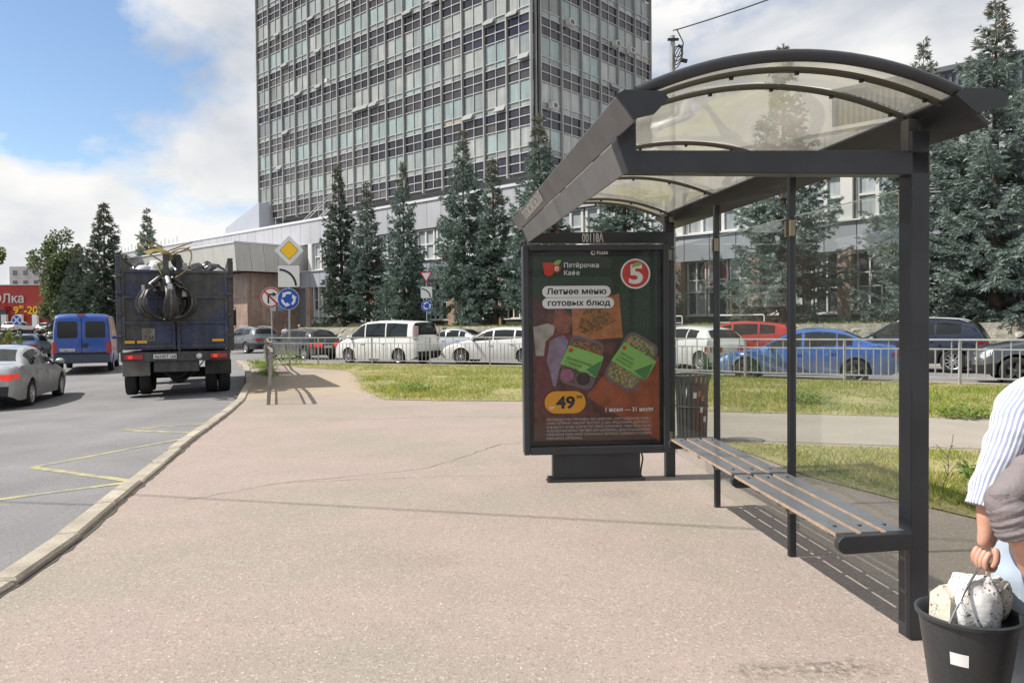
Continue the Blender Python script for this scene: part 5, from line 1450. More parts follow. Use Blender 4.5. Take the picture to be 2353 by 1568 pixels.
def paint(name, col, metal=.25, rough=.32, var=.06):
    """lacquered paint with road dust on the lower body"""
    m = mat('paint_' + name, col, rough, metal=metal, coat=.8, var=var, scale=2.5, spec=.5)
    nt = m.node_tree; N = nt.nodes; L = nt.links.new; p = N['Principled BSDF']
    g = N.new('ShaderNodeNewGeometry'); sp_ = N.new('ShaderNodeSeparateXYZ'); L(g.outputs['Position'], sp_.inputs[0])
    n = N.new('ShaderNodeTexNoise'); n.inputs['Scale'].default_value = 3.5; n.inputs['Detail'].default_value = 6; L(g.outputs['Position'], n.inputs['Vector'])
    ad = N.new('ShaderNodeMath'); ad.operation = 'MULTIPLY_ADD'; ad.inputs[1].default_value = -.9; L(n.outputs['Fac'], ad.inputs[0]); L(sp_.outputs['Z'], ad.inputs[2])
    r = N.new('ShaderNodeMapRange'); r.inputs['From Min'].default_value = .30; r.inputs['From Max'].default_value = -.35; r.inputs['To Max'].default_value = .55; L(ad.outputs[0], r.inputs['Value'])
    x = N.new('ShaderNodeMix'); x.data_type = 'RGBA'; L(r.outputs[0], x.inputs['Factor']); x.inputs['B'].default_value = (.30, .265, .215, 1)
    src = p.inputs['Base Color'].links[0].from_socket if p.inputs['Base Color'].is_linked else None
    if src: L(src, x.inputs['A'])
    else: x.inputs['A'].default_value = (*col, 1)
    L(x.outputs['Result'], p.inputs['Base Color'])
    ro = N.new('ShaderNodeMath'); ro.operation = 'MULTIPLY_ADD'; ro.inputs[1].default_value = .8; ro.inputs[2].default_value = rough; L(r.outputs[0], ro.inputs[0]); L(ro.outputs[0], p.inputs['Roughness'])
    ct = N.new('ShaderNodeMath'); ct.operation = 'MULTIPLY_ADD'; ct.inputs[1].default_value = -1.4; ct.inputs[2].default_value = .8; L(r.outputs[0], ct.inputs[0]); L(ct.outputs[0], p.inputs['Coat Weight'])
    return m

_wheel = {}
def wheel_meshes(r, w, style):
    k = (round(r, 3), round(w, 3), style)
    if k in _wheel: return _wheel[k]
    ty = MB(); M = Matrix.Rotation(R(90), 4, 'X')
    ty.lathe([(r * .62, -w / 2 + .01), (r * .70, -w / 2), (r * .93, -w / 2 + .008), (r, -w / 2 + .04), (r, w / 2 - .04), (r * .93, w / 2 - .008), (r * .70, w / 2), (r * .62, w / 2 - .01)], 28, M=M)
    tm = ty.mesh('tyre', m_tyre, sharp=50)
    rm = MB()
    rm.lathe([(r * .66, w / 2 - .004), (r * .62, w / 2 - .01), (r * .58, w / 2 - .05), (r * .56, -w / 2 + .03)], 28, M=M, smooth=True)
    rm.lathe([(.001, w / 2 - .02), (r * .13, w / 2 - .018), (r * .16, w / 2 - .035)], 14, M=M)
    ns = {'ten': 10, 'five': 5, 'plain': 9}[style]
    for i in range(ns):
        a = 2 * math.pi * i / ns; ca, sa_ = math.cos(a), math.sin(a); wd = r * (.055 if ns > 5 else .10)
        P_ = []
        for rr_, ww, dd in ((r * .12, wd * 1.1, w / 2 - .022), (r * .60, wd * (.8 if ns > 5 else 1.2), w / 2 - .016)):
            for sgn in (-1, 1): P_.append(M @ V3(rr_ * ca - sgn * ww * sa_, rr_ * sa_ + sgn * ww * ca, dd))
        Q = [p + (M @ V3(0, 0, -.03)) for p in P_]
        rm.hexa([Q[0], Q[1], Q[3], Q[2], P_[0], P_[1], P_[3], P_[2]])
    rmm = rm.mesh('rim', m_rimd if style == 'five' else m_rim)
    bk = MB(); bk.lathe([(.001, 0), (r * .6, 0)], 20, M=Matrix.Translation((0, -w / 2 + .07, 0)) @ M); bkm = bk.mesh('brake_disc', m_under)
    _wheel[k] = (tm, rmm, bkm); return _wheel[k]
def add_wheel(root, x, y, r, w, style, zc=None):
    tm, rmm, bkm = wheel_meshes(r, w, style)
    o = bpy.data.objects.new('wheel', tm); COL.objects.link(o); o.parent = root
    o.location = (x, y, zc if zc is not None else r); o.rotation_euler = (0, rnd.uniform(0, 3), 0 if y < 0 else 0)
    if y > 0: o.rotation_euler = (0, rnd.uniform(0, 3), math.pi)
    for nm, me in (('rim', rmm), ('brake_disc', bkm)):
        c = bpy.data.objects.new(nm, me); COL.objects.link(c); c.parent = o
    return o

def car(name, label, cat, loc, heading, pt, L=4.6, W=1.8, wb=2.7, fo=.9, r=.32, top=None, belt=None, wid=None, roofw=.72, side=None, ws=(.275, .43), rw=(.72, .86),
        sill=.22, style='ten', lit=False, plate=None, group=None, tail=(.14, .30), detail=True, cladding=False, hoodw=.86, rear_h=None, tail_in=.45, backlight=None, mirrors=True, roofrack=False, tail_m=None):
    """x forward, y left; s runs 0 (nose) .. 1 (tail)"""
    root = empty(name, (loc[0], loc[1], loc[2] if len(loc) > 2 else float(zroad(loc[0], loc[1]))), heading)
    tag(root, label, cat, group)
    tops = np.array(top); belts = np.array(belt)
    wids = np.array(wid or [(0, .72), (.025, .86), (.08, .95), (.2, 1), (.8, 1), (.92, .97), (.975, .90), (1, .80)])
    xf = L / 2 - fo; xr = xf - wb; Ra = r + .055
    def tz(s_): return float(np.interp(s_, tops[:, 0], tops[:, 1]))
    def bz(s_): return float(min(np.interp(s_, belts[:, 0], belts[:, 1]), tz(s_) - .012))
    def hw(s_): return float(np.interp(s_, wids[:, 0], wids[:, 1])) * W / 2
    def lo(s_):     # lower edge of the side rises at nose and tail
        return sill + .10 * max(0, (.05 - s_) / .05) + .12 * max(0, (s_ - .94) / .06)
    def rwid(s_):
        g = np.clip((tz(s_) - bz(s_)) / .38, 0, 1); return hw(s_) * (hoodw + (roofw - hoodw) * g)
    def sect(s_, arch_z=None):
        w = hw(s_); zb = bz(s_); zt_ = tz(s_); zl = lo(s_); za = max(zl, arch_z) if arch_z else zl
        wr = rwid(s_); wi = w - .30
        g = min(1, (zt_ - zb) / .38)
        P_ = [(0, zl), (wi, zl), (wi, za), (w * .965, za), (w * 1.0, max(za + .01, zl + (zb - zl) * .45)), (w * .995, max(za + .02, zl + (zb - zl) * .74)), (w * .965, max(zb, za + .03)),
              ((w * .955 + wr) / 2 + .03 * g, zb + (zt_ - zb) * .52), (wr + .012 * g, zt_ - .075 * g - .004), (wr * .86, zt_ - .022 * g - .002), (wr * .45, zt_ - .004), (0, zt_)]
        return P_
    ss = set(np.round(np.linspace(0, 1, 41), 4)) | set(np.round(tops[:, 0], 4)) | {.008, .02, .985, .994}
    st = [(s_, None) for s_ in sorted(ss)]
    def s_of(x): return (L / 2 - x) / L
    st = [(s_, a) for s_, a in st if abs((L / 2 - s_ * L) - xf) > Ra + .005 and abs((L / 2 - s_ * L) - xr) > Ra + .005]
    for xw in (xf, xr):
        for k in range(-8, 9):
            dx = Ra * math.sin(math.pi / 2 * k / 8); st.append((s_of(xw + dx), r + math.sqrt(max(0, Ra * Ra - dx * dx)) + .0))
        st.append((s_of(xw + Ra) - .0006, None)); st.append((s_of(xw - Ra) + .0006, None))
    st.sort(key=lambda t: t[0])
    body = MB(); rows = []
    for s_, a in st:
        x = L / 2 - s_ * L; P_ = sect(s_, a)
        rows.append([V3(x, y, z) for y, z in P_] + [V3(x, -y, z) for y, z in P_[-2:0:-1]] + [V3(x, 0, P_[0][1])])
    nR = len(rows[0])
    vs = [p for rw_ in rows for p in rw_]
    nc = 12
    for i in range(len(rows) - 1):
        for j in range(nR - 1):
            under = j < 3 or j >= nR - 4
            body.f.append((i * nR + j, i * nR + j + 1, (i + 1) * nR + j + 1, (i + 1) * nR + j)); body.m.append(1 if under else (2 if cladding and (j == 3 or j == nR - 5) else 0)); body.sm.append(True)
    body.v = [tuple(v) for v in vs]
    for i0, rev in ((0, False), (len(rows) - 1, True)):
        half = list(range(1, 12)); oth = [nR - 1 - h for h in half]
        for k in range(0, len(half) - 1):
            a_, b_ = half[k], half[k + 1]; c_, d_ = oth[k + 1], oth[k]
            body.f.append((i0 * nR + a_, i0 * nR + b_, i0 * nR + c_, i0 * nR + d_)); body.m.append(2 if (k < 3) else 0); body.sm.append(True)
    o = body.build('body', [pt, m_under, m_trim], None, sharp=38); o.parent = root
    # ---- glass
    def skin(s_, t, off=.006):
        """point on the greenhouse side: t 0 belt .. 1 roof edge"""
        P_ = sect(s_); pa, pb, pc = P_[6], P_[7], P_[8]
        if t < .5: y = pa[0] + (pb[0] - pa[0]) * t * 2; z = pa[1] + (pb[1] - pa[1]) * t * 2
        else: y = pb[0] + (pc[0] - pb[0]) * (t - .5) * 2; z = pb[1] + (pc[1] - pb[1]) * (t - .5) * 2
        return y + off, z + off * .4
    def flip(P_): return [V3(p.x, -p.y, p.z) for p in P_]
    for (a, c) in side:
        for sg in (1, -1):
            g = MB(); rows_ = []
            for k in range(7):
                s_ = a + (c - a) * k / 6; x = L / 2 - s_ * L
                rows_.append([V3(x, skin(s_, t)[0] * sg, skin(s_, t)[1]) for t in (.10, .3, .5, .7, .93)])
            g.grid(rows_); g_o = g.build('side_window', m_cglass, None, fix=False); g_o.parent = root
    def topglass(nm, a, c, inset=.93):
        g = MB(); rows_ = []
        for k in range(7):
            s_ = a + (c - a) * k / 6; x = L / 2 - s_ * L; P_ = sect(s_)
            yy = [P_[8][0] * inset, P_[9][0] * .97, P_[10][0], 0]; zz_ = [P_[8][1], P_[9][1], P_[10][1], P_[11][1]]
            rw_ = [V3(x + (.008 if c < .6 else -.008), y, z + .007) for y, z in zip(yy, zz_)]
            rows_.append(rw_ + [V3(p.x, -p.y, p.z) for p in rw_[-2::-1]])
        g.grid(rows_); g_o = g.build(nm, m_cglass, None, fix=False); g_o.parent = root
    topglass('windscreen', ws[0] + .012, ws[1] - .012)
    if rw: topglass('rear_window', rw[0] + .08 * (rw[1] - rw[0]), rw[1] - .10 * (rw[1] - rw[0]))
    # ---- wheels
    for xw in (xf, xr):
        for sg in (1, -1): add_wheel(root, xw, sg * (W / 2 - .115), r, .21, style)
    # ---- lamps
    zt1 = rear_h if rear_h else bz(.985)
    for sg in (1, -1):
        h = MB(); rows_ = []
        for k in range(4):
            s_ = .012 + .075 * k / 3; x = L / 2 - s_ * L; P_ = sect(s_); zb = P_[6][1]
            rows_.append([V3(x + .006, sg * (P_[5][0] * .99 + .008), zb - .17 + .05 * k / 3), V3(x + .006, sg * (P_[6][0] + .008), zb - .02), V3(x + .008, sg * (P_[8][0] * .97), P_[8][1] + .006)])
        h.grid(rows_); ho = h.build('headlight', m_head, None, fix=False); ho.parent = root
        tl = MB(); z1 = zt1 - .02; z0 = z1 - tail[0]; rows_ = []
        for s_ in (1 - tail[1] / L * .55, .985, .996):
            x = L / 2 - s_ * L; w = hw(s_); rows_.append([V3(x, sg * (w + .006), z0 + .02), V3(x, sg * (w + .006), z1)])
        x = -L / 2 - .008
        rows_.append([V3(x, sg * hw(1) * .985, z0), V3(x, sg * hw(1) * .985, z1)]); rows_.append([V3(x, sg * hw(1) * tail_in, z0 + .03), V3(x, sg * hw(1) * tail_in, z1 - .01)])
        tl.grid(rows_, smooth=False); to = tl.build('tail_light', (tail_m or (m_taill if lit else m_tail)), None, fix=False); to.parent = root
        if mirrors:
            s_ = ws[0] + .055; x = L / 2 - s_ * L; y, z = skin(s_, .1)
            mr = MB(); 
            bm = bmesh.new(); bmesh.ops.create_icosphere(bm, subdivisions=2, radius=1)
            for v in bm.verts: v.co = V3(x + v.co.x * .07, sg * (y + .13 + v.co.y * .11), z + .09 + v.co.z * .075)
            me = bpy.data.meshes.new('mirror'); bm.to_mesh(me); bm.free(); me.materials.append(pt)
            for p in me.polygons: p.use_smooth = True
            mo = bpy.data.objects.new('mirror', me); COL.objects.link(mo); mo.parent = root
            arm = piece('mirror_arm', mo, m_trim, (x, sg * (y + .03), z + .04), (.05, 0, 0), (0, .14, 0), (0, 0, .04), world=False)
        if detail:
            for (a, c) in side[:2]:
                s_ = c - .02; x = L / 2 - s_ * L; P_ = sect(s_)
                piece('door_handle', root, pt, (x, sg * (P_[5][0] + .012), P_[5][1] + .05), (.17, 0, 0), (0, .03, 0), (0, 0, .028), world=False)
                sm = MB(); rows_ = []
                s2 = c + .012; x2 = L / 2 - s2 * L; P2 = sect(s2)
                for (y, z) in (P2[3], P2[4], P2[5], P2[6]): rows_.append([V3(x2 - .004, sg * (y + .004), z + .02), V3(x2 + .004, sg * (y + .004), z + .02)])
                sm.grid(rows_, smooth=False); so = sm.build('door_seam', m_under, None, fix=False); so.parent = root
    s_ = 1.0
    pl = piece('number_plate', root, m_plate, (-L / 2 - .012, 0, zt1 - .22 if not backlight else backlight), (.012, 0, 0), (0, .50, 0), (0, 0, .11), world=False)
    if plate:
        M = Matrix.Translation((-L / 2 - .021, .235, (zt1 - .22 if not backlight else backlight) - .04)) @ Matrix.Rotation(R(-90), 4, 'Z') @ Matrix.Rotation(R(90), 4, 'X')
        t_ = text('plate_lettering', plate, .1, m_plet, M, None, bold=.001, width=.46); t_.parent = root
    if detail:
        piece('rear_bumper_trim', root, m_trim, (-L / 2 + .02, 0, lo(1) + .06), (.08, 0, 0), (0, hw(1) * 1.5, 0), (0, 0, .13), world=False)
        piece('grille', root, m_trim, (L / 2 + .004, 0, .5), (.03, 0, 0), (0, W * .5, 0), (0, 0, .18), world=False)
        sp_o = MB(); sp_o.box(-L / 2 - .014, -L / 2 + .01, -.2, .2, zt1 - .06, zt1 - .045); c_o = sp_o.build('boot_trim', m_chrome); c_o.parent = root
    if roofrack:
        for sg in (1, -1):
            mb = MB(); pts = []
            for k in range(9):
                s_ = ws[1] + .04 + (.9 - ws[1] - .06) * k / 8; P_ = sect(s_); pts.append(V3(L / 2 - s_ * L, sg * P_[8][0] * .93, P_[9][1] + (.05 if 0 < k < 8 else -.01)))
            mb.tube(pts, .018, 6); ro_ = mb.build('roof_rail', m_galv); ro_.parent = root
    return root

SEDAN = dict(top=[(0, .60), (.02, .68), (.08, .78), (.18, .87), (.27, .95), (.345, 1.15), (.43, 1.36), (.50, 1.43), (.58, 1.455), (.66, 1.43), (.73, 1.36), (.80, 1.21), (.875, 1.06), (.93, 1.045), (.975, 1.02), (.99, .96), (1, .85)],
             belt=[(0, .55), (.08, .70), (.27, .87), (.5, .90), (.8, .97), (.9, 1.0), (1, .82)], side=[(.32, .50), (.515, .68), (.69, .765)], ws=(.27, .43), rw=(.715, .865))
HATCH = dict(top=[(0, .62), (.02, .72), (.08, .82), (.18, .92), (.26, 1.0), (.34, 1.21), (.42, 1.42), (.50, 1.50), (.60, 1.52), (.72, 1.50), (.84, 1.44), (.90, 1.38), (.945, 1.18), (.975, .98), (.99, .90), (1, .80)],
             belt=[(0, .56), (.08, .74), (.26, .92), (.5, .95), (.8, 1.03), (.95, 1.04), (1, .78)], side=[(.31, .50), (.515, .70), (.715, .83)], ws=(.26, .42), rw=(.895, .965), tail=(.22, .5))
SUV = dict(top=[(0, .72), (.02, .86), (.08, .98), (.18, 1.06), (.25, 1.12), (.33, 1.36), (.405, 1.58), (.48, 1.66), (.60, 1.685), (.74, 1.66), (.86, 1.61), (.91, 1.56), (.945, 1.36), (.975, 1.12), (.99, 1.04), (1, .9)],
           belt=[(0, .66), (.08, .88), (.25, 1.05), (.5, 1.08), (.8, 1.16), (.95, 1.18), (1, .88)], side=[(.30, .49), (.505, .68), (.695, .84)], ws=(.25, .405), rw=(.90, .965), tail=(.16, .5), sill=.28, r=.36, W=1.87, L=4.65, wb=2.72, fo=.9, cladding=True)
MPV = dict(top=[(0, .70), (.02, .80), (.06, .92), (.12, 1.02), (.18, 1.12), (.26, 1.42), (.34, 1.70), (.40, 1.80), (.55, 1.85), (.75, 1.84), (.90, 1.80), (.955, 1.74), (.975, 1.40), (.985, 1.06), (.993, .98), (1, .85)],
           belt=[(0, .62), (.06, .80), (.18, 1.00), (.5, 1.03), (.8, 1.08), (.96, 1.08), (1, .82)], side=[(.235, .40), (.415, .645), (.66, .90)], ws=(.18, .34), rw=(.952, .983), tail=(.58, .25), tail_in=.88, rear_h=1.62, backlight=.86, L=4.75, W=1.72, wb=2.86, fo=.95, roofw=.84, r=.32, wid=[(0, .74), (.025, .88), (.08, .96), (.2, 1), (.9, 1), (.97, .97), (.99, .94), (1, .88)])
def hd(dx, dy): return math.atan2(dy, dx)
p_white = paint('white', (.70, .70, .68), 0, .35); p_silver = paint('silver', (.54, .56, .58), .5, .32); p_grey = paint('grey', (.16, .175, .19), .5, .34); p_dgrey = paint('graphite', (.075, .085, .10), .5, .3)
p_black = paint('black', (.012, .013, .016), .1, .25); p_navy = paint('navy', (.012, .018, .04), .4, .25); p_blue = paint('blue', (.035, .13, .46), .45, .3); p_vblue = paint('van_blue', (.012, .07, .33), .1, .4); p_red = paint('red', (.42, .02, .018), .2, .3)
def H(theta): return (-math.cos(R(theta)), math.sin(R(theta)))
QG = 'cars queuing beyond the long railing'
def put(n, label, cat, xy, th, pt, spec, **kw):
    d = dict(spec); d.update(kw); return car(n, label, cat, xy, hd(*H(th)), pt, group=QG, **d)
put('suv', 'grey suv with red tail lamps passing the granite entrance wall', 'car', (-16.9, 49.5), 44, p_grey, SUV, roofrack=True, L=4.75)
put('hatchback', 'black hatchback with lit red tail lamp behind the sign poles', 'car', (-10.6, 38.5), 38, p_black, HATCH, lit=True, L=4.3)
put('minivan', 'dusty white minivan with dark rear window behind the railing', 'car', (-5.45, 33.2), 33, p_white, MPV, style='plain', tail_m=m_tailc)
put('sedan', 'pale silver sedan half hidden between the two white cars', 'car', (-3.3, 42.5), 24, p_silver, SEDAN, lit=True)
put('hatchback', 'white hatchback with black glass left of the poster stand', 'car', (-.55, 31.8), 17, p_white, HATCH, L=4.5)
put('sedan', 'light blue grey sedan far behind the white hatchback', 'car', (.15, 44.5), 14, paint('pale_blue', (.35, .40, .47), .5), SEDAN)
put('hatchback', 'white hatchback seen from behind between poster stand and glass', 'car', (6.25, 27.2), 62, p_white, HATCH, L=4.1, style='plain')
put('hatchback', 'red hatchback seen through the shelter glass', 'car', (8.0, 27.6, .03), 24, p_red, HATCH, L=4.4, style='five')
put('sedan', 'bright blue sedan seen through the shelter glass', 'car', (7.95, 20.9), 25, p_blue, SEDAN, style='five')
put('suv', 'dark navy suv behind the large shelter post', 'car', (12.95, 25.0), 37, p_navy, SUV, roofrack=True, L=4.55)
put('crossover', 'dark grey crossover at the right end of the railing', 'car', (13.9, 18.9), 24, p_dgrey, SUV, L=4.6, style='five')

# left carriageway
passat = car('sedan', 'silver sedan driving away beside the blue van', 'car', (-12.6, 19.1), hd(-.30, .954), p_silver, group=None, plate='Т318ОН 164', lit=True, **{**SEDAN, **dict(L=4.77, W=1.82, wb=2.71, fo=.95, tail=(.15, .5), tail_in=.76)})
VAN = dict(top=[(0, .80), (.02, .95), (.06, 1.08), (.14, 1.24), (.20, 1.60), (.26, 1.95), (.31, 2.12), (.38, 2.20), (.55, 2.235), (.85, 2.235), (.965, 2.22), (.985, 2.17), (.995, 2.10), (1, 2.02)],
           belt=[(0, .7), (.06, .95), (.14, 1.15), (.5, 1.18), (.98, 1.18), (1, 1.15)], side=[(.215, .36), (.40, .62), (.64, .86)], ws=(.14, .30), rw=None, L=5.0, W=1.99, wb=2.9, fo=.9, roofw=.87, hoodw=.9, r=.34, sill=.34, tail=(.46, .12), tail_in=.87, rear_h=1.18,
           wid=[(0, .78), (.03, .92), (.1, .99), (.2, 1), (.95, 1), (.985, .985), (1, .955)])
van = car('van', 'blue passenger van with twin rear windows ahead of the silver sedan', 'van', (-17.2, 31.2), hd(-.40, .917), p_vblue, style='plain', lit=False, backlight=.86, plate=None, detail=False, **VAN)
for sg in (1, -1):
    mb = MB(); mb.prism(rrect(-.33, -.31, .33, .31, .07), lambda a, c, d: V3(d, sg * .465 + a, 1.62 + c), -2.522, -2.49); o = mb.build('rear_window', m_cglass); o.parent = van
piece('door_gap', van, m_under, (-2.505, 0, 1.2), (.012, 0, 0), (0, .018, 0), (0, 0, 1.7), world=False)
piece('rear_bumper', van, mat('bumper_grey', (.05, .06, .085), .6), (-2.52, 0, .53), (.12, 0, 0), (0, 1.86, 0), (0, 0, .30), world=False)
piece('brake_light', van, m_tail, (-2.47, 0, 2.19), (.05, 0, 0), (0, .3, 0), (0, 0, .06), world=False)
piece('door_lock', van, m_trim, (-2.515, -.12, 1.02), (.03, 0, 0), (0, .16, 0), (0, 0, .13), world=False)
M = Matrix.Translation((-2.521, .72, .82)) @ Matrix.Rotation(R(-90), 4, 'Z') @ Matrix.Rotation(R(90), 4, 'X')
van.children[-1]
for ch in van.children:
    if ch.name.startswith('number_plate'): ch.location.y = .48; pl_ = ch
t_ = text('plate_lettering', 'о718нм 152', .1, m_plet, M, None, bold=.001, width=.46); t_.parent = van

# parked and queuing cars far left
FG = 'cars by the red shop'
far = [((-33.5, 53.5), 70, paint('steel_blue', (.05, .12, .26), .4), SUV, 'blue suv right behind the silver sedan roof', 'suv'),
       ((-34.2, 60.5), 118, p_dgrey, SUV, 'grey suv standing between the blue suv and the blue van', 'suv'),
       ((-41.5, 68.0), 120, p_black, SEDAN, 'black sedan behind the small blue suv', 'sedan'),
       ((-45.5, 67.0), 75, p_white, HATCH, 'white hatchback next to the black sedan', 'hatchback'),
       ((-50.5, 77.0), 80, p_black, SUV, 'black suv in the row before the red shop', 'suv'),
       ((-46.0, 79.0), 95, paint('pearl', (.55, .55, .53), .2), SUV, 'pearl white suv parked close to the blue van roof', 'suv'),
       ((-61.5, 96.0), 92, p_white, SUV, 'white suv under the large shop lettering', 'suv'),
       ((-56.8, 95.0), 88, p_white, HATCH, 'white hatchback beside the small blue round sign', 'hatchback'),
       ((-51.8, 96.5), 90, p_black, SUV, 'black suv parked at the shop corner', 'suv'),
       ((-49.3, 94.0), 95, p_silver, HATCH, 'silver hatchback below the shop opening hours', 'hatchback'),
       ((-46.5, 90.0), 60, p_red, HATCH, 'red hatchback beside the blue van roof', 'hatchback')]
for (xy, th, pt, spec, lb, nm) in far:
    d = dict(spec); d.update(detail=False, mirrors=False); car(nm, lb, 'car', xy, hd(*H(th)), pt, group=FG, **d)
# lamp post by the shop
lp2 = empty('lamp_post', (-53.5, 91, .4)); tag(lp2, 'thin pale lamp post in front of the red shop wall', 'lamp post')
mb = MB(); mb.tube([(-53.5, 91, .2), (-53.5, 91, 6.3), (-53.3, 90.6, 6.7)], .09, 8); mb.build('pole', m_white, lp2); piece('lamp_head', lp2, m_white, (-53.2, 90.3, 6.75), (.5, 0, 0), (0, .8, 0), (0, 0, .2))

# ---- garbage truck with grab crane
m_tblue = mat('truck_dirty_blue', (.042, .055, .115), .6, col2=(.075, .073, .072), scale=1.6, var=.25, var2=.2, scale2=14, streak=.35)
m_tdirt = mat('truck_grime', (.075, .072, .07), .8, var=.3, scale=2.5, var2=.2, scale2=20, streak=.3)
m_tin = mat('truck_bed_inside', (.16, .135, .105), .85, var=.3, scale=3, streak=.3)
m_grab = mat('grab_steel', (.05, .046, .042), .45, metal=.5, var=.4, scale=6)
m_grab2 = mat('grab_worn_edge', (.12, .112, .10), .45, metal=.5, var=.3, scale=8)
m_hose = mat('yellow_hose', (.34, .26, .07), .5, var=.2, scale=6)
m_flap = mat('mud_flap', (.20, .185, .165), .85, var=.3, scale=4)
m_refl = mat('reflector_yellow', (.70, .36, .01), .4)
tz0 = -.17
truck = empty('garbage_truck', (-8.02, 18.35, tz0), hd(-.366, .9306)); tag(truck, 'dirty dark blue garbage truck with crane grab seen from behind', 'truck')
def tb(name, x0, x1, y0, y1, z0, z1, m, parent=None, bev=.012):
    mb = MB(); mb.box(x0, x1, y0, y1, z0, z1); o = mb.build(name, m); o.parent = parent or truck
    if bev: bv = o.modifiers.new('edges', 'BEVEL'); bv.width = bev; bv.segments = 2
    return o
BT = 3.02
tb('side_wall', .0, 5.3, 1.19, 1.25, 1.2, BT + .32, m_tin); tb('side_wall', .0, 5.3, -1.25, -1.19, 1.2, BT + .30, m_tblue)
tb('front_wall', 5.24, 5.3, -1.19, 1.19, 1.2, BT + .3, m_tblue); tb('bed_floor', .03, 5.24, -1.19, 1.19, 1.16, 1.22, m_tdirt)
tb('corner_post', -.05, .06, 1.16, 1.27, 1.1, BT + .34, m_tblue); tb('corner_post', -.05, .06, -1.29, -1.17, 1.1, BT + .32, m_tdirt)
for i in range(7):
    for sg in (1, -1): tb('side_rib', .35 + i * .78, .45 + i * .78, sg * 1.25 if sg > 0 else -1.31, 1.31 if sg > 0 else -1.25, 1.15, BT + .28, m_tblue, bev=0)
tb('top_rail', .06, 5.3, -1.30, -1.18, BT + .28, BT + .34, m_tdirt); tb('top_rail', .06, 5.3, 1.18, 1.30, BT + .30, BT + .36, m_tdirt)
for y0, y1 in ((.012, 1.155), (-1.165, -.012)):
    d = tb('rear_door', -.03, .025, y0, y1, 1.16, BT, m_tblue)
    for z in (1.2, 1.76, 2.36, BT - .05):
        tb('door_rib', -.07, -.028, y0 + .03, y1 - .03, z, z + .07, m_tblue, d, .008)
    for y in (y0, y1 - .07): tb('door_frame', -.06, -.027, y, y + .07, 1.16, BT, m_tblue, d, .006)
for sg, y in ((1, 1.2), (-1, -1.21)):
    for z in (1.45, 1.95, 2.45, 2.85): tb('hinge', -.10, -.03, y - .07, y + .06, z, z + .07, m_tdirt, bev=.01)
mb = MB(); mb.tube([(-.10, -.07, 1.0), (-.10, -.07, 3.0)], .02, 8); o = mb.build('lock_rod', m_tdirt); o.parent = truck
tb('lock_handle', -.14, -.09, -.16, .0, 1.78, 1.84, m_tdirt)
for y in (.98, .72): tb('reflector', -.075, -.071, y - .09, y + .12, 1.31, 1.375, m_refl, bev=0)
tb('reflector', -.075, -.071, -1.06, -.80, 1.33, 1.395, m_refl, bev=0)
em = tb('emblem', -.038, -.032, .46, .74, 1.36, 1.66, m_flap, bev=0)
for body, y, z, sz in (('О', .645, 1.53, .13), ('ТМ', .70, 1.385, .14)):
    M = Matrix.Translation((-.041, y, z)) @ Matrix.Rotation(R(-90), 4, 'Z') @ Matrix.Rotation(R(90), 4, 'X'); t_ = text('lettering', body, sz, m_tdirt, M, None, bold=.004); t_.parent = em
# bumper bar with lamps and plate
tb('bumper', -.06, .06, -1.2, 1.2, .88, 1.10, m_tdirt)
for y0, y1 in ((.72, 1.12), (-1.13, -.75)):
    la = tb('tail_light', -.10, -.06, y0, y1, .93, 1.05, m_tail)
    tb('brake_lamp', -.106, -.099, y0 + .22, y0 + .32, .95, 1.03, m_taill, la, .004)
mb = MB(); mb.lathe([(.001, .0), (.05, .004), (.07, -.01), (.072, -.04)], 18, M=Matrix.Translation((-.11, -.50, .99)) @ Matrix.Rotation(R(-90), 4, 'Y')); o = mb.build('work_lamp', m_head); o.parent = truck
pl_ = tb('number_plate', -.075, -.062, .0, .50, .94, 1.05, m_plate, bev=0)
M = Matrix.Translation((-.079, .475, .955)) @ Matrix.Rotation(R(-90), 4, 'Z') @ Matrix.Rotation(R(90), 4, 'X'); t_ = text('plate_lettering', 'А619КТ 164', .1, m_plet, M, None, bold=.0015, width=.46); t_.parent = pl_
# chassis, axles, wheels, flaps, loose hoses below
tb('chassis_rail', .05, 7.2, .36, .46, .80, 1.10, m_tdirt); tb('chassis_rail', .05, 7.2, -.46, -.36, .80, 1.10, m_tdirt)
tb('cross_member', .0, .1, -.5, .5, .62, .88, m_tdirt)
for x in (1.35, 2.7):
    mb = MB(); mb.tube([(x, -1.1, .5), (x, 1.1, .5)], .10, 10); mb.lathe([(.001, -.24), (.2, -.18), (.24, 0), (.2, .18), (.001, .24)], 14, M=Matrix.Translation((x, 0, .5)) @ Matrix.Rotation(R(90), 4, 'Y')); o = mb.build('axle', m_under); o.parent = truck
    for sg in (1, -1):
        for yy in (1.08, .76):
            w = add_wheel(truck, x, sg * yy, .50, .28, 'plain')
for sg in (1, -1): add_wheel(truck, 6.3, sg * 1.02, .50, .30, 'plain')
tb('mud_flap', .72, .75, .62, 1.24, .50, .86, m_flap); tb('mud_flap', .72, .75, -1.24, -.62, .50, .86, m_tdirt)
tb('mud_guard', .72, 3.3, .6, 1.24, 1.02, 1.06, m_tdirt); tb('mud_guard', .72, 3.3, -1.24, -.6, 1.02, 1.06, m_tdirt)
mb = MB()
for k2, (ya, yb, dz) in enumerate(((.48, -.5, .42), (.5, -.62, .5), (.2, -.5, .3))): mb.tube([(.08, ya + (yb - ya) * i / 12, .90 - dz * math.sin(math.pi * i / 12)) for i in range(13)], .014, 6)
o = mb.build('air_hose', m_under); o.parent = truck
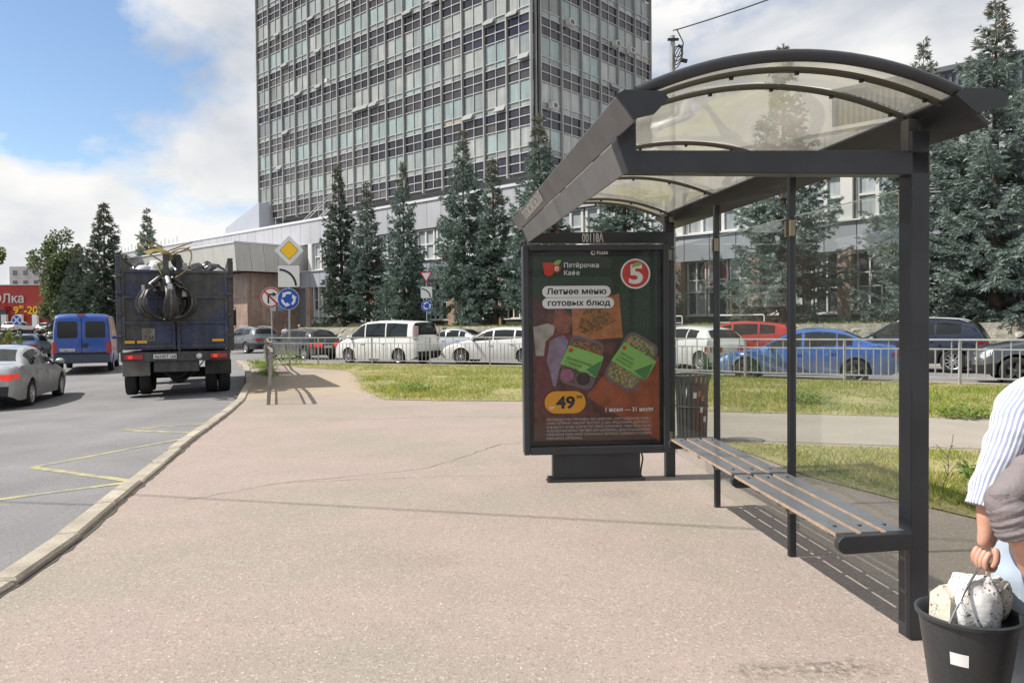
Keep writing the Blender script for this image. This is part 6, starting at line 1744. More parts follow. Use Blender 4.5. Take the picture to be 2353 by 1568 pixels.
# cab
tb('cab', 5.62, 7.45, -1.2, 1.2, .85, 2.75, m_tblue, bev=.08); tb('cab_window', 7.44, 7.47, -1.05, 1.05, 1.8, 2.55, m_cglass, bev=.02)
for sg in (1, -1):
    mo = tb('mirror', 7.1, 7.2, sg * 1.45 - .13, sg * 1.45 + .13, 1.72, 2.25, m_trim, bev=.04)
    mb = MB(); mb.tube([(7.15, sg * 1.2, 2.35), (7.15, sg * 1.5, 2.35), (7.15, sg * 1.56, 2.3), (7.15, sg * 1.56, 1.65), (7.15, sg * 1.2, 1.6)], .015, 6); o = mb.build('mirror_bracket', m_trim); o.parent = mo
# crane: column behind the cab, boom folded back over the load, grab hanging behind the doors
tb('crane_column', 5.33, 5.58, -.18, .18, .9, 3.3, m_tdirt)
cr = tb('crane_boom', .0, 5.5, -.13, .09, 3.22, 3.42, m_tdirt)
mb = MB(); mb.bar((-.02, -.08, 3.3), (-.22, -.08, 2.2), .12, .10); o = mb.build('crane_tip', m_tdirt); o.parent = truck
GX, GY, GZ = -.62, .17, 2.30
mb = MB(); mb.bar((-.1, .08, 3.34), (GX, GY, 3.30), .13, .13); mb.bar((GX, GY, 3.36), (GX, GY, 2.98), .10, .12); mb.bar((GX - .05, GY, 3.0), (GX + .03, GY, 2.80), .16, .12); o = mb.build('hanger', m_tdirt); o.parent = truck
grab = MB(); grab.lathe([(.001, .54), (.13, .54), (.17, .46), (.17, .36), (.26, .34), (.28, .22), (.18, .16), (.001, .16)], 16, M=Matrix.Translation((GX, GY, GZ - .02))); go = grab.build('grab_head', m_grab, None, sharp=40); go.parent = truck
for k2 in range(6):
    a = 2 * math.pi * k2 / 6 + .2; ca, sa_ = math.cos(a), math.sin(a)
    rows_ = []
    prof_ = [(.24, .30), (.40, .30), (.53, .20), (.62, .04), (.63, -.12), (.56, -.26), (.42, -.36), (.26, -.41), (.10, -.43)]
    wds = [.07, .09, .10, .12, .14, .135, .10, .06, .012]
    for (rr_, zz_), w in zip(prof_, wds):
        rows_.append([V3(GX + rr_ * ca - u * w * sa_, GY + rr_ * sa_ + u * w * ca, GZ + zz_ - .02 * abs(u)) for u in (-1, -.5, 0, .5, 1)])
    mb = MB(); mb.grid(rows_); o = mb.build('grab_claw', m_grab, None, fix=False); o.parent = go
    sd = o.modifiers.new('thickness', 'SOLIDIFY'); sd.thickness = .03
    rb = MB()
    for (p, q2) in zip(prof_, prof_[1:]): rb.bar(V3(GX + (p[0] + .025) * ca, GY + (p[0] + .025) * sa_, GZ + p[1]), V3(GX + (q2[0] + .025) * ca, GY + (q2[0] + .025) * sa_, GZ + q2[1]), .035, .05)
    for sg in (1, -1):
        for i_ in range(3, 7):
            p, q2 = prof_[i_], prof_[i_ + 1]
            rb.bar(V3(GX + p[0] * ca - sg * wds[i_] * sa_, GY + p[0] * sa_ + sg * wds[i_] * ca, GZ + p[1]), V3(GX + q2[0] * ca - sg * wds[i_ + 1] * sa_, GY + q2[0] * sa_ + sg * wds[i_ + 1] * ca, GZ + q2[1]), .03, .03)
    o3 = rb.build('claw_rib', m_grab2); o3.parent = o
    cyl = MB(); p0 = V3(GX + .15 * ca, GY + .15 * sa_, GZ + .52); p1 = V3(GX + .50 * ca, GY + .50 * sa_, GZ + .26); cyl.tube([p0, p0.lerp(p1, .6)], .05, 8); cyl.tube([p0.lerp(p1, .6), p1], .028, 8); cyl.bar(p1 + V3(0, 0, .10), p1 - V3(0, 0, .16), .06, .10); o2 = cyl.build('grab_cylinder', m_galv if k2 % 2 else m_grab); o2.parent = go
hs = MB()
for k2 in range(5):
    s_ = 1 + .12 * k2
    pts = [(GX + .12 + .06 * k2 - .08 * math.sin(t * 3.14), GY + .02 * k2 + (-.52 - .05 * k2) * math.sin(3.14 * t) * (1 if k2 < 3 else -.8), 3.28 + .07 * k2 + .26 * math.sin(3.14 * t * (1 if k2 != 1 else 1.6)) - .3 * t * (k2 % 2)) for t in [i / 16 for i in range(17)]]
    hs.tube(pts, .017, 7)
for k2 in range(4):
    a0 = .5 + .1 * k2
    pts = [(GX + .05 * k2, GY + .38 * math.cos(t) * a0 + .18, 3.26 + .16 * math.sin(t) + .02 * k2) for t in [math.pi * (.15 + 1.35 * i / 16) for i in range(17)]] + [(GX, GY + .06, 2.85)]
    hs.tube(pts, .017, 7)
o = hs.build('hydraulic_hose', m_hose, None); o.parent = truck
# load of bags
load = MB(); nxl, nyl = 14, 9; lrows = []
for i in range(nxl): lrows.append([V3(.1 + 5.0 * i / (nxl - 1), -1.17 + 2.34 * j / (nyl - 1), 2.62 + .18 * math.sin(i * 1.7 + j) + rnd.uniform(-.06, .06)) for j in range(nyl)])
load.grid(lrows); lo_ = load.build('rubbish_heap', m_tdirt); lo_.matrix_basis = truck.matrix_basis.copy(); tag(lo_, 'heaped loose rubbish filling the truck bed', 'rubbish', kind='stuff')
m_bagb = mat('black_bag', (.014, .014, .016), .22, bump=.35, bscale=14, spec=.6); m_bagw = mat('white_bag', (.52, .52, .54), .4, bump=.3, bscale=16); m_bags = mat('silver_bag', (.30, .30, .32), .25, metal=.4, bump=.35, bscale=14)
def bag_mesh(seed, m):
    bm = bmesh.new(); bmesh.ops.create_icosphere(bm, subdivisions=3, radius=1); r = random.Random(seed); ph = [r.uniform(0, 6) for _ in range(6)]
    for v in bm.verts:
        d = v.co.normalized(); k2 = 1 + .10 * math.sin(d.x * 5 + ph[0]) * math.cos(d.y * 4 + ph[1]) + .06 * math.sin(d.z * 9 + ph[2] + d.x * 4) + .05 * math.sin(d.x * 14 + d.y * 11 + ph[3])
        if d.z > .75: k2 += (d.z - .75) * 1.3
        k2 -= .10 * (1 - abs(math.sin(d.x * 6 + d.y * 5 + ph[4] + 2 * d.z))) ** 3 + .08 * (1 - abs(math.sin(d.z * 8 - d.y * 6 + ph[5]))) ** 3
        v.co = d * k2
    me = bpy.data.meshes.new('bag'); bm.to_mesh(me); bm.free(); me.materials.append(m)
    for p in me.polygons: p.use_smooth = True
    return me
bags = [(bag_mesh(i, m_), l_) for i, (m_, l_) in enumerate(((m_bagb, 'shiny black garbage bag heaped on the truck bed'), (m_bagb, 'shiny black garbage bag heaped on the truck bed'), (m_bags, 'silvery grey garbage bag heaped on the truck bed'), (m_bagw, 'white garbage bag heaped on the truck bed')))]
TM = truck.matrix_basis.copy()
TM = Matrix.Translation(truck.location) @ Matrix.Rotation(truck.rotation_euler.z, 4, 'Z')
bag_spots = [(.28, -.95, 2.88, 2), (.3, -.62, 2.85, 0), (.32, -.28, 2.86, 2), (.6, -.45, 3.02, 1), (.62, -.85, 3.05, 0), (.3, .12, 2.84, 1), (.35, .5, 2.86, 3), (.45, .72, 2.95, 3), (.33, .92, 2.86, 0), (.85, .42, 3.12, 3), (.8, .85, 3.02, 1), (1.0, -.1, 3.05, 2), (1.1, -.75, 3.10, 1), (1.4, .6, 3.05, 0), (1.5, -.4, 3.1, 2), (1.7, .15, 3.0, 1), (2.0, -.8, 3.05, 0), (2.2, .6, 3.02, 1), (2.5, -.2, 3.06, 2)]
for i, (x, y, z, kk) in enumerate(bag_spots):
    me, l_ = bags[kk]; o = bpy.data.objects.new('garbage_bag', me); COL.objects.link(o)
    o.matrix_basis = TM @ Matrix.Translation((x, y, z - .02)) @ Matrix.Rotation(rnd.uniform(0, 6), 4, 'Z') @ Matrix.Rotation(rnd.uniform(-.6, .6), 4, 'X') @ Matrix.Diagonal((.27, .25, .21, 1))
    tag(o, l_, 'garbage bag', {0: 'black bags on the truck', 1: 'black bags on the truck', 2: 'silver bags on the truck', 3: 'white bags on the truck'}[kk])

# ================================================================== PEOPLE
m_skin = mat('skin', (.52, .30, .215), .48, col2=(.56, .275, .20), scale=22, var=.10, var2=.07, scale2=120, bump=.07, bscale=170)
m_hair = mat('hair_grey', (.16, .12, .10), .7, var=.2, scale=40)
m_jean = mat('light_jeans', (.42, .50, .60), .85, var=.12, scale=8, bump=.12, bscale=300)
m_mauve = mat('mauve_jacket', (.205, .175, .178), .75, var=.12, scale=9, bump=.25, bscale=60)
m_shoe = mat('shoe_dark', (.04, .04, .045), .6)
m_dtrs = mat('dark_trousers', (.03, .032, .04), .8)
m_wshirt = mat('white_shirt', (.62, .64, .68), .8, var=.08, scale=6)
def stripe_mat(name, p0, axis, count):
    """stripes running along a limb: the angle about the limb's axis, in whole stripes"""
    m = bpy.data.materials.new(name); m.use_nodes = True
    d = Vector(axis).normalized(); e1 = d.cross(V3(0, 1, 0)).normalized(); e2 = d.cross(e1)
    nt = m.node_tree; N = nt.nodes; L = nt.links.new; p = N['Principled BSDF']; p.inputs['Roughness'].default_value = .85
    g = N.new('ShaderNodeNewGeometry'); sb_ = N.new('ShaderNodeVectorMath'); sb_.operation = 'SUBTRACT'; sb_.inputs[1].default_value = p0; L(g.outputs['Position'], sb_.inputs[0])
    def dot(v):
        q_ = N.new('ShaderNodeVectorMath'); q_.operation = 'DOT_PRODUCT'; q_.inputs[1].default_value = v; L(sb_.outputs[0], q_.inputs[0]); return q_.outputs['Value']
    def mth(op, a, c):
        x = N.new('ShaderNodeMath'); x.operation = op
        for i_, v in enumerate((a, c)):
            if isinstance(v, (int, float)): x.inputs[i_].default_value = v
            else: L(v, x.inputs[i_])
        return x.outputs[0]
    n = N.new('ShaderNodeTexNoise'); n.inputs['Scale'].default_value = 7; n.inputs['Detail'].default_value = 2; L(g.outputs['Position'], n.inputs['Vector'])
    ang = mth('MULTIPLY', mth('ARCTAN2', dot(e1), dot(e2)), count / 6.28319)
    fr = mth('FRACT', mth('ADD', ang, mth('MULTIPLY', n.outputs['Fac'], 1.3)), 0)
    rp = N.new('ShaderNodeValToRGB'); e = rp.color_ramp.elements; rp.color_ramp.interpolation = 'EASE'
    e[0].position = .42; e[0].color = (.30, .33, .46, 1); e[1].position = .56; e[1].color = (.76, .77, .81, 1)
    k = e.new(.9); k.color = (.76, .77, .81, 1); k2 = e.new(1.0); k2.color = (.30, .33, .46, 1)
    L(fr, rp.inputs['Fac']); L(rp.outputs['Color'], p.inputs['Base Color'])
    bn = N.new('ShaderNodeTexNoise'); bn.inputs['Scale'].default_value = 11; L(g.outputs['Position'], bn.inputs['Vector'])
    b_ = N.new('ShaderNodeBump'); b_.inputs['Strength'].default_value = .6; b_.inputs['Distance'].default_value = .03; L(bn.outputs['Fac'], b_.inputs['Height']); L(b_.outputs[0], p.inputs['Normal'])
    return m
m_stripe = stripe_mat('striped_shirt', (1.80, 2.55, 1.0), (0, 0, 1), 72)
m_stripe_arm = stripe_mat('striped_sleeve', (1.59, 2.472, 1.07), (-.46, -.17, -.87), 30)

def skinned(name, nodes, edges, roots, m, parent=None, sub=2):
    """nodes: {key: (pos, rx, ry)}"""
    keys = list(nodes); idx = {k: i for i, k in enumerate(keys)}
    me = bpy.data.meshes.new(name); me.from_pydata([tuple(nodes[k][0]) for k in keys], [(idx[a], idx[c]) for a, c in edges], [])
    o = bpy.data.objects.new(name, me); COL.objects.link(o)
    sk = o.modifiers.new('skin', 'SKIN'); sk.use_smooth_shade = True; sk.branch_smoothing = .5
    lay_ = me.skin_vertices[0].data if me.skin_vertices else None
    if lay_ is None:
        bm = bmesh.new(); bm.from_mesh(me); bm.verts.layers.skin.verify(); bm.to_mesh(me); bm.free(); lay_ = me.skin_vertices[0].data
    for i, k in enumerate(keys):
        n = nodes[k]; lay_[i].radius = (n[1], n[2] if len(n) > 2 else n[1]); lay_[i].use_root = k in roots
    ss_ = o.modifiers.new('smooth', 'SUBSURF'); ss_.levels = sub; ss_.render_levels = sub
    me.materials.append(m)
    if parent is not None: par(o, parent)
    return o
def chain(*k): return list(zip(k, k[1:]))

def cloth_tube(name, path, radii, m, parent, folds=.07, seed=0, n=36, steps=46):
    """sleeve with slanting folds that bunch where it bends"""
    P_ = [V3(*p) for p in path]; cum = [0]
    for a, c in zip(P_, P_[1:]): cum.append(cum[-1] + (c - a).length)
    r0 = random.Random(seed); ph = [r0.uniform(0, 6.28) for _ in range(6)]
    def at(s_):
        for k in range(len(P_) - 1):
            if s_ <= cum[k + 1] or k == len(P_) - 2:
                t = (s_ - cum[k]) / (cum[k + 1] - cum[k]); return P_[k].lerp(P_[k + 1], t), radii[k] + (radii[k + 1] - radii[k]) * t
    rows_ = []; pa_ = None
    cs = [at(cum[-1] * i / steps) for i in range(steps + 1)]
    for _ in range(4): cs = [cs[0]] + [((cs[i - 1][0] + cs[i][0] * 2 + cs[i + 1][0]) / 4, cs[i][1]) for i in range(1, steps)] + [cs[-1]]
    for i, (c, rad) in enumerate(cs):
        t = (cs[min(i + 1, steps)][0] - cs[max(i - 1, 0)][0]).normalized()
        a = t.orthogonal().normalized() if pa_ is None else (pa_ - t * pa_.dot(t)).normalized(); pa_ = a; b_ = t.cross(a); f = i / steps
        ring = []
        for j in range(n + 1):
            th = 2 * math.pi * j / n
            k2 = 1 + folds * (.8 * math.sin(22 * f + 1.0 * math.sin(th + ph[0]) * 2.2 + ph[1]) * (.5 + .5 * math.cos(th + ph[2])) + .6 * math.sin(41 * f - 2 * th + ph[3]) * (.5 + .5 * math.sin(th + ph[4])) + .5 * math.sin(2 * th + ph[5] + 5 * f))
            ring.append(c + (a * math.cos(th) + b_ * math.sin(th)) * rad * k2)
        rows_.append(ring)
    c, rad = cs[-1]; t = (cs[-1][0] - cs[-2][0]).normalized()
    rows_.append([p + (c - p) * .04 + t * .004 for p in rows_[-1]]); rows_.append([p + (c - p) * .10 - t * .004 for p in rows_[-2]]); rows_.append([p + (c - p) * .12 - t * .05 for p in rows_[-3]])
    mb = MB(); mb.grid(rows_); return mb.build(name, m, parent, fix=False)

# ---- person in the striped shirt, carrying the bucket
pa = empty('person', (1.80, 2.55, 0)); tag(pa, 'person in blue striped shirt and light jeans carrying a bucket', 'person')
nodes = {'pelvis': ((1.80, 2.55, .80), .15, .11), 'waist': ((1.80, 2.55, .95), .14, .10), 'chest': ((1.80, 2.56, 1.13), .16, .11), 'neck': ((1.83, 2.56, 1.30), .05), 'head0': ((1.90, 2.55, 1.38), .075, .085), 'head1': ((1.92, 2.55, 1.50), .075, .09),
         'sl': ((1.655, 2.50, 1.225), .055), 'el': ((1.525, 2.45, .985), .040), 'fl': ((1.515, 2.44, .90), .036), 'wl': ((1.507, 2.43, .815), .026, .032), 'pl': ((1.502, 2.43, .770), .024, .040),
         'sr': ((1.95, 2.60, 1.225), .055), 'er': ((2.03, 2.62, .985), .04), 'wr': ((2.03, 2.55, .80), .027), 'pr': ((2.03, 2.53, .74), .02, .03),
         'hl': ((1.72, 2.55, .74), .09), 'kl': ((1.715, 2.54, .43), .06), 'al': ((1.715, 2.56, .09), .04), 'tl': ((1.70, 2.44, .04), .035), 'hr': ((1.88, 2.56, .74), .09), 'kr': ((1.885, 2.57, .43), .06), 'ar': ((1.885, 2.60, .09), .04), 'tr': ((1.88, 2.48, .04), .035)}
E_ = chain('pelvis', 'waist', 'chest', 'neck', 'head0', 'head1') + chain('chest', 'sl', 'el', 'fl', 'wl', 'pl') + chain('chest', 'sr', 'er', 'wr', 'pr') + chain('pelvis', 'hl', 'kl', 'al', 'tl') + chain('pelvis', 'hr', 'kr', 'ar', 'tr')
roots = {'pelvis'}
# four fingers curled round the bucket handle and the thumb closing against them
for i, (dy, ln) in enumerate(((-.031, .95), (-.010, 1.05), (.011, 1.0), (.031, .82))):
    kx, ky, kz = 1.492, 2.43 + dy, .752
    q_ = [(kx + .006, ky, kz + .02), (kx - .012, ky - .002, kz - .010 * ln), (kx - .010, ky - .002, kz - .034 * ln), (kx + .014, ky, kz - .042 * ln), (kx + .024, ky, kz - .022 * ln)]
    for j, p in enumerate(q_): nodes['f%d%d' % (i, j)] = (p, (.0105, .0105, .0095, .009, .008)[j])
    E_ += chain(*['f%d%d' % (i, j) for j in range(5)]); roots.add('f%d0' % i)
for j, (p, r0) in enumerate((((1.512, 2.402, .785), .013), ((1.513, 2.392, .765), .012), ((1.508, 2.387, .742), .011), ((1.496, 2.390, .722), .009))): nodes['t%d' % j] = (p, r0)
E_ += chain('t0', 't1', 't2', 't3'); roots.add('t0')
body_a = skinned('body', nodes, E_, roots, m_skin, pa)
skinned('shirt', {'hem': ((1.80, 2.55, .80), .175, .14), 'waist': ((1.79, 2.54, .95), .18, .14), 'chest': ((1.795, 2.555, 1.12), .19, .15), 'yoke': ((1.80, 2.56, 1.235), .16, .12), 'collar': ((1.80, 2.56, 1.31), .085, .08)}, chain('hem', 'waist', 'chest', 'yoke', 'collar'), {'waist'}, m_stripe, pa)
cloth_tube('shirt_sleeve', [(1.77, 2.55, 1.235), (1.70, 2.52, 1.225), (1.645, 2.492, 1.175), (1.575, 2.465, 1.06), (1.530, 2.45, .98), (1.505, 2.442, .905)], [.085, .088, .076, .062, .056, .058], m_stripe_arm, pa, .06, 3)
skinned('shirt_sleeve', {'a': ((1.90, 2.58, 1.215), .085), 'b': ((1.98, 2.61, 1.1), .072), 'c': ((2.03, 2.62, .94), .062)}, chain('a', 'b', 'c'), {'a'}, m_stripe_arm, pa)
cloth_tube('jeans', [(1.80, 2.55, .93), (1.80, 2.55, .80), (1.80, 2.555, .70)], [.165, .178, .165], m_jean, pa, .02, 2)
cloth_tube('jeans_leg', [(1.722, 2.55, .78), (1.715, 2.545, .62), (1.712, 2.54, .42), (1.712, 2.56, .08)], [.105, .105, .09, .082], m_jean, pa, .035, 4)
cloth_tube('jeans_leg', [(1.878, 2.56, .78), (1.885, 2.565, .62), (1.888, 2.57, .42), (1.888, 2.60, .08)], [.105, .105, .09, .082], m_jean, pa, .035, 6)
def head_details(root, c, r, m_h, face):
    """hair cap, nose, ears, eyes; face = unit direction looked at"""
    f = V3(*face); s_ = f.cross(V3(0, 0, 1)).normalized(); c = V3(*c)
    bm = bmesh.new(); bmesh.ops.create_icosphere(bm, subdivisions=3, radius=1)
    for v in list(bm.verts):
        d = v.co.copy()
        if d.dot(f) > .35 and d.z < .45 or d.z < -.55: bm.verts.remove(v)
        else: v.co = c + V3(d.x * r * 1.16, d.y * r * 1.16, d.z * r * 1.35 + .02)
    me = bpy.data.meshes.new('hair'); bm.to_mesh(me); bm.free(); me.materials.append(m_h); h = bpy.data.objects.new('hair', me); COL.objects.link(h); par(h, root)
    sd = h.modifiers.new('t', 'SOLIDIFY'); sd.thickness = .015
    mb = MB(); mb.tube([c + f * r * 1.0 + V3(0, 0, .02), c + f * (r * 1.25) - V3(0, 0, .02), c + f * r * 1.02 - V3(0, 0, .03)], [.008, .014, .008], 8); mb.build('nose', m_skin, root)
    for sg in (1, -1):
        mb = MB(); mb.lathe([(.001, .012), (.008, .008), (.011, 0)], 10, M=Matrix.Translation(c + f * r * .95 + s_ * sg * .032 + V3(0, 0, .015))); mb.build('eye', m_bolt, root)
        mb = MB(); mb.lathe([(.001, .03), (.015, .02), (.018, 0), (.012, -.025), (.001, -.03)], 10, M=Matrix.Translation(c + s_ * sg * r * 1.08)); mb.build('ear', m_skin, root)
    piece('mouth', root, mat('lips', (.38, .16, .14), .5), c + f * r * 1.0 - V3(0, 0, .055), s_ * .045, f * .012, (0, 0, .01))
head_details(pa, (1.91, 2.55, 1.445), .088, m_hair, (.9, -.43, 0))

# ---- person in the mauve jacket, elbow bent, mostly beyond the frame
pb = empty('person', (1.80, 2.18, 0)); tag(pb, 'person in mauve jacket with rolled sleeve and bent bare forearm', 'person')
nodes = {'pelvis': ((1.80, 2.19, .84), .14, .10), 'waist': ((1.79, 2.19, 1.0), .13, .10), 'chest': ((1.78, 2.19, 1.16), .15, .11), 'neck': ((1.78, 2.18, 1.33), .05), 'head0': ((1.78, 2.17, 1.41), .075, .085), 'head1': ((1.78, 2.17, 1.53), .075, .09),
         'sl': ((1.63, 2.18, 1.16), .050), 'el': ((1.398, 2.13, 1.0), .036), 'fl': ((1.422, 2.12, .925), .047), 'wl': ((1.470, 2.13, .80), .036, .042), 'pl': ((1.487, 2.13, .765), .022, .040), 'ql': ((1.500, 2.13, .735), .018, .038),
         'sr': ((1.94, 2.20, 1.20), .055), 'er': ((2.05, 2.22, .97), .04), 'wr': ((2.05, 2.1, .80), .027), 'pr': ((2.05, 2.07, .75), .02, .03),
         'hl': ((1.72, 2.19, .78), .09), 'kl': ((1.715, 2.18, .45), .06), 'al': ((1.715, 2.20, .09), .04), 'tl': ((1.70, 2.08, .04), .035), 'hr': ((1.88, 2.20, .78), .09), 'kr': ((1.885, 2.21, .45), .06), 'ar': ((1.885, 2.23, .09), .04), 'tr': ((1.88, 2.11, .04), .035)}
E_ = chain('pelvis', 'waist', 'chest', 'neck', 'head0', 'head1') + chain('chest', 'sl', 'el', 'fl', 'wl', 'pl', 'ql') + chain('chest', 'sr', 'er', 'wr', 'pr') + chain('pelvis', 'hl', 'kl', 'al', 'tl') + chain('pelvis', 'hr', 'kr', 'ar', 'tr')
roots = {'pelvis'}
for i, (dy, ln) in enumerate(((-.031, .95), (-.010, 1.05), (.011, 1.0), (.031, .82))):
    kx, ky, kz = 1.505, 2.13 + dy, .728
    q_ = [(kx - .004, ky, kz + .01), (kx + .012, ky, kz - .02 * ln), (kx + .03, ky, kz - .03 * ln), (kx + .042, ky, kz - .018 * ln)]
    for j, p in enumerate(q_): nodes['f%d%d' % (i, j)] = (p, (.0105, .0105, .0095, .008)[j])
    E_ += chain(*['f%d%d' % (i, j) for j in range(4)]); roots.add('f%d0' % i)
for j, (p, r0) in enumerate((((1.482, 2.095, .79), .014), ((1.492, 2.078, .765), .012), ((1.508, 2.078, .742), .010))): nodes['t%d' % j] = (p, r0)
E_ += chain('t0', 't1', 't2'); roots.add('t0')
skinned('body', nodes, E_, roots, m_skin, pb)
skinned('jacket', {'hem': ((1.81, 2.19, .72), .20, .15), 'waist': ((1.80, 2.19, .95), .19, .14), 'chest': ((1.79, 2.19, 1.13), .20, .15), 'yoke': ((1.78, 2.19, 1.24), .19, .13), 'collar': ((1.78, 2.18, 1.34), .08, .08)}, chain('hem', 'waist', 'chest', 'yoke', 'collar'), {'waist'}, m_mauve, pb)
cloth_tube('jacket_sleeve', [(1.70, 2.18, 1.18), (1.62, 2.175, 1.14), (1.54, 2.16, 1.095), (1.46, 2.145, 1.05), (1.400, 2.13, 1.014), (1.382, 2.128, .992), (1.388, 2.127, .975)], [.070, .064, .060, .057, .054, .052, .050], m_mauve, pb, .11, 5)
cloth_tube('rolled_cuff', [(1.383, 2.13, 1.012), (1.392, 2.126, .98), (1.410, 2.122, .945), (1.424, 2.119, .915)], [.046, .057, .062, .064], m_mauve, pb, .05, 8, steps=24)
skinned('jacket_sleeve', {'z': ((1.88, 2.2, 1.23), .09), 'a': ((1.94, 2.205, 1.20), .085), 'b': ((2.0, 2.22, 1.08), .075), 'c': ((2.05, 2.2, .94), .066)}, chain('z', 'a', 'b', 'c'), {'z'}, m_mauve, pb)
# open jacket front with its zip, hanging past the hip
m_lining = mat('jacket_outer', (.40, .43, .48), .8, var=.1, scale=8, bump=.2, bscale=20)
rows_ = []
for i in range(16):
    t = i / 15; z = .80 - .50 * t
    rows_.append([V3(1.452 - .015 * math.sin(3.2 * t) + .03 * j, 2.06 - .006 * j + .02 * math.sin(j * 1.2 + 2.5 * t), z) for j in range(9)])
mb = MB(); mb.grid(rows_); jf = mb.build('jacket_front', m_lining, pb, fix=False); sd = jf.modifiers.new('t', 'SOLIDIFY'); sd.thickness = .008
mb = MB(); mb.tube([r0[0] + V3(-.003, -.004, 0) for r0 in rows_], .006, 6); mb.build('zip', m_chrome, jf)
mb = MB(); mb.tube([r0[1] + V3(-.012, -.012, 0) for r0 in rows_], .004, 6); mb.build('piping', mat('piping_dark', (.03, .035, .06), .7), jf)
cloth_tube('trousers', [(1.80, 2.19, .95), (1.80, 2.19, .82), (1.80, 2.195, .72)], [.15, .165, .155], m_dtrs, pb, .02, 2)
cloth_tube('trouser_leg', [(1.722, 2.19, .80), (1.715, 2.185, .62), (1.712, 2.18, .44), (1.712, 2.20, .08)], [.10, .10, .085, .078], m_dtrs, pb, .03, 4)
cloth_tube('trouser_leg', [(1.878, 2.20, .80), (1.885, 2.205, .62), (1.888, 2.21, .44), (1.888, 2.23, .08)], [.10, .10, .085, .078], m_dtrs, pb, .03, 6)
head_details(pb, (1.78, 2.17, 1.475), .088, m_hair, (.8, .6, 0))
sbg = empty('shoulder_bag', (1.62, 2.03, .7)); tag(sbg, 'blue and black bag strap over the mauve jacket', 'bag')
stick('strap', sbg, mat('strap_blue', (.05, .12, .55), .6), (1.475, 2.02, 1.115), (1.492, 2.02, 1.06), .05, .012, up=(0, 1, 0)); stick('strap_end', sbg, m_trim, (1.492, 2.018, 1.06), (1.53, 2.02, .955), .055, .014, up=(0, 1, 0))
mb = MB(); mb.box(1.52, 1.78, 1.96, 2.04, .66, .955); o = mb.build('bag_body', m_trim, sbg); bv = o.modifiers.new('edges', 'BEVEL'); bv.width = .03; bv.segments = 3

pb.location.x -= .015; sbg.location.x -= .04

# ---- bucket with wrapped parcels
BC = V3(1.455, 2.445, .278)
m_bucket = mat('bucket_plastic', (.040, .044, .048), .42, var=.12, scale=5, var2=.1, scale2=70, streak=.25, bump=.05, bscale=120)
bk = empty('bucket', tuple(BC)); tag(bk, 'dark grey plastic bucket held by the person in striped shirt', 'bucket')
mb = MB(); mb.lathe([(.001, .0), (.100, .0), (.107, .012), (.143, .275), (.152, .277), (.154, .288), (.146, .292), (.140, .285), (.103, .02), (.001, .018)], 40, M=Matrix.Translation(BC)); mb.build('body', m_bucket, bk, sharp=40)
hA, hB, hT = BC + V3(-.115, -.095, .285), BC + V3(.10, .105, .285), V3(1.492, 2.43, .722)
mb = MB(); pts = []
for i in range(21):
    t = i / 20; base_ = hA.lerp(hB, t); k2 = math.sin(math.pi * t) ** .72
    pts.append(base_ + (hT - hA.lerp(hB, .5)) * k2)
mb.tube(pts, .0038, 8); mb.build('handle', m_chrome, bk)
lbm = MB(); a0 = R(-92); rows_ = []
for zz_ in (.155, .195): rows_.append([BC + V3((.1278 + (zz_ - .155) * .137) * math.cos(a), (.1278 + (zz_ - .155) * .137) * math.sin(a), zz_) for a in [R(-142 + 4.5 * i) for i in range(6)]])
lbm.grid(rows_); lbm.build('label', m_white, bk, fix=False)
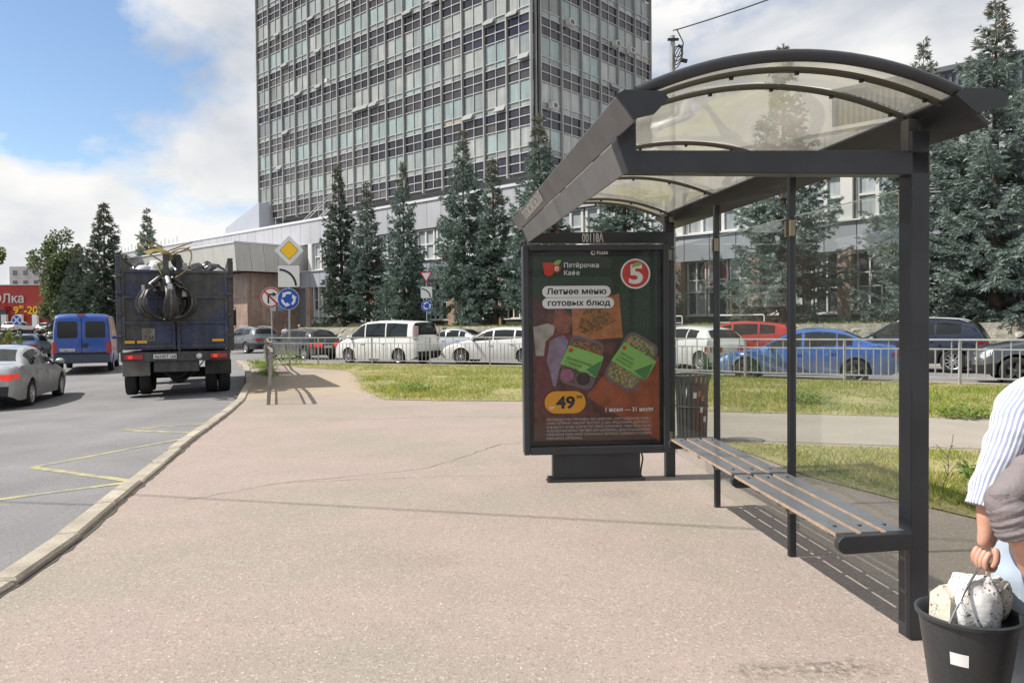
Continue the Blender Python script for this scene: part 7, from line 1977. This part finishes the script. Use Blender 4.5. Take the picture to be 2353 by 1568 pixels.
def doodle(name, base):
    m = bpy.data.materials.new(name); m.use_nodes = True; nt = m.node_tree; N = nt.nodes; L = nt.links.new; p = N['Principled BSDF']; p.inputs['Roughness'].default_value = .45
    g = N.new('ShaderNodeNewGeometry'); n = N.new('ShaderNodeTexNoise'); n.inputs['Scale'].default_value = 48; n.inputs['Detail'].default_value = 1; L(g.outputs['Position'], n.inputs['Vector'])
    md = N.new('ShaderNodeMath'); md.operation = 'ABSOLUTE'; s1 = N.new('ShaderNodeMath'); s1.operation = 'SUBTRACT'; s1.inputs[1].default_value = .5; L(n.outputs['Fac'], s1.inputs[0]); L(s1.outputs[0], md.inputs[0])
    lt_ = N.new('ShaderNodeMath'); lt_.operation = 'LESS_THAN'; lt_.inputs[1].default_value = .018; L(md.outputs[0], lt_.inputs[0])
    n2 = N.new('ShaderNodeTexNoise'); n2.inputs['Scale'].default_value = 17; L(g.outputs['Position'], n2.inputs['Vector'])
    gt = N.new('ShaderNodeMath'); gt.operation = 'GREATER_THAN'; gt.inputs[1].default_value = .52; L(n2.outputs['Fac'], gt.inputs[0])
    mu = N.new('ShaderNodeMath'); mu.operation = 'MULTIPLY'; L(lt_.outputs[0], mu.inputs[0]); L(gt.outputs[0], mu.inputs[1])
    x = N.new('ShaderNodeMix'); x.data_type = 'RGBA'; x.inputs['A'].default_value = (*base, 1); x.inputs['B'].default_value = (.20, .17, .16, 1); L(mu.outputs[0], x.inputs['Factor'])
    vo = N.new('ShaderNodeTexVoronoi'); vo.inputs['Scale'].default_value = 42; L(g.outputs['Position'], vo.inputs['Vector'])
    l2 = N.new('ShaderNodeMath'); l2.operation = 'LESS_THAN'; l2.inputs[1].default_value = .16; L(vo.outputs['Distance'], l2.inputs[0])
    x2 = N.new('ShaderNodeMix'); x2.data_type = 'RGBA'; x2.inputs['B'].default_value = (.33, .14, .13, 1); L(l2.outputs[0], x2.inputs['Factor']); L(x.outputs['Result'], x2.inputs['A'])
    L(x2.outputs['Result'], p.inputs['Base Color'])
    b_ = N.new('ShaderNodeBump'); b_.inputs['Strength'].default_value = .22; b_.inputs['Distance'].default_value = .02; n3 = N.new('ShaderNodeTexNoise'); n3.inputs['Scale'].default_value = 26; L(g.outputs['Position'], n3.inputs['Vector']); L(n3.outputs['Fac'], b_.inputs['Height']); L(b_.outputs[0], p.inputs['Normal'])
    return m
m_doodle = doodle('doodle_wrap', (.80, .79, .77)); m_doodle2 = doodle('doodle_wrap_cream', (.66, .61, .50))
def crumple(name, c, rx, ry, rz_, seed, m, label, squash=1.0, rot=0.0):
    bm = bmesh.new(); bmesh.ops.create_icosphere(bm, subdivisions=4, radius=1); r = random.Random(seed); ph = [r.uniform(0, 6) for _ in range(8)]
    for v in bm.verts:
        d = v.co.normalized(); e = [abs(t_) ** .8 * (1 if t_ > 0 else -1) for t_ in d]
        k2 = 1 + .07 * math.sin(d.x * 7 + ph[0] + 3 * d.z) + .05 * math.sin(d.y * 9 + ph[1] - 4 * d.x) + .035 * abs(math.sin(d.x * 13 + d.z * 11 + ph[2]))
        p = V3(e[0] * rx * k2, e[1] * ry * k2, e[2] * rz_ * k2)
        v.co = V3(p.x * math.cos(rot) - p.z * math.sin(rot), p.y, p.x * math.sin(rot) + p.z * math.cos(rot)) + V3(*c)
    me = bpy.data.meshes.new(name); bm.to_mesh(me); bm.free(); me.materials.append(m)
    for p in me.polygons: p.use_smooth = True
    o = bpy.data.objects.new(name, me); COL.objects.link(o); tag(o, label, 'parcel'); return o
crumple('wrapped_parcel', BC + V3(.005, -.015, .305), .078, .068, .105, 1, m_doodle, 'large white parcel with doodle print filling the bucket', rot=.12)
crumple('wrapped_parcel', BC + V3(.105, .03, .315), .034, .055, .07, 2, m_doodle2, 'small cream parcel wedged at the bucket rim by the jeans', rot=-.35)
cx_, cy_, cz_ = BC + V3(-.082, -.015, .215)
ct = empty('carton', (cx_, cy_, cz_)); tag(ct, 'upright cream carton with folded top in the bucket', 'carton')
mb = MB(); M_ = Matrix.Translation((cx_, cy_, cz_)) @ Matrix.Rotation(.5, 4, 'Z') @ Matrix.Rotation(.06, 4, 'Y')
a_ = .034
mb.hexa([M_ @ V3(*p) for p in [(-a_, -a_, 0), (a_, -a_, 0), (a_, a_, 0), (-a_, a_, 0), (-a_, -a_, .135), (a_, -a_, .135), (a_, a_, .135), (-a_, a_, .135)]])
mb.hexa([M_ @ V3(*p) for p in [(-a_, -a_, .135), (a_, -a_, .135), (a_, a_, .135), (-a_, a_, .135), (-a_, -.004, .165), (a_, -.004, .165), (a_, .004, .165), (-a_, .004, .165)]])
mb.build('box', m_doodle2, ct)

# ---- two pedestrians near the entrance wall
def pedestrian(loc, m_top, m_leg, m_h, rz, label):
    x, y, z = loc; ro = empty('person', loc); tag(ro, label, 'person')
    def p(a, b_, c): return (x + a * math.cos(rz) - b_ * math.sin(rz), y + a * math.sin(rz) + b_ * math.cos(rz), z + c)
    nodes = {'pelvis': (p(0, 0, .95), .13, .10), 'waist': (p(0, 0, 1.1), .12, .10), 'chest': (p(0, 0, 1.32), .15, .11), 'neck': (p(0, 0, 1.50), .05), 'head0': (p(0, .01, 1.58), .07, .08), 'head1': (p(0, .01, 1.69), .07, .085),
             'sl': (p(-.2, 0, 1.41), .05), 'el': (p(-.25, .02, 1.14), .04), 'wl': (p(-.24, .08, .90), .028), 'hl': (p(-.24, .1, .82), .03, .02), 'sr': (p(.2, 0, 1.41), .05), 'er': (p(.25, .02, 1.14), .04), 'wr': (p(.24, .1, .9), .028), 'hr': (p(.24, .12, .82), .03, .02),
             'tl': (p(-.09, 0, .88), .085), 'kl': (p(-.1, .04, .5), .06), 'al': (p(-.1, -.02, .09), .042), 'fl': (p(-.1, .12, .04), .035), 'tr': (p(.09, 0, .88), .085), 'kr': (p(.1, .02, .5), .06), 'ar': (p(.1, .0, .09), .042), 'fr': (p(.1, .14, .04), .035)}
    E1 = chain('pelvis', 'waist', 'chest', 'neck', 'head0', 'head1') + chain('chest', 'sl', 'el', 'wl', 'hl') + chain('chest', 'sr', 'er', 'wr', 'hr') + chain('pelvis', 'tl', 'kl', 'al', 'fl') + chain('pelvis', 'tr', 'kr', 'ar', 'fr')
    skinned('body', nodes, E1, {'pelvis'}, m_skin, ro, 1)
    skinned('shirt', {'h': (p(0, 0, .92), .16, .13), 'w': (p(0, 0, 1.1), .155, .13), 'c': (p(0, 0, 1.32), .175, .135), 'n': (p(0, 0, 1.46), .08), 'sl': (p(-.2, 0, 1.41), .07), 'el': (p(-.245, .02, 1.2), .06), 'sr': (p(.2, 0, 1.41), .07), 'er': (p(.245, .02, 1.2), .06)}, chain('h', 'w', 'c', 'n') + chain('c', 'sl', 'el') + chain('c', 'sr', 'er'), {'h'}, m_top, ro, 1)
    skinned('trousers', {'p': (p(0, 0, .93), .15, .12), 'tl': (p(-.09, 0, .85), .10), 'kl': (p(-.1, .04, .5), .075), 'al': (p(-.1, -.02, .1), .06), 'tr': (p(.09, 0, .85), .10), 'kr': (p(.1, .02, .5), .075), 'ar': (p(.1, 0, .1), .06)}, chain('p', 'tl', 'kl', 'al') + chain('p', 'tr', 'kr', 'ar'), {'p'}, m_leg, ro, 1)
    head_details(ro, p(0, .01, 1.64), .082, m_h, (math.sin(-rz), math.cos(rz), 0))
pedestrian((-15.9, 54.0, float(zroad(-15.9, 54.0))), m_wshirt, m_dtrs, m_trim, .3, 'person in pale shirt and dark cap behind the black hatchback')
pedestrian((-14.95, 54.0, float(zroad(-14.95, 54.0))), m_wshirt, m_dtrs, m_skin, -1.2, 'bald person in white shirt facing the other pedestrian')
